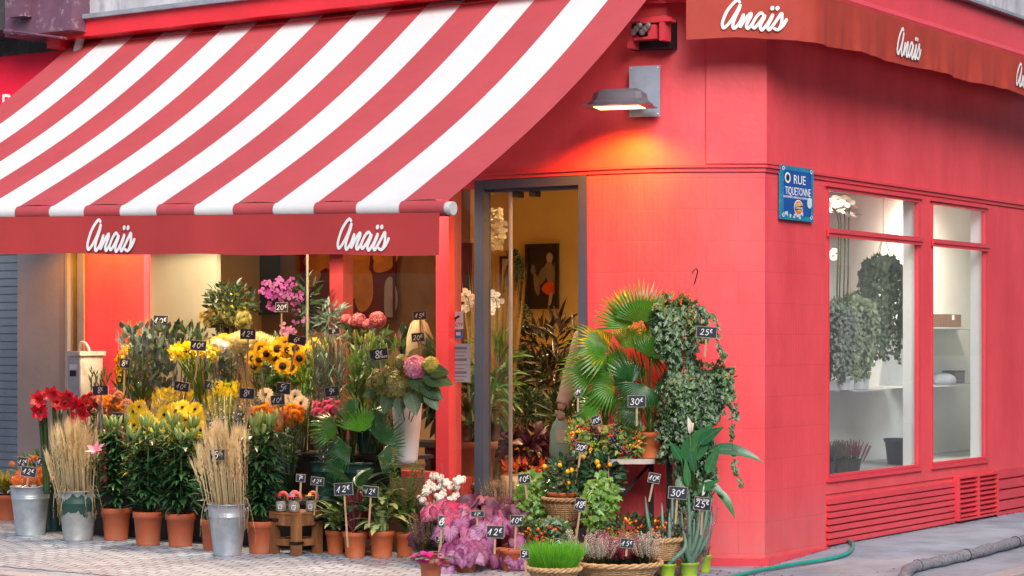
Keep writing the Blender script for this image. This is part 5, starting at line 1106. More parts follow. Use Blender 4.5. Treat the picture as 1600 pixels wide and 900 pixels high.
wheat(c_b2, h_b2, r_b2, 80, 154, 668, 'dried wheat standing in the bucket with scraped green paint')
wheat(c_b3, h_b3, r_b3, 312, 382, 672, 'dried wheat standing in the tall clean zinc bucket', 135)
# pincushions
t = thing('pincushion_bunch', 'bunch of orange pincushion flowers in the far left zinc bucket', 'flowers', c_b1 + V((0, 0, h_b1 * .5)))
m_pin = PM('pincushion_orange', (0.70, 0.13, 0.015), (0.82, 0.28, 0.03))
def proto_pin(r):
    mb = MB()
    for i in range(120):
        z = 1 - 1.5 * (i + .5) / 120; a = i * 2.4; q = math.sqrt(max(0, 1 - z * z)); d = V((q * math.cos(a), q * math.sin(a), z)); dleaf(mb, d * r * .3, d + V((0, 0, .2)) + rv(.1), (0, 0, 1), r * .85, r * .09, 0)
    ball(mb, (0, 0, 0), r * .55, 8, r=.1); return mb.mesh('pincushion', m_pin)
p_pin = proto_pin(.046)
for px, py in ((25, 752), (43, 754), (61, 752), (52, 741), (33, 743), (66, 737), (71, 747), (46, 747)): inst(p_pin, 'flower_head', t, PY(px, py, c_b1.y - .05 + (py - 745) * -.006), (R.uniform(-.4, .4), -.5, 1))
lf = MB(); clump(lf, c_b1 + V((0, 0, h_b1 + .01)), .1, .08, .05, 60, .07, .012, 'lance'); lf.build('foliage', L_mid, t, True)
wrap(t, c_b1 + V((0, 0, h_b1 * .8)), c_b1 + V((0, 0, h_b1 + .09)), .09, .135, jag=.015)
# croton, small orange-flowered plant and dark red pot behind
def ppot(px, py, back, rt, h, mat, label, name='potted_plant', group=None, dy=0.0):
    c = G(px, py) + V((0, back, 0)); c.z = gz(c.x, c.y) + .004; t = thing(name, label, 'potted plant', c, group); pot(t, c, rt, h, mat); return t, c
t, c = ppot(6, 815, .1, .10, .2, TERRA, 'croton with yellow-veined leaves at the left edge of the picture', 'potted_croton')
lf = MB()
for i in range(26): a = R.uniform(0, 6.28); leaf(lf, c + V((0, 0, .2)), V((math.cos(a), math.sin(a), R.uniform(.5, 2.2))), UPZ, R.uniform(.2, .36), .055, 'ovate', .7, .15, 6)
lf.build('leaves', L_croton, t, True)
t, c = ppot(76, 832, .16, .105, .22, M('dark_red_pot', (0.22, 0.03, 0.025), 0.5), 'dark red pot of small leafy plant with orange blooms between the two left buckets')
lf = MB(); clump(lf, c + V((-.12, 0.05, .44)), .16, .12, .14, 200, .06, .02, 'lance'); lf.build('leaves', L_mid, t, True)
for px, py in ((55, 715), (48, 720), (19, 725)): inst(p_pin, 'flower_head', t, PY(px, py, c.y - .05), (0, -.5, 1), .5)
# amaryllis
cv = A(sA(85, .72), .72, 0.003); t = thing('flower_bucket', 'dark green bucket of amaryllis behind the painted zinc bucket', 'bucket', cv); bucket(t, cv, .12, .09, .34, GREENP, False)
t = thing('amaryllis_bunch', 'tall red amaryllis with thick green stems near the beige post', 'flowers', cv + V((0, 0, .1))); sm = MB()
for px, py in ((60, 622), (76, 615), (68, 640), (85, 612), (92, 628), (60, 640)): inst(p_ama, 'flower_head', t, PY(px, py + 3, 15.25 + R.uniform(-.05, .1)), towards(0, .15), R.uniform(.8, 1.0))
for px, py in ((110, 616), (120, 628), (104, 626), (128, 643), (120, 650), (132, 630)): inst(p_ama, 'flower_head', t, PY(px, py + 4, 15.3), towards(0, .1, R.uniform(-.4, .4)), R.uniform(.75, 1.0))
for x0, x1, y1 in ((72, 62, 640), (75, 70, 638), (90, 95, 640), (96, 108, 638), (92, 84, 630)): tube(sm, cr([PY(x0, 772, 15.35), PY((x0 + x1) / 2, 700, 15.36), PY(x1, y1, 15.33)], 5), [.017] * 5 + [.016] * 5 + [.012], 9, .3)
sm.build('stems', m_stemd, t, True)

# -- row of cut flowers on the lower step
def holder(px, d, z, label, r=.105, h=.26, mat=GREENP):
    c = A(sA(px, d), d, z + .003); t = thing('flower_bucket', label, 'bucket', c, 'dark green florist buckets on the steps'); bucket(t, c, r, r * .76, h, mat, False); return c
def bq(px, d, z, heads, me, label, name, hd=.5, sub=None, sc_=1.0, lm=L_mid, lL=.09, lW=.024, nl=45, wr=None, prof='lance', spread=.6, hn='flower_head', cat='flowers', sr=.0032, dd=.0, stems=m_stemd, group=None, lo=.3):
    b = A(sA(px, d), d, z); t = thing(name, label, cat, b, group); P = []
    for x, y, *k in list(heads) + [(x_ + R.uniform(-9, 9), y_ + R.uniform(-7, 9)) for x_, y_, *_ in heads for _q in range(1 if (name == 'rose_bunch' and R.random() < .4) or name in ('carnation_bunch', 'filler_bunch') else 0)]:
        p = PA(x, y, d + dd + R.uniform(-.05, .06) + (y - heads[0][1]) * .0012); P.append(p); m_ = me if not isinstance(me, (list, tuple)) else R.choice(me)
        inst(m_, hn, t, p, towards(p, hd), sc_ * R.uniform(.92, 1.15), sub=sub)
    bunch(t, b, [p - V((0, -.01, .01)) for p in P], stems, lm, lL, lW, nl, prof, sr, spread=spread, lo=lo)
    if wr: wrap(t, b + V((0, 0, .12)), V((sum(p.x for p in P) / len(P) + wr[2] if len(wr) > 2 else sum(p.x for p in P) / len(P), sum(p.y for p in P) / len(P), max(p.z for p in P) + wr[1])), .06, wr[0], seed=int(px))
    return t, P
T1, T2 = .335, .625
for px, lb in ((135, 'green bucket under the red and peach roses'), (232, 'green bucket under the left yellow gerberas'), (300, 'green bucket under the right yellow gerberas'), (372, 'green bucket under the small white filler bunches'), (438, 'green bucket under the orange roses'), (508, 'green bucket of pink carnations, standing clear above the stool'), (560, 'green bucket just right of the carnation bucket')):
    holder(px, .64 if px < 500 else .66, T1, 'dark ' + lb, r=.105 if px < 500 else .098, h=.26 if px < 500 else .25)
bq(140, .66, T1 + .04, [(133, 624), (142, 622), (148, 630), (136, 634), (146, 640), (128, 632)], p_rosR, 'bunch of dark red roses beside the amaryllis', 'rose_bunch', wr=(.09, .03), group='rose bunches')
bq(178, .68, T1 + .04, [(164, 634), (175, 631), (186, 634), (170, 625), (182, 625), (160, 627), (193, 640), (176, 641), (198, 632)], [p_rosP, p_rosP, p_rosO], 'wrapped bunch of peach roses above the first lily pot', 'rose_bunch', wr=(.13, .05), group='rose bunches')
bq(215, .74, T1 + .04, [(209, 643), (223, 646), (210, 664), (228, 655), (218, 636)], p_ger, 'yellow gerberas left of the bigger gerbera bunch, above the 20 euro board', 'gerbera_bunch', .15, [('flower_center', p_gerc)], wr=(.11, .06), group='gerbera bunches')
bq(262, .74, T1 + .04, [(243, 665), (257, 648), (268, 660), (254, 672), (272, 668), (246, 676), (263, 676)], p_ger, 'large bunch of yellow gerberas in the middle of the lower flower row', 'gerbera_bunch', .15, [('flower_center', p_gerc)], wr=(.15, .08), sc_=1.08, group='gerbera bunches')
bq(300, .72, T1 + .04, [(302, 667), (296, 645), (305, 640), (285, 637), (310, 655), (290, 656), (275, 642), (314, 672)], p_ger, 'yellow gerberas half hidden by cellophane right of the bigger gerbera bunch', 'gerbera_bunch', .35, [('flower_center', p_gerc)], wr=(.14, .06), sc_=1.05, group='gerbera bunches')
t, P = bq(452, .70, T1 + .04, [(443, 658), (457, 659), (449, 646), (461, 648), (465, 655), (438, 646), (432, 655), (456, 640), (468, 642)], p_rosO, 'wrapped bunch of bright orange roses at the right of the lower row', 'rose_bunch', wr=(.14, .06), sc_=.98, group='rose bunches')
bq(412, .70, T1 + .04, [(408, 650), (416, 652), (404, 643), (412, 641), (422, 637), (420, 645)], [p_rosO, p_rosP], 'smaller bunch of orange-peach roses touching the bright orange ones', 'rose_bunch', wr=(.10, .06), group='rose bunches')
bq(438, .55, T1 + .04, [(415, 617), (452, 622), (461, 620), (424, 628), (470, 630)], p_gcr, 'cream gerberas with dark eyes above the orange roses', 'gerbera_bunch', .2, [('flower_center', p_gerc)], wr=(.16, .04), group='gerbera bunches')
bq(508, .68, T1 + .04, [(500, 636), (510, 633), (518, 631), (504, 645), (514, 641), (497, 648), (507, 652), (521, 641)], p_ros_k, 'wrapped bunch of pink carnations in the free-standing green bucket', 'carnation_bunch', .3, wr=(.095, .09), group=None, lm=L_grey)
bq(370, .70, T1 + .04, [(345, 640), (355, 634), (365, 645), (375, 636), (385, 644), (392, 634), (350, 652), (380, 655)], proto_ball(WHT, .007, 1, 6), 'cellophane bunches of tiny white filler flowers beside the orange roses', 'filler_bunch', .4, wr=(.20, .06), lm=L_grey, nl=240, lL=.035, lW=.010, lo=.55)
bq(340, .72, T1 + .04, [(335, 648), (330, 640), (343, 660)], proto_ball(WHT, .007, 1, 6), 'narrow cellophane bunch of fine white filler left of the other filler', 'filler_bunch', .4, wr=(.09, .09), lm=L_grey, nl=120, lL=.03, lW=.008, lo=.5)
# -- upper step
for px, lb in ((215, 'under the gladioli and eucalyptus'), (290, 'under the drooping yellow flowers'), (352, 'under the white chrysanthemums'), (432, 'under the sunflowers'), (520, 'under the left lily-bud bunch'), (580, 'under the right lily-bud bunch')):
    holder(px, .26, T2, 'dark green bucket on the upper step ' + lb, .11, .22)
t = thing('gladiolus_bunch', 'tall yellow-green gladiolus spikes at the left end of the upper row', 'flowers', A(sA(232, .2), .2, T2)); lf = MB()
for i in range(34):
    x = 188 + 76 * R.random(); yt = 488 + R.random() * 22 + (abs(x - 225) * .25); b = A(sA(215 + (x - 225) * .25, .15), .15, T2 + .05); e = PA(x, yt, .15 + R.uniform(-.05, .1)); d = e - b
    for k in range(12): u = .35 + .62 * k / 12; p = b.lerp(e, u); dleaf(lf, p, d.normalized() + V((.18 if k % 2 else -.18, R.uniform(-.2, .1), 0)), (0, -1, .2), .085 * (1.3 - u), .016, .3)
    tube(lf, [b, b.lerp(e, .5), e], [.004, .004, .001], 4)
lf.build('spikes', L_lime, t, True)
def spray(px, d, z, label, name, fills, wr=None, nst=10, cat='greenery bunch', group=None):
    """fills: (mat, kind, n, L, W, px0, px1, py0, py1)"""
    b = A(sA(px, d), d, z + .05); t = thing(name, label, cat, b, group)
    for q, (mat, kind, n, L_, W_, x0, x1, y0, y1, up) in enumerate(fills):
        mb = MB()
        for i in range(nst): e = PA(R.uniform(x0, x1), R.uniform(y0, y1), d + R.uniform(-.08, .08)); tube(mb, [b + rv(.02), b.lerp(e, .5), e], .003, 4)
        for i in range(n):
            p = PA(R.uniform(x0, x1), R.uniform(y0, y1), d + R.uniform(-.1, .12)); dr = (p - b).normalized() + rv(.45) + V((0, 0, up))
            if kind == 'd': dleaf(mb, p, dr, (0, -1, .4) if R.random() < .7 else rv(), L_ * R.uniform(.6, 1.2), W_ * R.uniform(.7, 1.2))
            else: leaf(mb, p, dr, V((R.uniform(-.5, .5), -1, .5)), L_ * R.uniform(.6, 1.2), W_ * R.uniform(.8, 1.2), kind, .2, .2, 4)
        mb.build('foliage' if q == 0 else 'blooms', mat, t, True)
    if wr: wrap(t, PA(wr[0], wr[1], d), PA(wr[2], wr[3], d), wr[4], wr[5], seed=int(px), n=52, jag=.03)
    return t
spray(218, .30, T2, 'wrapped bunch of grey-green eucalyptus leaves at the left of the upper row', 'eucalyptus_bunch', [(L_grey, 'ovate', 260, .075, .038, 192, 266, 512, 610, .1)], (228, 625, 232, 522, .05, .24), group='eucalyptus bunches')
spray(276, .22, T2, 'dark leafy bunch behind the 10 euro board on the upper row', 'foliage_bunch', [(L_dark, 'ovate', 110, .075, .025, 255, 320, 512, 560, .3), (L_grey, 'lance', 60, .07, .02, 260, 330, 520, 600, .1)], (285, 600, 290, 520, .05, .16))
t = thing('snapdragon_bunch', 'golden yellow flower spikes with green leaves at the left end beside the orange-lit panel', 'flowers', A(sA(195, .4), .4, T2)); mb = MB(); lf = MB()
for x0, y0, x1, y1 in ((182, 610, 188, 545), (190, 560, 200, 540), (185, 590, 184, 560)):
    for k in range(60): p = PA(x0 + (x1 - x0) * k / 60 + R.uniform(-3, 3), y0 + (y1 - y0) * k / 60, .42 + R.uniform(-.04, .04)); dleaf(mb, p, rv(), rv(), .028, .022, .5)
for i in range(60): leaf(lf, PA(R.uniform(186, 225), R.uniform(575, 640), .4), V((R.uniform(-.6, .6), -.3, 1)), (0, -1, 0), .13, .018, 'lance', .3, .2, 4)
mb.build('blooms', YELD, t, True); lf.build('foliage', L_mid, t, True)
# small chinaberry sprigs by the wall
t = thing('foliage_bunch', 'small upright green sprigs behind the red roses', 'greenery bunch', A(sA(150, .5), .5, .5)); lf = MB()
for x0, y0, x1, y1 in ((142, 612, 144, 578), (148, 610, 150, 585), (155, 610, 166, 580), (160, 612, 172, 588)):
    for k in range(10): dleaf(lf, PA(x0 + (x1 - x0) * k / 10, y0 + (y1 - y0) * k / 10, .5), V((R.uniform(-.5, .5), -.1, 1)), (0, -1, 0), .06, .012)
    tube(lf, [PA(x0, 690, .5), PA(x0, y0, .5), PA(x1, y1, .5)], .003, 4)
lf.build('foliage', L_mid, t, True)
# drooping yellow bunch
t = thing('daffodil_bunch', 'yellow flowers drooping over long lime-green stems in the middle of the upper row', 'flowers', A(sA(300, .4), .4, T2)); lf = MB(); mb = MB()
for i in range(30):
    x = R.uniform(274, 335); y = 552 - 8 * math.sin((x - 270) / 65 * PI) + R.uniform(-5, 16); e = PA(x, y, .38 + R.uniform(-.08, .08)); b = PA(318 + R.uniform(-8, 8), 640, .5); tube(lf, cr([b, b.lerp(e, .5) + V((0.01, 0, .02)), e], 3), [.005] * 6 + [.003], 5)
for i in range(260):
    x = R.uniform(268, 340); y = 543 - 7 * math.sin((x - 270) / 65 * PI) + abs(R.gauss(0, 9)); dleaf(mb, PA(x, y, .42 + R.uniform(-.08, .08)), rv() + V((0, -.4, 0)), rv(), .045, .028, .4)
lf.build('stems', L_lime, t, True); mb.build('blooms', YEL, t, True)
for x0, x1, y0, y1, lb in ((240, 300, 612, 640, 'yellow blooms in cellophane between gerberas and the drooping bunch'), (330, 372, 600, 622, 'small lime-yellow blooms beside the faint 10 euro board')):
    spray((x0 + x1) / 2, .52, T1, lb, 'solidago_bunch', [(L_lime, 'd', 60, .06, .015, x0, x1, y0, y1 + 20, .3), (YEL, 'd', 120, .04, .028, x0, x1, y0, y1, .3)], ((x0 + x1) / 2, 680, (x0 + x1) / 2, y0 - 8, .05, .13), cat='flowers', group='solidago bunches')
bq(355, .38, T2, [(333, 553), (349, 546), (362, 549), (341, 541)], p_mumw, 'white pompon chrysanthemums left of the 12 euro board', 'chrysanthemum_bunch', .5, lm=L_grey, lL=.10, lW=.045, nl=34, wr=(.13, .04), prof='ovate', group='chrysanthemum bunches', lo=.45)
bq(352, .2, T2, [(338, 536), (350, 531), (365, 531), (326, 543), (376, 531), (345, 541), (358, 540)], p_mumy, 'yellow chrysanthemums behind the white pompons', 'chrysanthemum_bunch', .6, sc_=.7, wr=(.16, .02), group='chrysanthemum bunches')
bq(405, .30, T2, [(392, 540), (405, 537), (419, 541), (376, 536), (398, 548)], proto_mum(PM('mum_cream_yellow', (0.78, 0.66, 0.25), (0.82, 0.76, 0.55)), .078, 220), 'large pale yellow chrysanthemums between the white pompons and sunflowers', 'chrysanthemum_bunch', .75, wr=(.16, .03), group='chrysanthemum bunches')
bq(435, .42, T2 - .05, [(397, 572), (442, 572), (408, 545), (462, 545), (405, 562), (468, 560), (416, 553), (425, 551), (433, 545), (450, 547), (396, 560), (437, 538), (447, 538), (456, 574), (430, 560)], p_sun, 'bunch of sunflowers with dark centres in the upper row', 'sunflower_bunch', .12, [('flower_center', p_sunc)], lm=L_mid, lL=.10, lW=.055, nl=60, prof='ovate', lo=.25)
bq(480, .22, T2, [(490, 538), (470, 545), (493, 547)], p_sun, 'sunflowers peeping out behind the 6 euro board', 'sunflower_bunch', .3, [('flower_center', p_sunc)], lm=L_mid, nl=20, sc_=.85)
spray(475, .32, T2 - .1, 'airy yellow-green filler right of the sunflowers', 'solidago_bunch', [(L_mid, 'd', 240, .05, .016, 458, 492, 555, 635, .4), (L_lime, 'd', 130, .03, .014, 462, 488, 560, 600, .4)], cat='greenery bunch', group='solidago bunches')
def budbunch(px, label, x0, x1, y0, y1, n, leafm=L_grey):
    b = A(sA(px, .34), .34, T2); t = thing('lily_bud_bunch', label, 'flowers', b, 'wrapped lily-bud bunches'); P = []
    for i in range(n):
        p = PA(R.uniform(x0, x1), y0 + (y1 - y0) * R.random() ** 1.3, .36 + R.uniform(-.08, .1)); P.append(p); inst(R.choice((p_buds, p_budg)), 'flower_bud', t, p, (p - b).normalized() + rv(.15), R.uniform(.7, 1.05))
    bunch(t, b, P, m_stem, leafm, .13, .024, 90, spread=.35, lo=.3, droop=.2, top=1.0); wrap(t, b + V((0, 0, .08)), PA((x0 + x1) / 2, y0 - 4, .36), .06, (x1 - x0) / 2 * b.y / FPX * 1.12, seed=px, jag=.04)
budbunch(512, 'wrapped green lily buds with grey leaves right of the sunflowers', 487, 540, 528, 575, 9)
budbunch(548, 'wrapped green lily buds in the middle of the three bud bunches', 528, 580, 532, 590, 13, L_mid)
budbunch(592, 'wrapped lime lily buds behind the 8 euro each board', 572, 622, 528, 560, 12, L_mid)
# hydrangeas in the tall white vase on a crate
c = G(636, 862); c = A(sA(636, .46), .46, 0); yb = EYE - (724 - HOR) * c.y / FPX
ct = thing('wooden_crate', 'slatted wooden crate under the tall white vase', 'crate', c)
for k in range(4): tri('slat', M('crate_wood', (0.12, 0.07, 0.04), 0.8, var=0.3, vs=8), lambda m: box(m, c + V((0, -.10, .04 + k * (yb - .05) / 4)), V((.11, 0, 0)), V((0, .008, 0)), V((0, 0, (yb - .06) / 9))), ct)
tri('top_board', MATS['crate_wood'], lambda m: box(m, c + V((0, 0, yb - .012)), V((.12, 0, 0)), V((0, .11, 0)), V((0, 0, .01))), ct)
tri('side_board', MATS['crate_wood'], lambda m: (box(m, c + V((-.105, 0, yb / 2 - .02)), V((.01, 0, 0)), V((0, .09, 0)), V((0, 0, yb / 2 - .03)))), ct)
tri('side_board', MATS['crate_wood'], lambda m: (box(m, c + V((.105, 0, yb / 2 - .02)), V((.01, 0, 0)), V((0, .09, 0)), V((0, 0, yb / 2 - .03)))), ct)
vh = (726 - 632) * c.y / FPX; vb = c + V((0, 0, yb)); mb = MB(); lathe(mb, vb, [(.03, .004), (.066, 0), (.072, .03), (.094, vh * .7), (.101, vh * .97), (.104, vh), (.098, vh), (.09, vh * .7)], 36); o = mb.build('tall_vase', M('white_enamel_vase', (0.66, 0.70, 0.78), 0.3, var=.05), smooth=True); tag(o, 'tall tapering white vase holding the hydrangeas', 'vase')
t = thing('hydrangea_bouquet', 'bouquet of green, brown and pink hydrangeas with big leaves in the tall white vase', 'flowers', vb + V((0, 0, .1)))
for x, y, me, s in ((600, 592, p_hydg, 1.05), (622, 601, p_hydg, 1.1), (588, 600, p_hydg, .8), (650, 574, p_hydp, 1.15), (673, 570, p_hydy, 1.0), (628, 566, p_hydg, .6), (612, 612, p_hydg, .7)): inst(me, 'flower_head', t, PA(x, y, .78), towards(0, .35), s)
lf = MB()
for x, y, dx, dy, L_, m_ in ((655, 600, .9, -.5, .2, 0), (660, 590, 1.0, -.1, .22, 0), (640, 610, .3, -1, .18, 0), (610, 615, -.3, -1, .15, 0), (668, 582, 1, .1, .16, 0), (640, 590, .5, -.6, .14, 0), (600, 575, -.6, .5, .12, 0), (665, 610, .6, -.9, .16, 0), (625, 620, 0, -1, .13, 0), (590, 610, -.9, -.3, .12, 0)): leaf(lf, PA(x, y, .80), V((dx, -.35, dy + .3)), V((0, -1, .6)), L_, L_ * .68, 'ovate', .7, .12, 8, wavy=.03)
lf.build('leaves', L_hyd, t, True); lf = MB()
for x, y, dx, dy in ((625, 570, -.2, 1), (610, 572, .2, 1), (640, 560, .5, .6)): leaf(lf, PA(x, y, .74), V((dx, -.2, dy)), V((0, -1, .2)), .11, .06, 'ovate', .3, .12, 6)
lf.build('yellowed_leaves', L_autumn, t, True)
sm = MB()
for x, y in ((600, 592), (622, 601), (650, 574), (673, 570)): tube(sm, [vb + V((0, 0, .2)), PA(x, y, .76)], .004, 5)
sm.build('stems', m_stem, t)

# -- stool with three jars
def stool(cx, py, w_, h_, label):
    c = G(cx, py); c = c + V((0, .10, 0)); yaw = rad(-14 + 45 * 0); t = thing('wooden_stool', label, 'stool', c); mw = M('old_brown_wood', (0.22, 0.085, 0.03), 0.6, var=0.5, vs=9, stretch=(1, 1, .25), bump=.5, bs=30, dirt=.35, ds=8, dcol=(0.40, 0.22, 0.11)); mi = M('black_iron', (0.02, 0.02, 0.025), 0.5, .6)
    yaw = rad(52); X = V((math.cos(yaw), math.sin(yaw), 0)); Y = V((-math.sin(yaw), math.cos(yaw), 0)); Z = UPZ; w2 = w_ / 2; lw = .026
    tri('seat', mw, lambda m: box(m, c + Z * (h_ - .009), X * w2, Y * w2, Z * .009), t)
    for i in (-1, 1):
        for j in (-1, 1):
            p = c + X * (i * (w2 - lw)) + Y * (j * (w2 - lw)); tri('leg', mw, lambda m: box(m, p + Z * (h_ - .019) / 2, X * lw, Y * lw, Z * (h_ - .021) / 2), t)
    for k in (-1, 1):
        for a, b in ((X, Y), (Y, X)):
            tri('apron', mw, lambda m: box(m, c + b * (k * (w2 - .013)) + Z * (h_ - .055), a * (w2 - .056), b * .010, Z * .034), t)
            tri('stretcher', mw, lambda m: box(m, c + b * (k * (w2 - .022)) + Z * (.085), a * (w2 - .056), b * .010, Z * .022), t)
            tri('iron_corner', mi, lambda m: (box(m, c + b * (k * (w2 + .002)) + a * (w2 - .04) + Z * (h_ - .055), a * .045, b * .0015, Z * .010), ball(m, c + b * (k * (w2 + .002)) + a * (w2 - .05) + Z * (h_ - .055), .013, 8)), t)
            tri('iron_corner', mi, lambda m: box(m, c + b * (k * (w2 + .002)) - a * (w2 - .03) + Z * (.085), a * .034, b * .0015, Z * .010), t)
    return c
sc_ = stool(460, 868, .25, .285, 'small square brown wooden stool with black iron corners, jars on top')
def mexj(px, py, hat, face, label, k=0):
    y = sc_.y - .05 + k; c = PY(px, py, y); c.z = .2885; t = thing('decorated_jar', label, 'jar', c, 'small decorated jars on the stool')
    mb = MB(); lathe(mb, c, [(.01, .001), (.034, 0), (.036, .01), (.036, .052), (.032, .06), (.034, .066), (.030, .066), (.028, .055)], 20); mb.build('glass', M('jar_glass_sand', (0.26, 0.25, 0.24), 0.2, var=.6, vs=90), t, True)
    a_ = M('black_face', (0.02, .015, .015), .5); mb = MB(); ball(mb, c + V((-.008, -.01, .088)), .016, 10); mb.build('head', face, t, True)
    mb = MB(); lathe(mb, c + V((-.008, -.01, .098)), [(.032, .004), (.03, 0), (.012, .002), (.010, .018), (.002, .02)], 16); mb.build('hat', hat, t, True)
    mb = MB()
    for s in (-1, 1): ball(mb, c + V((-.008 + s * .006, -.024, .092)), .0045, 6)
    mb.build('eyes', wtx, t, True)
    mb = MB(); pts = [c + V((.014 + .030 * math.cos(x), .005, .088 + .034 * math.sin(x))) for x in [rad(200 - i * 26) for i in range(10)]]; tube(mb, pts, [.007, .009, .011, .012, .012, .012, .011, .010, .008, .006], 8); mb.build('lid_ring', M('coral_ribbon', (0.62, .10, .09), .5), t, True)
    mb = MB(); tube(mb, [c + V((-.016, -.037, .035)), c + V((-.012, -.039, .018)), c + V((.008, -.039, .018)), c + V((.012, -.037, .035))], .0022, 5); tube(mb, [c + V((-.018, -.036, .042)), c + V((.014, -.036, .042))], .0022, 5); mb.build('wire_clasp', m_letter, t)
    lf = MB(); clump(lf, c + V((.012, .0, .075)), .02, .015, .02, 26, .02, .008); lf.build('sprig', L_mid, t, True)
fr_ = M('face_red', (0.5, .03, .05), .5); fb_ = M('face_black', (0.02, .01, .02), .5)
mexj(439, 797, M('hat_red', (.55, .03, .03), .6), fb_, 'sand-filled jar with a red hat on a dark bead head, left on the stool', .0)
mexj(460, 801, M('hat_pink', (.75, .12, .25), .6), fb_, 'sand-filled jar with a pink hat on a bead head, middle of the stool', -.055)
mexj(457, 797, M('hat_blue', (.05, .3, .5), .6), fr_, 'jar with a blue hat behind the pink-hatted jar on the stool', .05)
mexj(486, 797, M('hat_yellow', (.8, .42, .02), .6), fb_, 'sand-filled jar with a yellow hat on a bead head, right on the stool', .01)

# -- foliage pots right of the stool
GP = 'foliage plants in terracotta pots'
def fol(px, py, back, rt, h, label, name, mat=TERRA2, **k):
    return ppot(px, py, back, rt, h, mat, label, name, GP)
t, c = fol(522, 869, .12, .068, .155, 'small leafy plant in the leftmost bright terracotta pot right of the stool', 'potted_dieffenbachia'); lf = MB()
for i in range(34): a = R.uniform(0, 6.28); leaf(lf, c + V((math.cos(a) * .02, math.sin(a) * .02, .15 + R.random() * .13)), V((math.cos(a), math.sin(a), R.uniform(.4, 2))), UPZ, R.uniform(.12, .19), .048, 'ovate', .9, .2, 5)
for i in range(7): tube(lf, [c + V((R.uniform(-.03, .03), 0, .14)), c + V((R.uniform(-.06, .06), R.uniform(-.03, .03), .3))], .006, 6, .9)
lf.build('leaves', L_dief, t, True)
t, c = fol(553, 874, .10, .081, .165, 'large dark aglaonema with red stems in the middle terracotta pot behind a 12 euro board', 'potted_aglaonema'); lf = MB(); sm = MB()
for i in range(26):
    a = R.uniform(0, 6.28); e = c + V((math.cos(a) * .06, math.sin(a) * .05, .24 + R.random() * .26)); tube(sm, [c + V((0, 0, .14)), e], .006, 6); leaf(lf, e, V((math.cos(a), math.sin(a) * .8, R.uniform(.1, 1.5))), UPZ, R.uniform(.18, .28), .095, 'ovate', .9, .15, 7)
lf.build('leaves', LM('aglaonema_leaf', (.012, .045, .02), (.03, .10, .03), .15, .3, 'vein', (.06, .15, .06)), t, True); sm.build('stems', LM('red_stem', (.20, .03, .04), (.3, .06, .06), 0, mid=0), t, True)
t, c = fol(548, 850, .25, .07, .15, 'variegated cream and green dieffenbachia behind the middle terracotta pots', 'potted_dieffenbachia'); lf = MB()
for i, (x, y, dx, dz, L_) in enumerate(((520, 715, -.9, .55, .22), (560, 712, .1, 1, .2), (535, 722, -.6, .1, .17), (566, 700, .5, .8, .2), (548, 705, -.2, 1, .18), (575, 730, .9, .2, .18), (530, 735, -.8, -.2, .15))): p = PY(x + 12, y + 14, c.y - .1); leaf(lf, p, V((dx, -.3, dz)), V((0, -1, .5)), L_, .085, 'ovate', .6, .12, 8); tube(lf, [c + V((0, 0, .14)), p], .006, 6, .9)
lf.build('leaves', L_dief, t, True)
t, c = fol(595, 874, .10, .084, .172, 'bright variegated dieffenbachia in the right terracotta pot behind a 12 euro board', 'potted_dieffenbachia'); lf = MB()
for i in range(34): a = R.uniform(0, 6.28); z = R.random(); p = c + V((math.cos(a) * .045, math.sin(a) * .045, .2 + z * .24)); tube(lf, [c + V((math.cos(a) * .03, math.sin(a) * .03, .14)), p], .006, 6, .95); leaf(lf, p, V((math.cos(a), math.sin(a) * .8, R.uniform(.2, 1.6))), UPZ, R.uniform(.15, .23), .075, 'ovate', 1.0, .15, 7)
lf.build('leaves', L_dief, t, True)
t, c = fol(632, 870, .02, .065, .15, 'feathery parlour palm in the rightmost small terracotta pot', 'potted_palm'); lf = MB()
for i in range(28):
    a = R.uniform(0, 6.28); e = c + V((math.cos(a) * R.uniform(.05, .17), math.sin(a) * R.uniform(.03, .14), R.uniform(.28, .66))); b = c + V((0, 0, .14)); m_ = b.lerp(e, .55) + V((0, 0, .06)); pts = cr([b, m_, e], 6); tube(lf, pts, .0025, 4, .6)
    for k in range(3, 12):
        p = pts[min(k, len(pts) - 1)]; tg = (pts[min(k + 1, 12)] - pts[k - 1]).normalized(); x, y = perp(tg)
        for s in (-1, 1): leaf(lf, p, x * s + tg * .7 + V((0, 0, .1)), UPZ, .075, .011, 'lance', .8, .2, 3)
lf.build('fronds', L_mid, t, True)
# fan palm behind them
t, c = fol(560, 846, .3, .08, .17, 'fan palm rising behind the foliage pots, its bright fans above the dieffenbachia', 'potted_fan_palm'); lf = MB(); sm = MB(); dk = MB()
for (x, y, r_, an, sp, bright) in ((566, 676, 52, 98, 130, 1), (528, 676, 46, 160, 120, 1), (592, 690, 44, 55, 150, 0), (548, 700, 40, 200, 130, 0), (580, 660, 34, 30, 140, 0), (555, 645, 36, 120, 120, 0), (590, 712, 40, -10, 120, 0), (536, 722, 34, 220, 110, 0)):
    y_ = 14.05 + R.uniform(-.08, .12); q = PY(x, y, y_); scl = y_ / FPX; d = V((math.cos(rad(an)), -.25, math.sin(rad(an)))); lf = MB(); fan(lf, q, d, V((R.uniform(-.4, .4), -1, R.uniform(.3, 1))), r_ * scl * 1.05, sp, 17, cup=.3); lf.build('fan_leaf', L_fan if bright else L_fan_shade, t, True); tube(sm, cr([c + V((0, 0, .15)), (c + V((0, 0, .15))).lerp(q, .6) + V((0, .02, .03)), q], 5), .004, 5)
sm.build('stalks', m_stem, t, True)
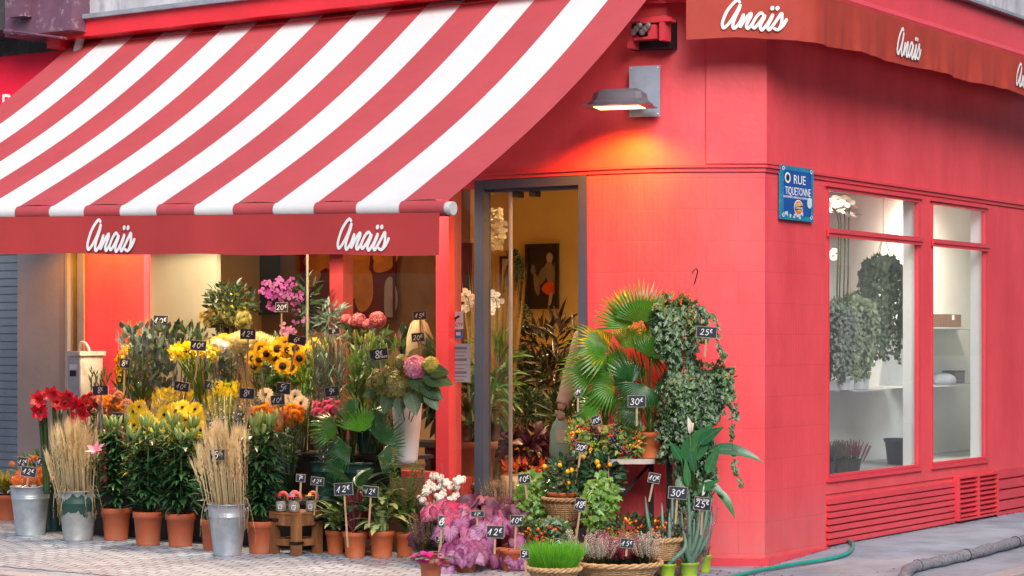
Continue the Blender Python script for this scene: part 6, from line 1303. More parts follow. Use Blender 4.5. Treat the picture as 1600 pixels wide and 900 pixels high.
# cotton in a zinc basin
c = G(683, 822) + V((0, .1, 0)); c = PY(683, 812, 14.2); t = thing('zinc_basin', 'wide zinc basin with side handle standing on a low stool', 'basin', c); mb = MB(); lathe(mb, c, [(.02, .004), (.115, 0), (.12, .01), (.135, .10), (.142, .105), (.138, .11), (.13, .10), (.115, .015)], 36); mb.build('body', ZINC, t, True)
mb = MB(); box(mb, c + V((.165, -.03, .10)), V((.028, 0, .006)), V((0, .012, 0)), V((0, 0, .003))); mb.build('handle', ZINC, t)
cb = c.copy(); tri_c = thing('low_stool', 'dark low stool hidden under the cotton basin', 'stool', V((c.x, c.y, 0))); mb = MB(); lathe(mb, V((c.x, c.y, c.z - .024)), [(.01, 0), (.12, 0), (.125, .01), (.12, .02), (.01, .02)], 20); mb.build('seat', m_crate, tri_c)
for i in range(3): mb = MB(); a = i * 2.1; tube(mb, [V((c.x + .08 * math.cos(a), c.y + .08 * math.sin(a), c.z - .024)), V((c.x + .1 * math.cos(a), c.y + .1 * math.sin(a), 0.0))], .012, 8); mb.build('leg', m_crate, tri_c)
t = thing('cotton_branches', 'bare brown branches with white cotton bolls in the zinc basin', 'cotton branches', c + V((0, 0, .05))); sm = MB(); m_cot = M('cotton_white', (0.78, 0.76, 0.73), 1.0, var=.08, vs=30, bump=1.0, bs=60); m_cal = M('dry_brown', (0.22, .10, .05), .9)
cm = MB()
for x, y, z in ((0, 0, 0), (.016, .004, .002), (-.015, .006, 0), (.002, .016, 0), (.003, -.015, .003)): ball(cm, (x, y, z + .008), .0165, 8)
p_cot = cm.mesh('boll', m_cot); cm = MB()
for i in range(5): a = i * 1.257 + .6; leaf(cm, (0, 0, -.012), V((math.cos(a), math.sin(a), .35)), UPZ, .034, .014, 'lance', -.6, .2, 3)
p_cal = cm.mesh('calyx', m_cal)
for x, y in ((664, 771), (671, 757), (679, 762), (686, 776), (694, 771), (688, 748), (696, 755), (681, 746), (658, 781), (700, 783), (712, 775), (712, 763), (714, 752), (720, 750), (676, 745), (668, 765), (704, 760), (690, 762), (708, 780), (684, 785)):
    p = PY(x, y, 14.12 + R.uniform(-.07, .09)); inst(p_cot, 'cotton_boll', t, p, towards(0, .5), R.uniform(.9, 1.2), sub=[('calyx', p_cal)]); tube(sm, [c + V((R.uniform(-.08, .08), R.uniform(-.05, .05), .06)), p.lerp(c, .4) + rv(.02), p], .0028, 5)
for x, y in ((676, 738), (690, 724), (725, 742), (665, 740)): tube(sm, [c + V((0, 0, .06)), PY(x + 2, y + 25, 14.1), PY(x, y, 14.1)], .002, 4)
sm.build('twigs', m_cal, t, True)
# ================================================================ RIGHT-HAND STALL BY THE DOOR
def gy(px, y):
    c = V(((px - 800) / FPX * y, y, 0)); c.z = gz(c.x, c.y) + .004; return c
def gp(px, py, back): c = G(px, py) + V((0, back, 0)); c.z = gz(c.x, c.y) + .004; return c
WICK = M('willow_wicker', (0.52, 0.33, 0.16), 0.7, var=0.25, vs=30)
WICKD = M('brown_wicker', (0.34, 0.19, 0.09), 0.7, var=0.3, vs=30)
def basket(c, rt, rb, h, label, mat=WICK, name='wicker_basket', gr='wicker baskets of the right stall', nst=30):
    """woven: upright stakes with rods weaving in and out, braided rim"""
    t = thing(name, label, 'basket', c, gr); mb = MB(); rows = max(5, int(h / .013))
    for j in range(rows):
        z = h * (j + .5) / rows; q = rb + (rt - rb) * (z / h) ** .8; pts = []
        for i in range(nst * 2 + 1): a = 2 * PI * i / (nst * 2); k = q + .006 * (1 if (i // 1 + j) % 2 else -1) * (1 if i % 2 else -1 if 0 else 1) * (math.cos(PI * (i + j))); pts.append(c + V((k * math.cos(a), k * math.sin(a), z)))
        tube(mb, pts, .0062, 5, R.random())
    mb.build('weave', mat, t, True); mb = MB()
    for i in range(nst): a = 2 * PI * i / nst; tube(mb, [c + V((rb * math.cos(a), rb * math.sin(a), 0.002)), c + V((rt * math.cos(a), rt * math.sin(a), h))], .004, 5)
    lathe(mb, c, [(.01, .004), (rb, .004)], 24); mb.build('stakes', mat, t, True); mb = MB()
    for s in range(3): tube(mb, [c + V(((rt + .009 * math.cos(a * 9 + s * 2.09)) * math.cos(a), (rt + .009 * math.cos(a * 9 + s * 2.09)) * math.sin(a), h + .009 * math.sin(a * 9 + s * 2.09))) for a in [2 * PI * i / 150 for i in range(151)]], .008, 6, R.random())
    mb.build('rim', mat, t, True); mb = MB(); disc(mb, c + V((0, 0, h * .8)), rt * .93, 24); mb.build('soil', SOIL, t); return t
p_berry = {}
def berry(col, r=.0075):
    k = (col, r)
    if k not in p_berry: p_berry[k] = proto_ball(M('berry_%d_%d_%d' % tuple(int(x * 999) for x in col), col, 0.25, var=.1, coat=.3), r, 1, 8)
    return p_berry[k]
ORB = (0.80, 0.10, 0.005); RDB = (0.62, 0.02, 0.01); YLB = (0.80, 0.42, 0.01); GRB = (0.18, 0.30, 0.02); ORF = (0.85, 0.40, 0.005); BLB = (0.03, 0.035, 0.10)

# --- begonias, front centre
def begonia(px, py, y, rx, rz, n, mat, label, L_=.085, base_z=None):
    n = int(n * 0.95); L_ *= 1.25
    c = PY(px, py, y); g = V((c.x, c.y, gz(c.x, c.y) + .004)); t = thing('potted_begonia', label, 'potted plant', g, 'painted-leaf begonias'); pot(t, g, .075, .13, TERRA); lf = MB(); sm = MB()
    for i in range(n):
        a = R.uniform(0, 2 * PI); q = R.random() ** .5; z = (1 - q * q) ** .5; p = c + V((math.cos(a) * q * rx, math.sin(a) * q * rx * .9, (z - .5) * rz * 1.2)); s = L_ * R.uniform(.7, 1.2)
        out = V((math.cos(a) * q, math.sin(a) * q - .35, .15 + .3 * z)); n_ = (V((math.cos(a) * q * .6, math.sin(a) * q * .6 - .75, .75)) + rv(.6)).normalized(); d = (out - n_ * out.dot(n_)) + rv(.25); heart(lf, p, d - V((0, 0, .3)), n_, s * .95)
        tube(sm, [g + V((0, 0, .12)), p.lerp(g, .3), p], .003, 4)
    lf.build('leaves', mat, t, True); sm.build('stems', LM('red_stem', (.20, .03, .04), (.3, .06, .06), 0, mid=0), t, True); return t
begonia(700, 808, 13.45, .19, .11, 34, L_beg2, 'magenta-red begonia at the back left of the begonia mass', .10)
begonia(745, 800, 13.6, .19, .13, 40, L_beg3, 'dark purple begonia behind the silver-pink ones', .085)
begonia(722, 830, 13.35, .17, .17, 34, L_beg1, 'silver-pink begonia left of the 12 euro board', .085)
begonia(775, 845, 13.25, .18, .20, 40, L_beg1, 'largest silver-pink begonia, below the 12 euro board', .09)
begonia(728, 873, 12.98, .16, .15, 30, L_beg1, 'frontmost silver-pink begonia beside the pink cyclamen', .10)
begonia(800, 885, 13.05, .10, .12, 20, L_beg1, 'small silver-pink begonia against the green grass', .075)
begonia(668, 835, 13.6, .13, .12, 26, L_beg3, 'dark small-leaved begonia at the left end of the mass', .065)
begonia(808, 800, 13.75, .12, .12, 22, L_beg3, 'dark purple begonia below the pot of light ivy', .07)
# --- heathers
def spikes(t, c, rx, ry, h, n, mat, nm='flower_spikes', lean=.35, dens=26, gs=.010, ang=None):
    mb = MB(); gm = MB()
    for i in range(n):
        a = R.uniform(0, 2 * PI) if ang is None else R.uniform(*ang); q = math.sqrt(R.random()); b = c + V((math.cos(a) * rx * q * .8, math.sin(a) * ry * q * .8, 0)); d = V((math.cos(a) * lean * q + R.uniform(-.12, .12), math.sin(a) * lean * q + R.uniform(-.12, .12), 1)).normalized(); H_ = h * R.uniform(.7, 1.1); e = b + d * H_; tube(gm, [b, e], .0016, 4)
        for k in range(dens):
            u = .35 + .65 * k / dens; p = b.lerp(e, u); an = k * 2.4; dleaf(mb, p, V((math.cos(an), math.sin(an), .6)), UPZ, gs * (1.35 - .6 * u) * 1.3, gs * .8, .4)
        for k in range(10): p = b.lerp(e, k * .04); an = k * 2.4; dleaf(gm, p, V((math.cos(an), math.sin(an), .9)), UPZ, .016, .005)
    mb.build(nm, mat, t, True); gm.build('greenery', L_dark, t, True)
H_W = PM('heather_white', (.60, .62, .58), (.76, .76, .72)); H_P = PM('heather_pink', (.48, .10, .30), (.66, .25, .46)); H_C = PM('heather_crimson', (.25, .03, .08), (.45, .08, .16)); H_BR = PM('heather_brown', (.22, .13, .09), (.36, .22, .16)); H_L = PM('heather_lilac', (.5, .2, .38), (.66, .42, .55))
def heather(px, py, y, r, h, n, mat, label, potm=TERRA, z=None, pr=.06):
    c = PY(px, py, y); t = thing('potted_heather', label, 'potted plant', V((c.x, c.y, c.z - .1)), 'potted heathers'); pot(t, V((c.x, c.y, c.z - .1)), pr, .1, potm); spikes(t, c - V((0, 0, .01)), r, r, h, n, mat); return t
cb = gp(965, 912, .17); ry = cb.y; sb = ry / FPX
bt = basket(V((cb.x, cb.y, cb.z)), .27, .20, .105, 'wide shallow wicker basket of white and pink heathers at the front right')
zt = cb.z + .10
for px, y_, mat, lb, n, hh in ((912, .05, H_W, 'white heather at the left of the wide front basket', 34, .20), (935, -.06, H_W, 'white heather next to the left pink one in the wide front basket', 26, .17), (952, .07, H_P, 'tall pink heather in the middle of the wide front basket', 34, .21), (975, -.04, H_C, 'low crimson heather at the front of the wide front basket', 28, .13), (990, .09, H_L, 'lilac heather behind the 15 euro board in the wide front basket', 26, .17), (1010, -.02, H_W, 'white heather at the right of the wide front basket', 34, .20)):
    x = (px - 800) / FPX * ry; c = V((x, ry + y_, zt)); t = thing('potted_heather', lb, 'potted plant', V((x, ry + y_, zt - .085)), 'potted heathers'); pot(t, V((x, ry + y_, zt - .085)), .05, .08, M('black_plastic', (.02, .02, .02), .5)); spikes(t, c - V((0, 0, .01)), .075, .07, hh, n, mat, lean=.55, dens=34, gs=.0125)
yg = MB(); t = thing('potted_heather', 'few yellow-tipped heather sprigs behind the pink heather', 'potted plant', V((.66, ry + .15, zt - .08)), 'potted heathers'); pot(t, V((.66, ry + .15, zt - .08)), .04, .075, MATS['black_plastic']); spikes(t, V((.66, ry + .15, zt)), .09, .04, .21, 16, PM('heather_yellow', (.5, .5, .03), (.65, .6, .1)), lean=.2)
heather(676, 862, 13.45, .12, .24, 60, H_BR, 'faded brown heather behind the pink cyclamen')
heather(668, 850, 13.6, .09, .2, 36, PM('heather_pale', (.40, .36, .22), (.55, .48, .36)), 'pale green-brown heather at the far left of the right stall')
heather(790, 800, 13.95, .15, .22, 80, H_BR, 'brown heather in front of the doorway')
t = heather(785, 800, 13.80, .06, .13, 12, H_P, 'tiny magenta heather tufts among the brown heather', pr=.04)
# cyclamens
c = gp(672, 913, .12); t = thing('potted_cyclamen', 'pink and magenta cyclamen at the lower edge left of the begonias', 'potted plant', c); pot(t, c, .07, .12, TERRA); lf = MB()
for i in range(50): a = R.uniform(0, 6.28); q = R.random() ** .5; leaf(lf, c + V((math.cos(a) * q * .13, math.sin(a) * q * .12, .13 + .05 * (1 - q))), V((math.cos(a), math.sin(a), .2)), UPZ, .055, .05, 'heart', .4, .05, 4)
lf.build('leaves', LM('cyclamen_leaf', (.03, .07, .06), (.09, .16, .13), .1, .4, 'vein', (.2, .28, .24)), t, True)
cm = MB()
for i in range(7): a = i * .9; leaf(cm, (0, 0, 0), V((math.cos(a) * .5, math.sin(a) * .5, 1)), (math.cos(a), math.sin(a), 0), .045, .026, 'petal', .1, -.2, 4)
p_cy = cm.mesh('cyclamen', PM('cyclamen_magenta', (.80, .03, .33), (.85, .10, .45))); p_cy2 = cm.mesh('cyclamen2', PM('cyclamen_pink', (.80, .20, .38), (.85, .38, .5)))
sm = MB()
for x, y, m_ in ((655, 880, p_cy), (664, 876, p_cy), (660, 872, p_cy), (672, 873, p_cy), (668, 882, p_cy), (650, 876, p_cy), (683, 884, p_cy2), (690, 880, p_cy2), (687, 876, p_cy2), (695, 886, p_cy2)): p = PY(x, y, c.y - .05); inst(m_, 'flower_head', t, p, towards(0, 1.2), 1.0); tube(sm, [c + V((0, 0, .12)), p], .002, 4)
sm.build('stems', m_stem, t, True)
# --- grass
c = gp(866, 912, .15); t = basket(c, .155, .12, .07, 'low wicker basket of bright green grass at the front edge', WICK); gt = thing('potted_grass', 'clump of bright green grass in a low basket under the 2 euro board', 'potted plant', c + V((0, 0, .01))); pot(gt, c + V((0, 0, .006)), .11, .06, MATS['black_plastic']); gm = MB()
for i in range(1500):
    a = R.uniform(0, 6.28); q = math.sqrt(R.random()); b = c + V((math.cos(a) * q * .13, math.sin(a) * q * .11, .06)); leaf(gm, b, V((math.cos(a) * q * .35 + R.uniform(-.2, .2), math.sin(a) * q * .35 + R.uniform(-.2, .2), 1)), (0, -1, 0), R.uniform(.10, .19), .0035, 'strap', .25, 0, 3)
gm.build('blades', L_grass, gt, True)
# --- solanum with berries
def solanum(c, rx, rz, n, nb, label, group='berry plants', potr=.09, cols=((ORB, 5), (RDB, 1), (YLB, 1), (GRB, 1)), r=.0095, poth=.13):
    t = thing('potted_berry_plant', label, 'potted plant', c, group); pot(t, c, potr, poth, TERRA); lf = MB(); cc = c + V((0, 0, poth + rz * .5)); clump(lf, cc, rx, rx * .8, rz, n, .05, .016, 'lance', out=.8, up=.3); lf.build('leaves', L_dark, t, True)
    bag = [k for k, n_ in cols for _ in range(n_)]
    for i in range(nb):
        a = R.uniform(-PI, 0); e = R.random(); p = cc + V((math.cos(a) * rx * (1 - e * .3) * R.uniform(.1, 1.05), math.sin(a) * rx * .85 * R.uniform(.5, 1), rz * R.uniform(-.45, .95) * (1 - .35 * R.random()))); inst(berry(R.choice(bag), r), 'berry', t, p, (0, 0, 1), R.uniform(.75, 1.2))
    return t
c = gy(840, 13.35); solanum(V((c.x, c.y, c.z)), .15, .10, 240, 46, 'orange-berried plant between the begonias and the 2 euro board', r=.0105)
c = gy(1008, 13.22); bt = basket(V((c.x, c.y, c.z + .10)), .235, .185, .13, 'wicker basket of red and orange berry plants under the folding table', WICK); mb = MB()
tb = thing('low_stool', 'dark low stool under the basket of berry plants', 'stool', c); lathe(mb, c + V((0, 0, .075)), [(.01, 0), (.17, 0), (.17, .022), (.01, .022)], 24); mb.build('seat', m_crate, tb)
for i in range(3): mb = MB(); a = i * 2.1 + .5; tube(mb, [c + V((.12 * math.cos(a), .12 * math.sin(a), .075)), c + V((.14 * math.cos(a), .14 * math.sin(a), 0))], .015, 8); mb.build('leg', m_crate, tb)
for dx, lb in ((-.11, 'left berry plant with yellow and orange fruit in the high basket'), (.10, 'right berry plant with red and orange fruit in the high basket')):
    solanum(V((c.x + dx, c.y - .02, c.z + .125)), .15, .10, 260, 30, lb, potr=.075, poth=.10)
# --- orange trees
def citrus(c, cr_, label, fr, rx, rz, tr=.11, n=420):
    t = thing('potted_orange_tree', label, 'potted plant', c, 'miniature orange trees'); pot(t, c, tr, .13, TERRA2); sm = MB(); lf = MB()
    for i in range(8): e = cr_ + V((R.uniform(-.7, .7) * rx, R.uniform(-.6, .6) * rx, R.uniform(-.5, .6) * rz)); tube(sm, [c + V((R.uniform(-.04, .04), R.uniform(-.03, .03), .12)), c.lerp(e, .5) + V((0, 0, .06)), e], [.006, .005, .003], 5)
    clump(lf, cr_, rx, rx * .8, rz, n, .052, .026, 'ovate', out=.8, up=.35, shell=.3); lf.build('leaves', L_citrus, t, True); sm.build('branches', M('bark_brown', (.14, .09, .06), .9, var=.3, vs=30), t, True)
    for x, y in fr: inst(berry(ORF, .0165), 'orange_fruit', t, PY(x, y, cr_.y - rx * .75), (0, 0, 1), R.uniform(.8, 1.15))
    tri('stake', m_stick, lambda m: tube(m, [c + V((.05, -.05, .1)), cr_ + V((.05, -.08, rz * .8))], .004, 5), t); return t
c = gy(882, 13.6); stl = thing('round_stool', 'small round dark wooden stool under the basket of the orange tree', 'stool', c); zs = PY(882, 815, c.y - .1).z
mb = MB(); lathe(mb, V((c.x, c.y, zs)), [(.01, -.045), (.125, -.045), (.135, -.03), (.135, -.008), (.125, 0), (.01, 0)], 32); mb.build('seat', M('dark_stool_wood', (.10, .05, .03), .5, var=.4, vs=9), stl, True)
for i in range(3): mb = MB(); a = i * 2.1 - 1.2; tube(mb, [V((c.x + .08 * math.cos(a), c.y + .08 * math.sin(a), zs - .045)), V((c.x + .12 * math.cos(a), c.y + .12 * math.sin(a), c.z))], .016, 8); mb.build('leg', MATS['dark_stool_wood'], stl)
zb = zs + .002; hb = (812 - 790) * c.y / FPX + .02; basket(V((c.x, c.y, zb)), .135, .09, .135, 'brown wicker basket on the round stool holding the left orange tree', WICKD, nst=24)
citrus(V((c.x, c.y, zb + .05)), PY(893, 748, c.y), 'left miniature orange tree in a terracotta pot inside the basket', ((851, 729), (887, 737), (888, 754), (893, 735), (912, 714), (875, 727)), .17, .15)
c2 = gy(937, 13.55); tb = thing('low_stool', 'low dark stool under the right orange tree', 'stool', c2); mb = MB(); lathe(mb, c2 + V((0, 0, .18)), [(.01, 0), (.1, 0), (.1, .025), (.01, .025)], 20); mb.build('seat', m_crate, tb)
for i in range(3): mb = MB(); a = i * 2.1 + .9; tube(mb, [c2 + V((.07 * math.cos(a), .07 * math.sin(a), .18)), c2 + V((.09 * math.cos(a), .09 * math.sin(a), 0))], .013, 8); mb.build('leg', m_crate, tb)
citrus(c2 + V((0, 0, .207)), PY(938, 742, c2.y + .02), 'right miniature orange tree behind the 18 euro board', ((933, 722), (935, 728), (953, 726), (921, 760)), .15, .17, .09)
# --- ivies in pots on the ground
def potivy(c, cr_, rx, rz, n, label, mat=L_ivyl, s=.042):
    t = thing('potted_ivy', label, 'potted plant', c, 'potted ivies'); pot(t, c, .08, .15, TERRA); lf = MB(); sm = MB()
    for i in range(n):
        u = rv(1)
        while u.length > 1: u = rv(1)
        p = cr_ + V((u.x * rx, u.y * rx * .7, u.z * rz)); nn = V((u.x, -1 + u.y * .4, .5)) + rv(.45); d = V((R.uniform(-1, 1), -.2, R.uniform(-1, .5))); ivy(lf, p, d, nn, s * R.uniform(.55, 1.1))
    for i in range(12): tube(sm, [c + V((0, 0, .14)), cr_ + V((R.uniform(-.8, .8) * rx, R.uniform(-.5, .3) * rx, R.uniform(-.8, .8) * rz))], .0025, 4)
    lf.build('leaves', mat, t, True); sm.build('vines', m_stem, t, True); return t
c = gy(838, 13.7); potivy(c, PY(838, 785, c.y), .15, .22, 300, 'light green potted ivy standing before the doorway left of the orange tree')
c = gy(824, 13.85); potivy(c, PY(832, 760, c.y), .11, .1, 110, 'pale potted ivy behind the light green one beside the faint 10 euro board')
c = gy(940, 13.3); potivy(c, PY(938, 785, c.y), .12, .2, 240, 'light green potted ivy between the round stool and the berry basket')
c = gy(908, 13.35); potivy(c, PY(862, 826, c.y), .14, .08, 100, 'dark potted ivy low behind the orange berries', L_ivy)
# --- folding table, wreaths, palms
tc_ = gy(985, 13.62); zT = PY(985, 717, 13.55).z; tb = thing('folding_table', 'small folding table with pale stone top and black iron legs', 'table', V((tc_.x, tc_.y, 0)))
mb = MB(); cc = V((tc_.x, tc_.y, zT)); poly = [(cc.x + .155 * math.copysign(abs(math.cos(a)) ** .5, math.cos(a)), cc.y + .14 * math.copysign(abs(math.sin(a)) ** .5, math.sin(a))) for a in [2 * PI * i / 32 for i in range(32)]]; prism(mb, poly, zT - .03, zT); mb.build('table_top', M('pale_stone_top', (.46, .42, .38), .6, var=.2, vs=12, bump=.3), tb)
mi = M('black_iron', (0.02, 0.02, 0.025), 0.5, .6)
for a, b in (((-.13, -.08, -.03), (-.13, -.08, -1)), ((.14, .1, -.03), (-.13, -.08, -.32)), ((.14, .1, -.03), (.14, .1, -1)), ((-.13, .1, -.03), (-.13, .1, -1))):
    z2 = 0.0 if b[2] == -1 else zT + b[2]; q = V((cc.x + b[0], cc.y + b[1], z2 + gz(cc.x, cc.y) * (b[2] == -1))); tri('leg', mi, lambda m: box(m, (cc + V(a) + q) / 2, (cc + V(a) - q) / 2, V((.016, 0, .004)), V((0, .008, 0))), tb)
def wreath(c, R_, r_, label, cols):
    t = thing('berry_wreath', label, 'wreath', c - V((0, 0, R_ + r_)), 'berry wreaths on the folding table'); lf = MB(); N_ = V((R.uniform(-.1, .1), -1, .25)).normalized(); X = N_.cross(UPZ).normalized(); Y = X.cross(N_); Y = -Y if Y.z < 0 else Y
    for i in range(360): a = R.uniform(0, 6.28); o = X * math.cos(a) + Y * math.sin(a); u = rv(1); p = c + o * R_ + (o * u.x + N_ * u.y) * r_ * 1.1; dleaf(lf, p, o * u.x + N_ * R.uniform(0, 1) + rv(.7), N_ + rv(.4), .042, .021)
    lf.build('leaves', LM('wreath_leaf', (.10, .17, .03), (.30, .40, .10), .25, .45), t, True)
    for i in range(96):
        a = i / 96 * 6.283 + R.uniform(-.1, .1); o = X * math.cos(a) + Y * math.sin(a); q = R.uniform(-.8, .75); sec = cols[int(a / 6.2832 * len(cols)) % len(cols)]; p = c + o * (R_ + r_ * q * .9) + N_ * (r_ * (1.05 - .5 * abs(q))); inst(berry(R.choice(sec), .0085), 'berry', t, p, (0, 0, 1), R.uniform(.7, 1.2))
    mb = MB(); tube(mb, [c + (X * math.cos(a) + Y * math.sin(a)) * R_ for a in [i * .21 for i in range(31)]], r_ * .6, 8); mb.build('ring', L_dark, t, True)
wreath(V((cc.x - .04, cc.y - .07, zT + .125)), .082, .040, 'round berry wreath with red, orange and blue berries on the folding table', [(BLB, BLB, RDB), (RDB, YLB), (ORB, YLB), (YLB, RDB), (BLB, RDB), (BLB, BLB, GRB)])
wreath(PY(915, 686, cc.y - .02), .072, .040, 'berry wreath with orange and red berries left of the first wreath', [(ORB, YLB), (ORB, RDB), (BLB, RDB), (YLB, GRB), (ORB, YLB), (RDB, BLB)])
wl = PY(915, 711, cc.y - .02)
t = thing('plant_stand', 'dark plant stand behind the orange trees holding the left wreath and palm pot', 'plant stand', V((wl.x, wl.y + .1, 0))); zst = wl.z - .006
tri('shelf', m_crate, lambda m: aabox(m, wl.x - .12, wl.x + .20, wl.y - .06, wl.y + .34, zst - .025, zst), t)
for i in (0, 1):
    for j in (0, 1): tri('leg', m_crate, lambda m: aabox(m, wl.x - .11 + i * .28, wl.x - .09 + i * .28, wl.y - .05 + j * .36, wl.y - .03 + j * .36, gz(wl.x, wl.y), zst - .026), t)
def palm(c, potr, poth, fans, label, name='potted_fan_palm', mat=TERRA2, ysp=.12, y0=0):
    t = thing(name, label, 'potted plant', c, 'fan palms of the right stall'); pot(t, c, potr, poth, mat); sm = MB(); k = 0
    for (x, y, r_, an, sp, *m_) in fans:
        y_ = c.y + y0 + R.uniform(-ysp, ysp); q = PY(x, y, y_); scl = y_ / FPX; d = V((math.cos(rad(an)), R.uniform(-.45, .1), math.sin(rad(an)))); lf = MB(); fan(lf, q, d, V((R.uniform(-.6, .6), -1, R.uniform(.3, 1.5))), r_ * scl * 1.05, sp, max(13, int(sp / 7)), cup=.30); lf.build('fan_leaf', L_fan if not m_ else L_fan_shade, t, True); tube(sm, cr([c + V((0, 0, poth * .9)), (c + V((0, 0, poth))).lerp(q, .55) + V((0, .02, .04)), q], 5), .0045, 5)
    tube(sm, [c + V((0, 0, poth * .85)), c + V((0.005, 0, poth + .12))], [.022, .014], 8); sm.build('stalks', m_stem, t, True); return t
pcn = V((cc.x + .125, cc.y + .0, zT + .003))
palm(pcn, .086, .165, [(1002, 505, 64, 95, 150), (985, 512, 60, 125, 120), (1015, 525, 60, 60, 130), (1000, 545, 60, 15, 150), (1045, 562, 42, 30, 190), (1018, 560, 50, 80, 150), (1030, 590, 48, -25, 160, 1), (1005, 600, 50, 250, 150, 1), (1040, 640, 40, -20, 150, 1), (1000, 640, 44, 200, 140, 1)], 'tall fan palm in the terracotta pot on the folding table')
palm(V((wl.x + .13, wl.y + .2, zst + .003)), .11, .19, [(950, 552, 66, 150, 170), (972, 545, 56, 60, 130), (928, 585, 56, 165, 150), (955, 590, 54, 20, 160, 1), (962, 600, 60, 185, 150), (945, 605, 50, 265, 130), (975, 620, 46, -40, 150, 1), (938, 640, 40, 190, 120), (985, 600, 50, 90, 130, 1), (925, 655, 34, 215, 130, 1), (965, 580, 50, 110, 140)], 'wider fan palm in a terracotta pot left of the tall one', y0=-.05)
rp = thing('potted_fern', 'leafy plant in a glossy dark red pot between the palms and the ivy', 'potted plant', PY(1046, 690, 13.7)); q = PY(1046, 690, 13.70); pot(rp, q, .12, .2, M('glossy_red_pot', (.40, .01, .015), .2, coat=.5)); lf = MB(); clump(lf, q + V((0, 0, .26)), .12, .1, .1, 120, .09, .018, 'lance'); lf.build('leaves', L_mid, rp, True)
ps = thing('plant_stand', 'thin dark stand holding the glossy red pot', 'plant stand', V((q.x, q.y, gz(q.x, q.y)))); tri('shelf', m_crate, lambda m: lathe(m, V((q.x, q.y, q.z - .024)), [(.01, 0), (.12, 0), (.12, .02), (.01, .02)], 20), ps)
tri('leg', m_crate, lambda m: tube(m, [V((q.x, q.y, gz(q.x, q.y))), V((q.x, q.y, q.z - .02))], .02, 8), ps)
# --- hanging ivies
def hangivy(px, py, d, rx_px, label, vines, potm=M('slate_grey_pot', (.12, .14, .19), .4), hook=None, wpx=30, hpx=45):
    c = PA(px, py, d); sc = c.y / FPX; t = thing('hanging_ivy', label, 'hanging plant', c, 'hanging ivies on the corner wall'); pot(t, c, wpx * sc / 2, hpx * sc, potm, rb=wpx * sc * .36); lf = MB(); sm = MB(); top = c + V((0, 0, hpx * sc))
    clump(lf, top + V((0, .02, -.02)), rx_px * sc * .85, .12, .13, 260, .042, 0, 'i', out=.6, up=.2)
    for (x0, x1, y1, n) in vines:
        for _ in range(n):
            a = R.uniform(-PI, 0); st = top + V(((x0 + R.uniform(-7, 7) - px) * sc, -.05 + R.uniform(-.06, .08), R.uniform(-.04, .02))); e = PA(x1 + R.uniform(-10, 10), y1 + R.uniform(-30, 8), d + R.uniform(-.02, .13)); m_ = st.lerp(e, .3) + V(((e.x - st.x) * .25, -.04, .06)); pts = cr([st, m_, st.lerp(e, .7) + rv(.02), e], 9); tube(sm, pts, .0016, 4)
            L_ = sum((pts[i + 1] - pts[i]).length for i in range(len(pts) - 1)); nl = int(L_ / .017)
            for k in range(nl): u = k / nl * (len(pts) - 1); i = int(u); p = pts[i].lerp(pts[min(i + 1, len(pts) - 1)], u - i) + rv(.014); ivy(lf, p, V((R.uniform(-.8, .8), -.3, -R.uniform(.3, 1))), V((R.uniform(-.5, .5), -1, R.uniform(.1, .8))), R.uniform(.020, .040))
    lf.build('leaves', L_ivy, t, True); sm.build('vines', m_stemd, t, True)
    if hook:
        hk = PA(hook[0], hook[1], .03); tri('hanger', M('black_plastic', (.02, .02, .02), .5), lambda m: (tube(m, [top + V((-.05, 0, 0)), hk - V((0.005, 0, .07))], .002, 4), tube(m, [top + V((.05, 0, 0)), hk - V((.005, 0, .07))], .002, 4), tube(m, cr([hk - V((.008, 0, .075)), hk - V((-.004, 0, .03)), hk + V((.012, 0, .0)), hk + V((.004, 0, .022)), hk + V((-.016, -.004, .008)), hk + V((-.02, -.006, -.012))], 5), .0055, 6)), t)
    return t
hangivy(1051, 528, .17, 50, 'upper hanging ivy in a slate grey pot below the black hook', [(1035, 1035, 560, 8), (1060, 1062, 640, 10), (1075, 1085, 600, 10), (1090, 1098, 545, 8), (1028, 1026, 530, 6), (1050, 1050, 690, 8), (1098, 1125, 550, 1)], hook=(1087, 425), wpx=26, hpx=42)
hangivy(1108, 632, .17, 48, 'lower hanging ivy in a slate grey pot with long trailing vines', [(1080, 1068, 720, 12), (1095, 1090, 690, 10), (1110, 1112, 660, 7), (1122, 1135, 640, 7), (1130, 1148, 650, 3), (1090, 1075, 815, 12), (1110, 1100, 830, 8), (1085, 1110, 760, 10), (1075, 1055, 800, 9), (1070, 1040, 720, 9), (1062, 1030, 690, 7), (1060, 1060, 770, 8), (1118, 1152, 780, 1)], wpx=30, hpx=42)
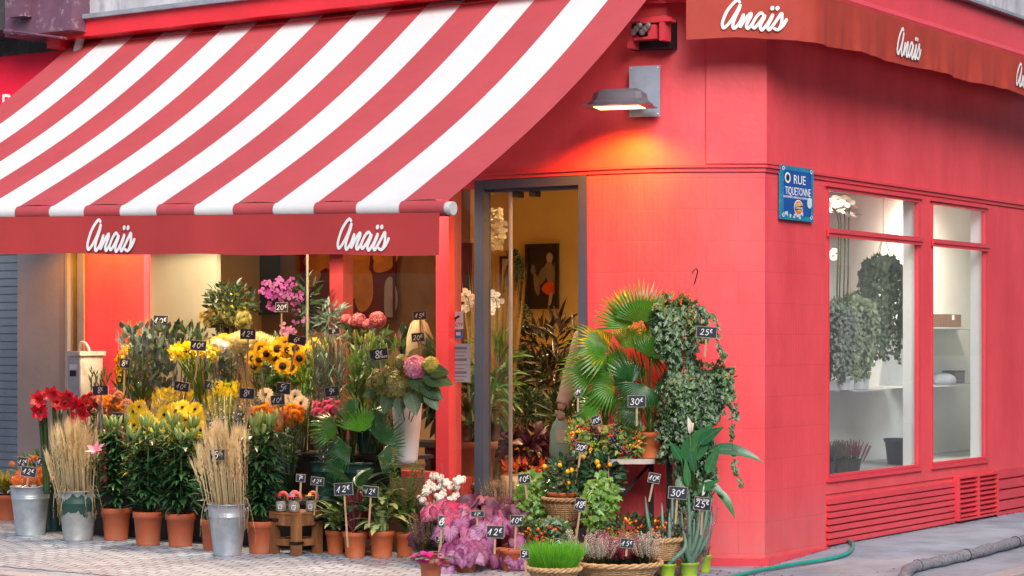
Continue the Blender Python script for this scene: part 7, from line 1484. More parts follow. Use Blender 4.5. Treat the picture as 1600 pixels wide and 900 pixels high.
# --- peace lily
c = gy(1088, 13.48); t = thing('potted_peace_lily', 'peace lily with big arching leaves and white spathe against the red corner', 'potted plant', c); pot(t, c, .09, .17, TERRA); lf = MB(); sm = MB(); y_ = 13.22
for x0, y0, dx, dz, L_, W_, dr in ((1070, 722, .50, .85, .30, .15, .25), (1108, 705, .95, .35, .36, .085, 1.0), (1092, 695, .5, .6, .2, .07, .5), (1062, 745, .1, -1, .13, .07, .1), (1100, 752, .9, -.3, .17, .06, .7), (1118, 765, .7, -.4, .22, .06, 1.3), (1085, 738, -.2, 1, .16, .05, .2), (1065, 720, -.5, .9, .15, .06, .2), (1075, 760, -.1, 1, .18, .05, .3), (1105, 740, .3, 1, .2, .07, .4), (1092, 770, .6, .7, .16, .05, .6)):
    p = PY(x0, y0, y_ + R.uniform(-.04, .06)); leaf(lf, p, V((dx, -.25, dz)), V((.1, -1, .5)), L_, W_, 'ovate', dr, .12, 9); tube(sm, cr([c + V((0, 0, .15)), (c + V((0, 0, .15))).lerp(p, .6) + V((-.01, 0, .03)), p], 5), .004, 5)
lf.build('leaves', L_spath, t, True)
mb = MB(); p = PY(1078, 678, y_ - .03); leaf(mb, p, V((-.15, -.1, 1)), V((.9, -1, .1)), .11, .05, 'ovate', -.1, .5, 6); p = PY(1097, 775, y_ - .05); leaf(mb, p, V((.2, 0, 1)), V((.9, -1, .1)), .08, .03, 'ovate', -.1, .5, 6); mb.build('spathe', WHT, t, True); mb = MB(); tube(mb, [PY(1081, 675, y_ - .05), PY(1083, 661, y_ - .05)], .006, 6); mb.build('spadix', CREAM, t, True); tube(sm, [c + V((0, 0, .15)), PY(1078, 679, y_ - .03)], .003, 4); sm.build('stalks', m_stem, t, True)
# --- aloes
def aloe(px, py, back, lvs, label, wr=None, pr=.058, ph=.085):
    c = gp(px, py, back); t = thing('potted_aloe', label, 'potted plant', c, 'aloes in lime green pots'); pot(t, c, pr, ph, LIME); lf = MB()
    for (x, y, b_) in lvs:
        e = PY(x, y, c.y + R.uniform(-.08, .04)); b = c + V((R.uniform(-.02, .02), R.uniform(-.02, .02), ph * .9)); m_ = b.lerp(e, .5); m_.x += b_ * .04; m_.y -= .02; pts = cr([b, m_, e], 7); n = len(pts); vs = []; uv = []
        for i, p in enumerate(pts):
            u = i / (n - 1); w_ = .021 * (1 - u) ** .7 + .0012; tg = (pts[min(i + 1, n - 1)] - pts[max(i - 1, 0)]).normalized(); s = tg.cross(V((0, -1, .1))).normalized(); nn = s.cross(tg)
            vs += [p - s * w_, p - nn * w_ * .45, p + s * w_, p + nn * w_ * .12]; uv += [(0, u), (.5, u), (1, u), (.5, u)]
        lf.add(vs, [(i * 4 + k, i * 4 + (k + 1) % 4, (i + 1) * 4 + (k + 1) % 4, (i + 1) * 4 + k) for i in range(n - 1) for k in range(4)], uv, R.random())
    lf.build('leaves', L_aloe, t, True)
    if wr: wrap(t, c + V((0, 0, ph * .3)), c + V((.03, -.02, .42)), .062, .15, seed=px, jag=.02)
aloe(1044, 905, .07, [(1008, 775, -1), (1034, 785, -.3), (1050, 765, .2), (1002, 830, -1.2), (1068, 830, 1.4), (1046, 800, 0), (1030, 825, -.5)], 'unwrapped aloe in the left lime green pot', pr=.056)
aloe(1078, 903, .07, [(1056, 790, -.6), (1076, 763, 0), (1094, 800, .4), (1107, 770, .6), (1065, 800, -.4), (1112, 800, 1), (1085, 810, 0), (1057, 830, -1)], 'cellophane-wrapped aloe in the middle lime green pot', True, pr=.064)
c = gp(1102, 897, .1); t = thing('potted_aloe', 'small aloe in the rightmost lime green pot with a dark tag', 'potted plant', c, 'aloes in lime green pots'); pot(t, c, .05, .11, LIME); mb = MB(); box(mb, c + V((0, -.052, .13)), V((.012, 0, 0)), V((0, .001, 0)), V((0, 0, .03))); mb.build('tag', m_slate, t); lf = MB()
for i in range(8): a = R.uniform(0, 6.28); leaf(lf, c + V((0, 0, .1)), V((math.cos(a) * .4, math.sin(a) * .4, 1)), UPZ, .14, .02, 'taper', .2, .3, 4)
lf.build('leaves', L_aloe, t, True)

# ================================================================ INSIDE THE FRONT WINDOW AND DOOR
ZF = .06
bi = thing('window_bench', 'long dark bench inside the front window carrying plants', 'bench', A(2.4, -.45, ZF)); tri('seat', m_crate, lambda m: fbox(m, A, 1.35, 3.95, -.42, -.14, .66, .70), bi)
for s in (1.4, 2.6, 3.85): tri('leg', m_crate, lambda m: fbox(m, A, s, s + .05, -.40, -.16, ZF, .658), bi)
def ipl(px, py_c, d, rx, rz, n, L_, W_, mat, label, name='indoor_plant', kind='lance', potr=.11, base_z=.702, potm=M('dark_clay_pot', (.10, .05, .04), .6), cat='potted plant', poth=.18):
    c = PA(px, py_c, d); g = V((c.x, c.y, base_z)); t = thing(name, label, cat, g); pot(t, g, potr, poth, potm); lf = MB(); clump(lf, c, rx, min(rx, .2), rz, n, L_, W_, kind); sm = MB()
    for i in range(6): tube(sm, [g + V((0, 0, poth * .9)), c + V((R.uniform(-.6, .6) * rx, 0, R.uniform(-.5, .6) * rz))], .004, 4)
    lf.build('leaves', mat, t, True); sm.build('stems', m_stemd, t, True); return t, c, g
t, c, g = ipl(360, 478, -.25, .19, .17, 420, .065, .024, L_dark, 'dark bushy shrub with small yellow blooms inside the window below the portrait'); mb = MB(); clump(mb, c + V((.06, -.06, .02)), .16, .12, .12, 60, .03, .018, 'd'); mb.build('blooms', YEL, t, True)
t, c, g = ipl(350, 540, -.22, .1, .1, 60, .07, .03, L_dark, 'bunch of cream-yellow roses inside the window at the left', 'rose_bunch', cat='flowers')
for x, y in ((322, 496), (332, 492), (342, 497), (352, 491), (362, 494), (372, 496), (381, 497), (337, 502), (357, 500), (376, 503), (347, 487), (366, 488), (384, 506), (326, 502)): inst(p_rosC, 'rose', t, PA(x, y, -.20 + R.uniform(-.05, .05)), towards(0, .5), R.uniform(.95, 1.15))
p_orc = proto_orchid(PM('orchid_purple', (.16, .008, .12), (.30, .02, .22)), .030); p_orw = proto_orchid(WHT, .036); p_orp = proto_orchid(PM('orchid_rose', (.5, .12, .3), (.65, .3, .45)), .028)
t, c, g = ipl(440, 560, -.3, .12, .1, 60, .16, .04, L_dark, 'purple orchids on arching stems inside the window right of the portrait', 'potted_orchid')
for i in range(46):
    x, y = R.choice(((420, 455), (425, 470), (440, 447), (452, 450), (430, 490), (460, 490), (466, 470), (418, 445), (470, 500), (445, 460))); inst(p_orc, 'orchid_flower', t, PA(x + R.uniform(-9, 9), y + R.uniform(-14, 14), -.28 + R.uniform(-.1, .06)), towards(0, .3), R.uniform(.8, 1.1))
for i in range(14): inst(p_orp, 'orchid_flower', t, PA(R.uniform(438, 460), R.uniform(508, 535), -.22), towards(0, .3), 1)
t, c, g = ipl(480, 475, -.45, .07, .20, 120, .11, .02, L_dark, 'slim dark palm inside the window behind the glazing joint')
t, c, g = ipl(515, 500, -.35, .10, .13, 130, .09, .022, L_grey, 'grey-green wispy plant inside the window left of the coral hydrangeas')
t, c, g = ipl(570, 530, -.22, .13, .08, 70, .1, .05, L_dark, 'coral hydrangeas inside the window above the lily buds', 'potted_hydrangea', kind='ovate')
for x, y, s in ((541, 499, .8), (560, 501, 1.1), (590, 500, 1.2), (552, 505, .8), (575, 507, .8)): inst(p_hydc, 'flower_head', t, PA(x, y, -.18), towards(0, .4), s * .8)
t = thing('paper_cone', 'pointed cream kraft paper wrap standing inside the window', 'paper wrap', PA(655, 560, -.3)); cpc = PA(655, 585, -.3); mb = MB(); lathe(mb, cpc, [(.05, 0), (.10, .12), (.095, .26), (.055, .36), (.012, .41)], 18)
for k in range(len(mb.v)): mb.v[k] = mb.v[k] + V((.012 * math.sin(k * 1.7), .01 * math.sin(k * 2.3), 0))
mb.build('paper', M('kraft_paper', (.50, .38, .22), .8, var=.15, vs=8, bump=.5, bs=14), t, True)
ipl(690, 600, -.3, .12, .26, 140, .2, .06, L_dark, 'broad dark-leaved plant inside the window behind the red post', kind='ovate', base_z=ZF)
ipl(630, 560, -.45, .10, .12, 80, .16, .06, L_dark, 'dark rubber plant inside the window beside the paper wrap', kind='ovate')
# white orchid between post and door
for px, y0, y1, lb, dd in ((727, 460, 560, 'white orchid behind the CCTV sticker', -.35), (770, 462, 560, 'white orchid behind the fixed glass of the doorway', -.6)):
    g = A(sA(px, dd), dd, .70); t = thing('potted_orchid', lb, 'potted plant', g, 'white orchids in the doorway'); pot(t, g, .06, .12, MATS['dark_clay_pot']); sm = MB(); st_ = cr([g + V((0, 0, .1)), PA(px + 8, y1 - 40, dd), PA(px + 4, y0 + 5, dd), PA(px - 12, y0 + 8, dd)], 5); tube(sm, st_, .003, 4); sm.build('stem', m_stem, t)
    for k, (x, y) in enumerate(((-10, 6), (-2, -2), (6, 2), (4, 18), (10, 8), (-4, 24), (0, 10))): inst(p_orw, 'orchid_flower', t, PA(px + x, y0 + y, dd - .02), towards(0, .1), 1)
    lf = MB()
    for k in range(8): a = k * .8; leaf(lf, g + V((0, 0, .12)), V((math.cos(a), math.sin(a), .5)), UPZ, .22, .06, 'strap', .8, .15, 5)
    lf.build('leaves', L_dark, t, True)
pd = thing('round_pedestal', 'worn round wooden pedestal table inside the doorway', 'table', A(sA(745, -.45), -.45, ZF)); pc_ = A(sA(740, -.45), -.45, 0); zp = zA(740, 752, -.45)
tri('top', M('worn_wood', (.26, .19, .12), .7, var=.3, vs=8), lambda m: lathe(m, V((pc_.x, pc_.y, zp)), [(.01, -.05), (.24, -.05), (.255, -.03), (.255, -.01), (.24, 0), (.01, 0)], 32), pd); tri('column', M('worn_wood', (.26, .19, .12)), lambda m: lathe(m, V((pc_.x, pc_.y, ZF)), [(.16, 0), (.16, .03), (.05, .06), (.05, zp - ZF - .08), (.12, zp - ZF - .05)], 20), pd)
t = thing('large_planter', 'big clay planter with thick green stems inside the doorway window', 'potted plant', V((pc_.x, pc_.y, zp + .003))); pot(t, V((pc_.x, pc_.y, zp + .003)), .17, zA(740, 690, -.45) - zp, M('brown_clay', (.30, .12, .07), .6, var=.2, vs=5)); sm = MB(); lf = MB()
for i in range(12): a = R.uniform(0, 6.28); b = V((pc_.x + .1 * math.cos(a), pc_.y + .1 * math.sin(a), zp + .25)); e = b + V((R.uniform(-.1, .1), R.uniform(-.05, .05), R.uniform(.3, .5))); tube(sm, [b, e], .012, 7); [leaf(lf, b.lerp(e, R.uniform(.5, 1)), V((R.uniform(-1, 1), -.3, R.uniform(.2, 1))), UPZ, .18, .05, 'lance', .6, .2, 5) for _ in range(5)]
sm.build('stems', LM('pale_stem', (.14, .22, .10), (.22, .32, .16), 0, mid=0), t, True); lf.build('leaves', L_mid, t, True)
# dried grass column, topiary, bromeliads
t = thing('dried_grass', 'tall bundle of dried ochre grass behind the fixed door glass', 'dried plant', A(sA(772, -1.0), -1.0, ZF)); g = A(sA(772, -1.), -1., ZF); lathe_m = MB(); lathe(lathe_m, g, [(.02, 0), (.14, 0), (.17, .5), (.16, .5), (.12, .1)], 24); lathe_m.build('vase', M('worn_wood', (.26, .19, .12)), t, True); gm = MB()
for i in range(420): a = R.uniform(0, 6.28); q = R.random(); b = g + V((math.cos(a) * .1 * q, math.sin(a) * .1 * q, .45)); leaf(gm, b, V((math.cos(a) * .1 * q, math.sin(a) * .1, 1)), (0, -1, 0), R.uniform(.9, 1.5), .010, 'strap', .15, 0, 5)
gm.build('blades', LM('ochre_grass', (.34, .20, .05), (.55, .36, .12), .2, .8, mid=0), t, True); mb = MB()
for i in range(140): dleaf(mb, PA(R.uniform(757, 788), R.uniform(330, 385), -1 + R.uniform(-.1, .1)), rv(), rv(), .05, .045, .4)
mb.build('blossoms', CREAM, t, True)
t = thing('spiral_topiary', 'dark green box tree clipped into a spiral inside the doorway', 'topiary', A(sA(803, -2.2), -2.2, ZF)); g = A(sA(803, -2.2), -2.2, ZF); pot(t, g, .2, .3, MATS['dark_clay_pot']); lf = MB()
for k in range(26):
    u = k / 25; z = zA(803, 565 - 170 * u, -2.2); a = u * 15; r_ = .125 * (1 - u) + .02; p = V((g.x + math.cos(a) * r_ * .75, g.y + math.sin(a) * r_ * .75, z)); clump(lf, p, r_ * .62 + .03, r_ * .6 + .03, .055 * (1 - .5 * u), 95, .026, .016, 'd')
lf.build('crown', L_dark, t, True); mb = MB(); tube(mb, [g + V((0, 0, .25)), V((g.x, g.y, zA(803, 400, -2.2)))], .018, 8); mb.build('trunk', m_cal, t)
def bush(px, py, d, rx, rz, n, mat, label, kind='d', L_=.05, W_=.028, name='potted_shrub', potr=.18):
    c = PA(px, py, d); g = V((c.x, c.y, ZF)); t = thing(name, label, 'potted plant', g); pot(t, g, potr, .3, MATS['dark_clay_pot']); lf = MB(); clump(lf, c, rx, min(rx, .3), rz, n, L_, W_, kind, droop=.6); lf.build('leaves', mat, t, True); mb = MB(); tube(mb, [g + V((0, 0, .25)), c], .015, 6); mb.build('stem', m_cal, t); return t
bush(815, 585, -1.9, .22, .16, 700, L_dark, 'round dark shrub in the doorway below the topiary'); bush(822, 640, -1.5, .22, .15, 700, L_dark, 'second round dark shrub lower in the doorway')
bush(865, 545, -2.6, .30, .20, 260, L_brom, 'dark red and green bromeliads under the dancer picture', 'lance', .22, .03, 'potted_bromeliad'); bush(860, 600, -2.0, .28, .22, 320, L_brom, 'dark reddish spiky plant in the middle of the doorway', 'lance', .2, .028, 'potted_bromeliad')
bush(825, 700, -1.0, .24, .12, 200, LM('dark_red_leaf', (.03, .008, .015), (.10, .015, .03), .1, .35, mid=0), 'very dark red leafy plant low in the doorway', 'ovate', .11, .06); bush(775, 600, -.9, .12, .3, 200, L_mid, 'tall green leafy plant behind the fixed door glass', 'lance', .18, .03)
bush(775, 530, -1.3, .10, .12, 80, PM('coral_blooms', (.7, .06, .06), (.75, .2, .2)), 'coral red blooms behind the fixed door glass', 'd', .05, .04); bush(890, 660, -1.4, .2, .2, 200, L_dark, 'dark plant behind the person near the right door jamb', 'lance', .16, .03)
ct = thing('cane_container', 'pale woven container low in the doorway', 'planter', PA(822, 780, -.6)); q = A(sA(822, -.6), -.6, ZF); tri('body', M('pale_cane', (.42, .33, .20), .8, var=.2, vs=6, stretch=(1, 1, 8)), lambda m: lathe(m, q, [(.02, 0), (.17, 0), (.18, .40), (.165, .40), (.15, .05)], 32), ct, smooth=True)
tri('orange_leaves', PM('dark_orange', (.5, .08, .02)), lambda m: clump(m, q + V((0, 0, .44)), .14, .12, .05, 60, .07, .03, 'd'), ct)

# ================================================================ PERSON IN THE DOORWAY
def person():
    feet = A(sA(897, -.62) - .26, -.62, ZF); t = thing('person', 'person in a beige quilted jacket holding a pale green carrier bag in the doorway', 'person', feet)
    hand = PA(876, 642, -.50); elbow = PA(893, 588, -.60); sh = V((elbow.x + .09, elbow.y + .10, elbow.z + .27)); f = feet
    hipz = f.z + .90; cx, cy = sh.x + .19, sh.y + .03
    J = {'pel': (cx, cy, hipz), 'wst': (cx, cy, hipz + .18), 'chs': (cx, cy, hipz + .38), 'nek': (cx, cy, hipz + .55), 'hd0': (cx, cy - .01, hipz + .63), 'hd1': (cx, cy - .02, hipz + .73), 'hd2': (cx, cy - .01, hipz + .80),
         'ls': tuple(sh), 'le': tuple(elbow), 'lw': tuple(hand + V((.01, 0, .05))), 'lh': tuple(hand), 'rs': (cx + .19, cy, hipz + .48), 're': (cx + .25, cy + .02, hipz + .2), 'rw': (cx + .24, cy - .08, hipz - .02), 'rh': (cx + .24, cy - .1, hipz - .10),
         'll': (cx - .1, cy, hipz - .06), 'lk': (cx - .1, cy - .02, f.z + .48), 'la': (cx - .1, cy, f.z + .08), 'lt': (cx - .1, cy - .14, f.z + .035), 'rl': (cx + .1, cy, hipz - .06), 'rk': (cx + .1, cy - .02, f.z + .48), 'ra': (cx + .1, cy, f.z + .08), 'rt': (cx + .1, cy - .14, f.z + .035)}
    E = [('pel', 'wst'), ('wst', 'chs'), ('chs', 'nek'), ('nek', 'hd0'), ('hd0', 'hd1'), ('hd1', 'hd2'), ('chs', 'ls'), ('ls', 'le'), ('le', 'lw'), ('lw', 'lh'), ('chs', 'rs'), ('rs', 're'), ('re', 'rw'), ('rw', 'rh'), ('pel', 'll'), ('ll', 'lk'), ('lk', 'la'), ('la', 'lt'), ('pel', 'rl'), ('rl', 'rk'), ('rk', 'ra'), ('ra', 'rt')]
    Rd = dict(pel=.14, wst=.12, chs=.13, nek=.055, hd0=.075, hd1=.095, hd2=.07, ls=.07, le=.05, lw=.03, lh=.034, rs=.07, re=.05, rw=.03, rh=.035, ll=.09, lk=.06, la=.045, lt=.04, rl=.09, rk=.06, ra=.045, rt=.04)
    def skin(name, joints, edges, radd, mat, fs=None):
        ks = list(joints); me = bpy.data.meshes.new(name); me.from_pydata([V(joints[k]) - feet for k in ks], [(ks.index(a), ks.index(b)) for a, b in edges], []); o = bpy.data.objects.new(name, me); COL.objects.link(o); o.parent = t
        m_ = o.modifiers.new('s', 'SKIN'); 
        for i, k in enumerate(ks): me.skin_vertices[0].data[i].radius = (radd[k], radd[k]); me.skin_vertices[0].data[i].use_root = (i == 0)
        s = o.modifiers.new('d', 'SUBSURF'); s.levels = 2; s.render_levels = 2; me.materials.append(mat); return o
    m_skin = M('skin_tone', (.38, .20, .13), .5, var=.08, vs=10); body = skin('body', J, E, Rd, m_skin)
    jk = M('beige_quilted_nylon', (.42, .31, .24), .55, var=.08, vs=10); JJ = {k: J[k] for k in ('pel', 'wst', 'chs', 'nek', 'ls', 'le', 'rs', 're')}; JJ['lw2'] = tuple(V(J['le']).lerp(V(J['lw']), .85)); JJ['rw2'] = tuple(V(J['re']).lerp(V(J['rw']), .85))
    skin('jacket', JJ, [('pel', 'wst'), ('wst', 'chs'), ('chs', 'nek'), ('chs', 'ls'), ('ls', 'le'), ('le', 'lw2'), ('chs', 'rs'), ('rs', 're'), ('re', 'rw2')], dict(pel=.17, wst=.15, chs=.16, nek=.075, ls=.09, le=.068, rs=.09, re=.068, lw2=.05, rw2=.05), jk)
    mb = MB(); P = [V(J['ls']), V(J['le']), V(J['lw'])]
    for i in range(20):  # quilted rolls of the visible sleeve
        u = i / 19 * 1.9; p = P[0].lerp(P[1], u) if u < 1 else P[1].lerp(P[2], u - 1); tg = ((P[1] - P[0]) if u < 1 else (P[2] - P[1])).normalized(); r_ = .075 - .016 * u; lathe(mb, p, [(r_ * .8, -.026), (r_ * .98, -.018), (r_ * 1.04, 0), (r_ * .98, .018), (r_ * .8, .026)], 18, tg)
    mb.build('sleeve_quilting', jk, t, True); JT = {k: J[k] for k in ('pel', 'll', 'lk', 'la', 'rl', 'rk', 'ra')}; skin('trousers', JT, [('pel', 'll'), ('ll', 'lk'), ('lk', 'la'), ('pel', 'rl'), ('rl', 'rk'), ('rk', 'ra')], dict(pel=.15, ll=.105, lk=.075, la=.06, rl=.105, rk=.075, ra=.06), M('dark_trousers', (.02, .022, .03), .8))
    mb = MB(); h0 = V(J['hd1']); ball(mb, h0 + V((0, .02, .03)), .108, 14, 1.05); mb.build('hair', M('dark_hair', (.03, .02, .015), .7), t, True)
    mb = MB(); ball(mb, h0 + V((0, -.1, -.01)), .014, 8, 1.3); mb.build('nose', m_skin, t, True)
    for s in (-1, 1): mb = MB(); ball(mb, h0 + V((s * .034, -.088, .012)), .011, 8); mb.build('eye', wtx, t, True)
    for k in range(5):  # fingers closing round the bag handle
        b = hand + V((-.022 + k * .011, -.012, -.022)); ln = (.030, .036, .040, .036, .026)[k]
        if k == 0: b = hand + V((-.03, -.005, .0))
        mb = MB(); tube(mb, cr([b, b + V((-.003, -.014, -ln * .5)), b + V((0, -.004, -ln)), b + V((.002, .012, -ln * .8))], 3), .0085, 7); mb.build('finger', m_skin, t, True)
    return hand
hand = person()
bg_ = thing('carrier_bag', 'pale green plastic carrier bag hanging from the hand in the doorway', 'bag', hand - V((0, 0, .33))); mb = MB(); prof = [(.02, .030), (.03, -.03), (.055, -.06), (.07, -.12), (.072, -.24), (.065, -.30), (.02, -.31)]; vs = []; n_ = 20
for k, (r_, z) in enumerate(prof):
    for i in range(n_): a = 2 * PI * i / n_; q = 1 + .06 * math.sin(3 * a + k); vs.append(hand + V((-.005 + r_ * q * math.cos(a), .45 * r_ * q * math.sin(a), z - .03)))
mb.add(vs, [(j * n_ + i, j * n_ + (i + 1) % n_, (j + 1) * n_ + (i + 1) % n_, (j + 1) * n_ + i) for j in range(len(prof) - 1) for i in range(n_)]); mb.build('bag_body', M('pale_green_plastic', (.30, .44, .34), .35, var=.12, vs=12, bump=.5, bs=12, trans=.3), bg_, True)
mb = MB(); box(mb, hand + V((0, -.036, -.17)), V((.03, 0, 0)), V((0, .001, 0)), V((0, 0, .05))); mb.build('print', M('bag_print', (.45, .38, .30), .6), bg_)

# ================================================================ SIDE WINDOW CONTENTS
def onB(px, py, d): return PB(px, py, d)
t = thing('potted_orchid', 'tall white orchids glowing under the lamp in the wide side window', 'potted plant', onB(1318, 612, -.35)); g = onB(1318, 600, -.35); g.z = SH1[0] + .002; t.location = g; pot(t, g, .055, .10, MATS['white_enamel_vase']); sm = MB()
for x0, x1 in ((1312, 1306), (1318, 1316), (1324, 1328), (1308, 1300)): tube(sm, cr([g + V((0, 0, .09)), onB(x0, 480, -.38), onB(x0 + 2, 350, -.42), onB(x1, 325, -.44)], 6), .006, 5)
sm.build('stems', m_stemd, t, True)
for x, y in ((1302, 318), (1309, 312), (1318, 320), (1326, 316), (1334, 328), (1322, 330), (1312, 328), (1305, 326), (1338, 336), (1328, 338), (1316, 310), (1298, 326), (1300, 400), (1304, 396)): inst(p_orw, 'orchid_flower', t, onB(x, y, -.43 + R.uniform(-.05, .03)), (R.uniform(0, .5), -.8, .7), 1.3)
def bivy(px, y0, y1, w0, w1, label, mat, hang=True, d=-.42):
    top = onB(px, y0, d); t = thing('hanging_ivy', label, 'hanging plant', top, 'ivies in the side window'); pot(t, top - V((0, 0, .13)), .09, .12, MATS['dark_clay_pot']); lf = MB(); sm = MB(); k = top.y / FPX
    for i in range(60):
        a = R.uniform(0, 6.28); q = R.uniform(.2, 1); s = top + V((math.cos(a) * .09, math.sin(a) * .07, -.01)); e = V((top.x + math.cos(a) * w1 * k * q * .5, top.y + math.sin(a) * .13, EYE - (R.uniform(y0 + (y1 - y0) * .45, y1) - HOR) * k)); m_ = s + V((math.cos(a) * w0 * k * .35 * q, math.sin(a) * .05, .02 - .16 * abs(math.cos(a)) * q)); pts = cr([s, m_, m_.lerp(e, .5), e], 8); tube(sm, pts, .0015, 4); L_ = (s - e).length; nl = int(L_ / .016)
        for j in range(nl): u = j / nl * (len(pts) - 1); ii = int(u); ivy(lf, pts[ii].lerp(pts[min(ii + 1, len(pts) - 1)], u - ii) + rv(.02), V((R.uniform(-.8, .8), -.3, -1)), V((R.uniform(-.5, .5), -1, .4)), R.uniform(.02, .038))
    clump(lf, top - V((0, 0, .07)), .15, .13, .13, 320, .035, 0, 'i'); lf.build('leaves', mat, t, True); sm.build('vines', m_stemd, t, True)
    if hang: tri('hanger', MATS['black_plastic'], lambda m: [tube(m, [top + V((.08 * math.cos(a), .08 * math.sin(a), 0)), onB(px + 2, y0 - 42, d)], .0025, 4) for a in (0, 2.1, 4.2)] + [tube(m, [onB(px + 2, y0 - 42, d), V((onB(px + 2, 0, d).x, onB(px + 2, 0, d).y, 2.78))], .002, 4)], t)
bivy(1378, 408, 570, 60, 72, 'dark hanging ivy on a black hanger in the wide side window', LM('deep_ivy', (.015, .06, .02), (.06, .14, .04), .2, .4))
bivy(1335, 470, 600, 60, 60, 'variegated light ivy beside the dark hanging one in the wide side window', LM('pale_ivy', (.06, .12, .05), (.20, .28, .14), .2, .4), False, -.38)
bivy(1304, 480, 600, 40, 40, 'grey-green fine ivy at the left edge of the wide side window', L_grey, False, -.3)
z = SH1[0]; 
for x in (1300, 1322, 1345): q = onB(x, 600, -.35); t = thing('small_planter', 'white planter with green sprigs on the rounded shelf, ' + {1300: 'left one', 1322: 'middle one', 1345: 'right one'}[x], 'planter', V((q.x, q.y, z + .002)), 'small white planters on the shelf'); tri('trough', MATS['white_enamel_vase'], lambda m: box(m, V((q.x, q.y, z + .04)), VB * .05, NB * .04, UPZ * .036), t); tri('sprigs', L_mid, lambda m: clump(m, V((q.x, q.y, z + .10)), .05, .04, .04, 60, .03, .012), t)
t = thing('potted_heather', 'wide mass of dark and mauve heather on the sill of the wide side window', 'potted plant', B(1.55, -.32, .456)); g = B(1.5, -.32, .457)
for k in range(5): q = B(1.08 + k * .22, -.30, .457); tri('pot', MATS['black_plastic'], lambda m: lathe(m, q, [(.01, 0), (.06, 0), (.075, .09), (.01, .09)], 18), t)
for k in range(5): spikes(t, B(1.08 + k * .22, -.30, .53), .12, .12, .15, 60, (PM('heather_slate', (.08, .12, .11), (.16, .20, .19)) if k < 3 else H_BR if k == 3 else H_C), lean=.5, gs=.012)
z = SH2[0]; q = onB(1477, 500, -.62); bx = thing('bark_box', 'rectangular box faced with rough bark strips on the upper small shelf', 'box', V((q.x, q.y, z + .002)))
mB_ = M('bark_strips', (.17, .09, .06), .9, var=.6, vs=40, stretch=(6, 6, .6), bump=1, bs=40)
tri('box_body', mB_, lambda m: box(m, V((q.x, q.y, z + .057)), VB * .15, NB * .08, UPZ * .054), bx); tri('label_tag', wtx, lambda m: box(m, V((q.x, q.y, z + .085)) + NB * .083 - VB * .03, VB * .022, NB * .0015, UPZ * .02), bx)
z = SH3[0]; q = onB(1475, 590, -.60); t = thing('white_bowl', 'shiny white fluted bowl on the lower small shelf', 'bowl', V((q.x, q.y, z + .002))); mb = MB()
lathe(mb, V((q.x, q.y, z + .002)), [(.02, 0), (.09, .0), (.10, .03), (.085, .065), (.05, .085), (.02, .09), (.005, .088)], 30)
for k in range(len(mb.v)): a = math.atan2(mb.v[k].y - q.y, mb.v[k].x - q.x); o = V((mb.v[k].x - q.x, mb.v[k].y - q.y, 0)); mb.v[k] = V(mb.v[k]) + o * (.06 * math.cos(5 * a))
mb.build('bowl_body', MATS['white_enamel_vase'], t, True)
q = onB(1490, 585, -.7); t = thing('dark_casket', 'dark grey lidded box behind the white bowl', 'box', V((q.x, q.y, z + .002))); tri('casket_body', m_frame, lambda m: box(m, V((q.x, q.y, z + .05)), VB * .10, NB * .06, UPZ * .047), t); tri('lid', m_dark, lambda m: box(m, V((q.x, q.y, z + .104)), VB * .104, NB * .064, UPZ * .006), t)
g = B(2.98, -.38, .457); t = thing('dark_pot', 'dark blue-grey pot with a cane handle on the sill of the narrow side window', 'pot', g); tri('pot_body', m_frame, lambda m: lathe(m, g, [(.01, 0), (.08, 0), (.10, .17), (.11, .175), (.11, .20), (.095, .20), (.08, .05)], 28), t, smooth=True)
tri('cane_handle', m_cal, lambda m: (tube(m, cr([g + V((.09, 0, .19)), g + V((.12, 0, .1)), g + V((.1, -.02, .02))], 5), .004, 5), tube(m, [g + V((.05, 0, .2)), g + V((.15, 0, .28))], .004, 5)), t)

# ================================================================ PRICE BOARDS
S = sign
S(251, 501, 24, 17, .32, '10e', 2, 'highest board at the left over the gladioli', .25)
S(310, 540, 26, 16, .55, '10e', 5, 'over the drooping yellow flowers', .2)
S(195, 568, 17, 15, .50, '8e', 2, 'half behind the eucalyptus at the left end', .2)
S(157, 610, 28, 15, .80, '8e', -3, 'above the red roses', .15)
S(185, 653, 23, 17, .98, '20e', 2, 'above the first lily pot, left of the gerberas', .2)
S(284, 604, 27, 15, .62, '10e', 9, 'tilted among yellow blooms above the gerberas', .15)
S(331, 603, 26, 14, .60, '10e', 10, 'faint and half wrapped above the white filler flowers', .15)
S(387.5, 522, 27, 17, .52, '12e', 2, 'between the pale yellow chrysanthemums', .3)
S(464, 531, 30, 14, .50, '6e', 12, 'tilted above the right sunflowers', .2)
S(443, 607, 25, 18, .92, '5e', 5, 'over the cream gerberas', .2)
S(386, 615, 26, 17, .90, '8e', 3, 'above the white filler bunches', .2)
S(434, 625, 24, 15, .96, '10e', -4, 'right above the orange roses', .15)
S(337, 664, 31, 19, 1.15, '20e', -5, 'above the wheat in the tall zinc bucket', .2)
S(340, 711, 26, 18, 1.52, '5e', -2, 'stuck in the wheat of the tall zinc bucket')
S(592, 554, 31, 19, .85, '8e', -8, 'with a small word, above the hydrangeas', .12, extra=('Pièce', .45, -.45, .75))
S(519, 612, 25, 15, .74, '9e', -8, 'behind the pink carnations', .15)
S(470, 747, 15, 12, 1.42, '7e', 3, 'small board behind the decorated jars', .1)
S(496, 752, 22, 13, 1.05, '12e', 6, 'half hidden behind the variegated leaf', .2)
S(537, 764, 33, 20, 1.22, '12e', -4, 'in front of the middle terracotta foliage pot', .34)
S(579, 768, 29, 17, 1.18, '12e', 4, 'in front of the right dieffenbachia', .2)
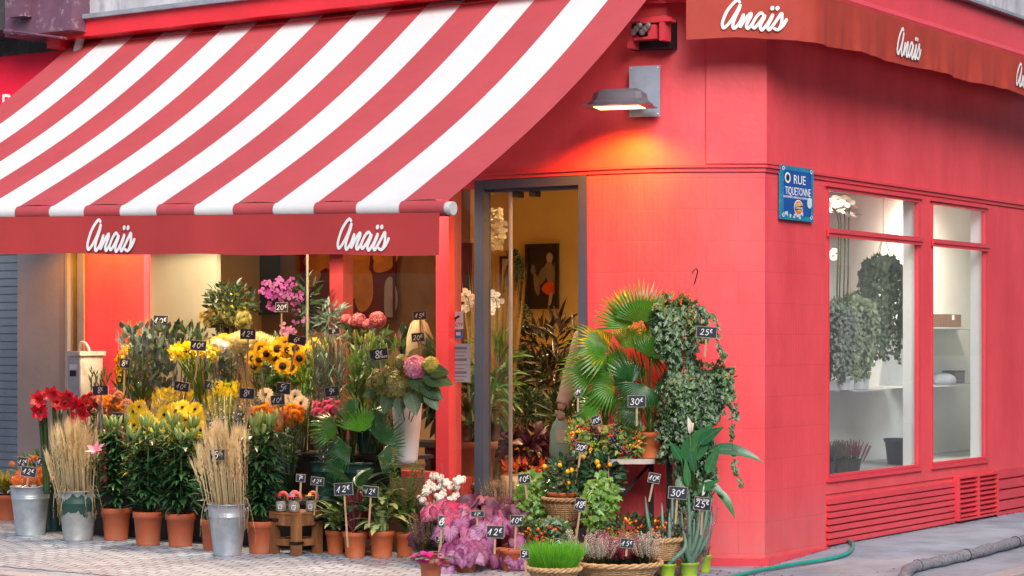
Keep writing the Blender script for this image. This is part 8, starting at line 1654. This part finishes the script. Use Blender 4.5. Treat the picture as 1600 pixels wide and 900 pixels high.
S(45, 737, 26, 16, 1.28, '12e', 9, 'frontmost in the orange pincushion bucket', .08)
S(36, 722, 18, 15, 1.0, '12e', 5, 'behind the other boards of the orange pincushion bucket', .15)
S(66, 722, 17, 14, 1.05, '15e', 12, 'right of the pincushion boards beside the wheat', .15)
S(440, 480, 20, 15, -.14, '20e', 0, 'inside the window in front of the purple orchids', .2)
S(522, 518, 22, 9, .10, '8e', -6, 'almost hidden behind the left lily buds', .2)
S(656, 493, 23, 14, -.10, '15e', -3, 'inside the window above the paper wrap', .2)
S(653, 527, 21, 14, -.08, '20e', -5, 'inside the window in front of the paper wrap', .2)
S(1104, 519, 34, 18, .38, '25e', 4, 'between the two hanging ivies', .12)
S(995, 627, 30, 19, .46, '30e', 0, 'in front of the fan palms', .12)
S(903, 613, 9, 14, .6, '1', 0 , 'tiny narrow board beside the beige sleeve', .1, lab='tiny narrow black price board with one stroke beside the beige sleeve')
S(932, 657, 16, 15, .50, '10e', -18, 'leaning steeply on the left berry wreath', .05)
S(908, 699, 18, 16, .62, '20e', 8, 'above the miniature orange trees', .1)
S(1022, 747, 19, 16, .62, '10e', 12, 'beside the table leg over the berry basket', .12)
S(907, 788, 18, 20, 1.05, '18e', 8, 'in front of the small orange tree basket', .18)
S(807, 813, 22, 16, 1.10, '10e', 3, 'right of the begonias', .18)
S(774, 831, 29, 20, 1.42, '12e', 2, 'in the middle of the silver-pink begonias', .1)
S(690, 815, 10, 20, 1.45, '6', 3, 'narrow dark green board on a long stick over the cyclamen', .28, green=True, lab='narrow dark green chalk board on a long stick above the cyclamen')
S(687, 843, 13, 9, 1.30, '2e', 5, 'little faded board among the brown heather', .08)
S(746, 803, 22, 9, 1.15, '12e', 0, 'half hidden at the back of the begonias', .06)
S(820, 866, 14, 14, 1.62, '5e', -3, 'at the left edge of the green grass', .12)
S(873, 850, 21, 16, 1.22, '2e', 13, 'behind the green grass', .1)
S(980, 849, 22, 15, 1.45, '15e', 5, 'in the crimson heather of the wide basket', .05)
S(1059, 770, 32, 20, .98, '30e', 4, 'behind the aloe leaves', .15)
S(1098, 787, 29, 21, 1.05, '25e', 4, 'under two small words, by the wrapped aloe', .15, extra=('Aloe Vera', 0, .68, .55))
S(819, 748, 20, 16, .72, '10e', -8, 'half behind the pale ivy in front of the doorway', .1)

# ================================================================ LITTER ON THE GROUND
def litter(name, mat, n, size, label):
    mb = MB()
    for i in range(n):
        s = R.uniform(-.3, 4.2); d = min(2.4, .95 + abs(R.gauss(0, .35))); p = A(s, d, 0)
        if R.random() < .25: p = V((R.uniform(.3, 2.6), R.uniform(12.9, 13.5), 0))
        p.z = gz(p.x, p.y) + .008; a = R.random() * 6.28; dleaf(mb, p, V((math.cos(a), math.sin(a), .1)), UPZ, size * R.uniform(.5, 1.3), size * .45, .5)
    o = mb.build(name, mat, org=A(2, 1.2, 0)); tag(o, label, 'litter', kind='stuff')
litter('fallen_leaves', L_mid, 90, .035, 'small green leaf scraps scattered on the cobbles before the pots')
litter('fallen_petals', PEACH, 60, .016, 'tiny pale petals scattered over the pavement')
litter('soil_crumbs', SOIL, 220, .012, 'dark crumbs of soil scattered around the pots')

mb = MB()
for i in range(400):
    p = B(R.uniform(-.2, 4.6), .012 + abs(R.gauss(0, .03)), 0); p.z = gz(p.x, p.y) + .006; a = R.random() * 6.28; dleaf(mb, p, V((math.cos(a), math.sin(a), .1)), UPZ, .022 * R.uniform(.3, 1.3), .008, .5)
tag(mb.build('wall_foot_dirt', SOIL, org=B(2, 0, 0)), 'dark dirt crumbs gathered along the foot of the red side wall', 'litter', kind='stuff')
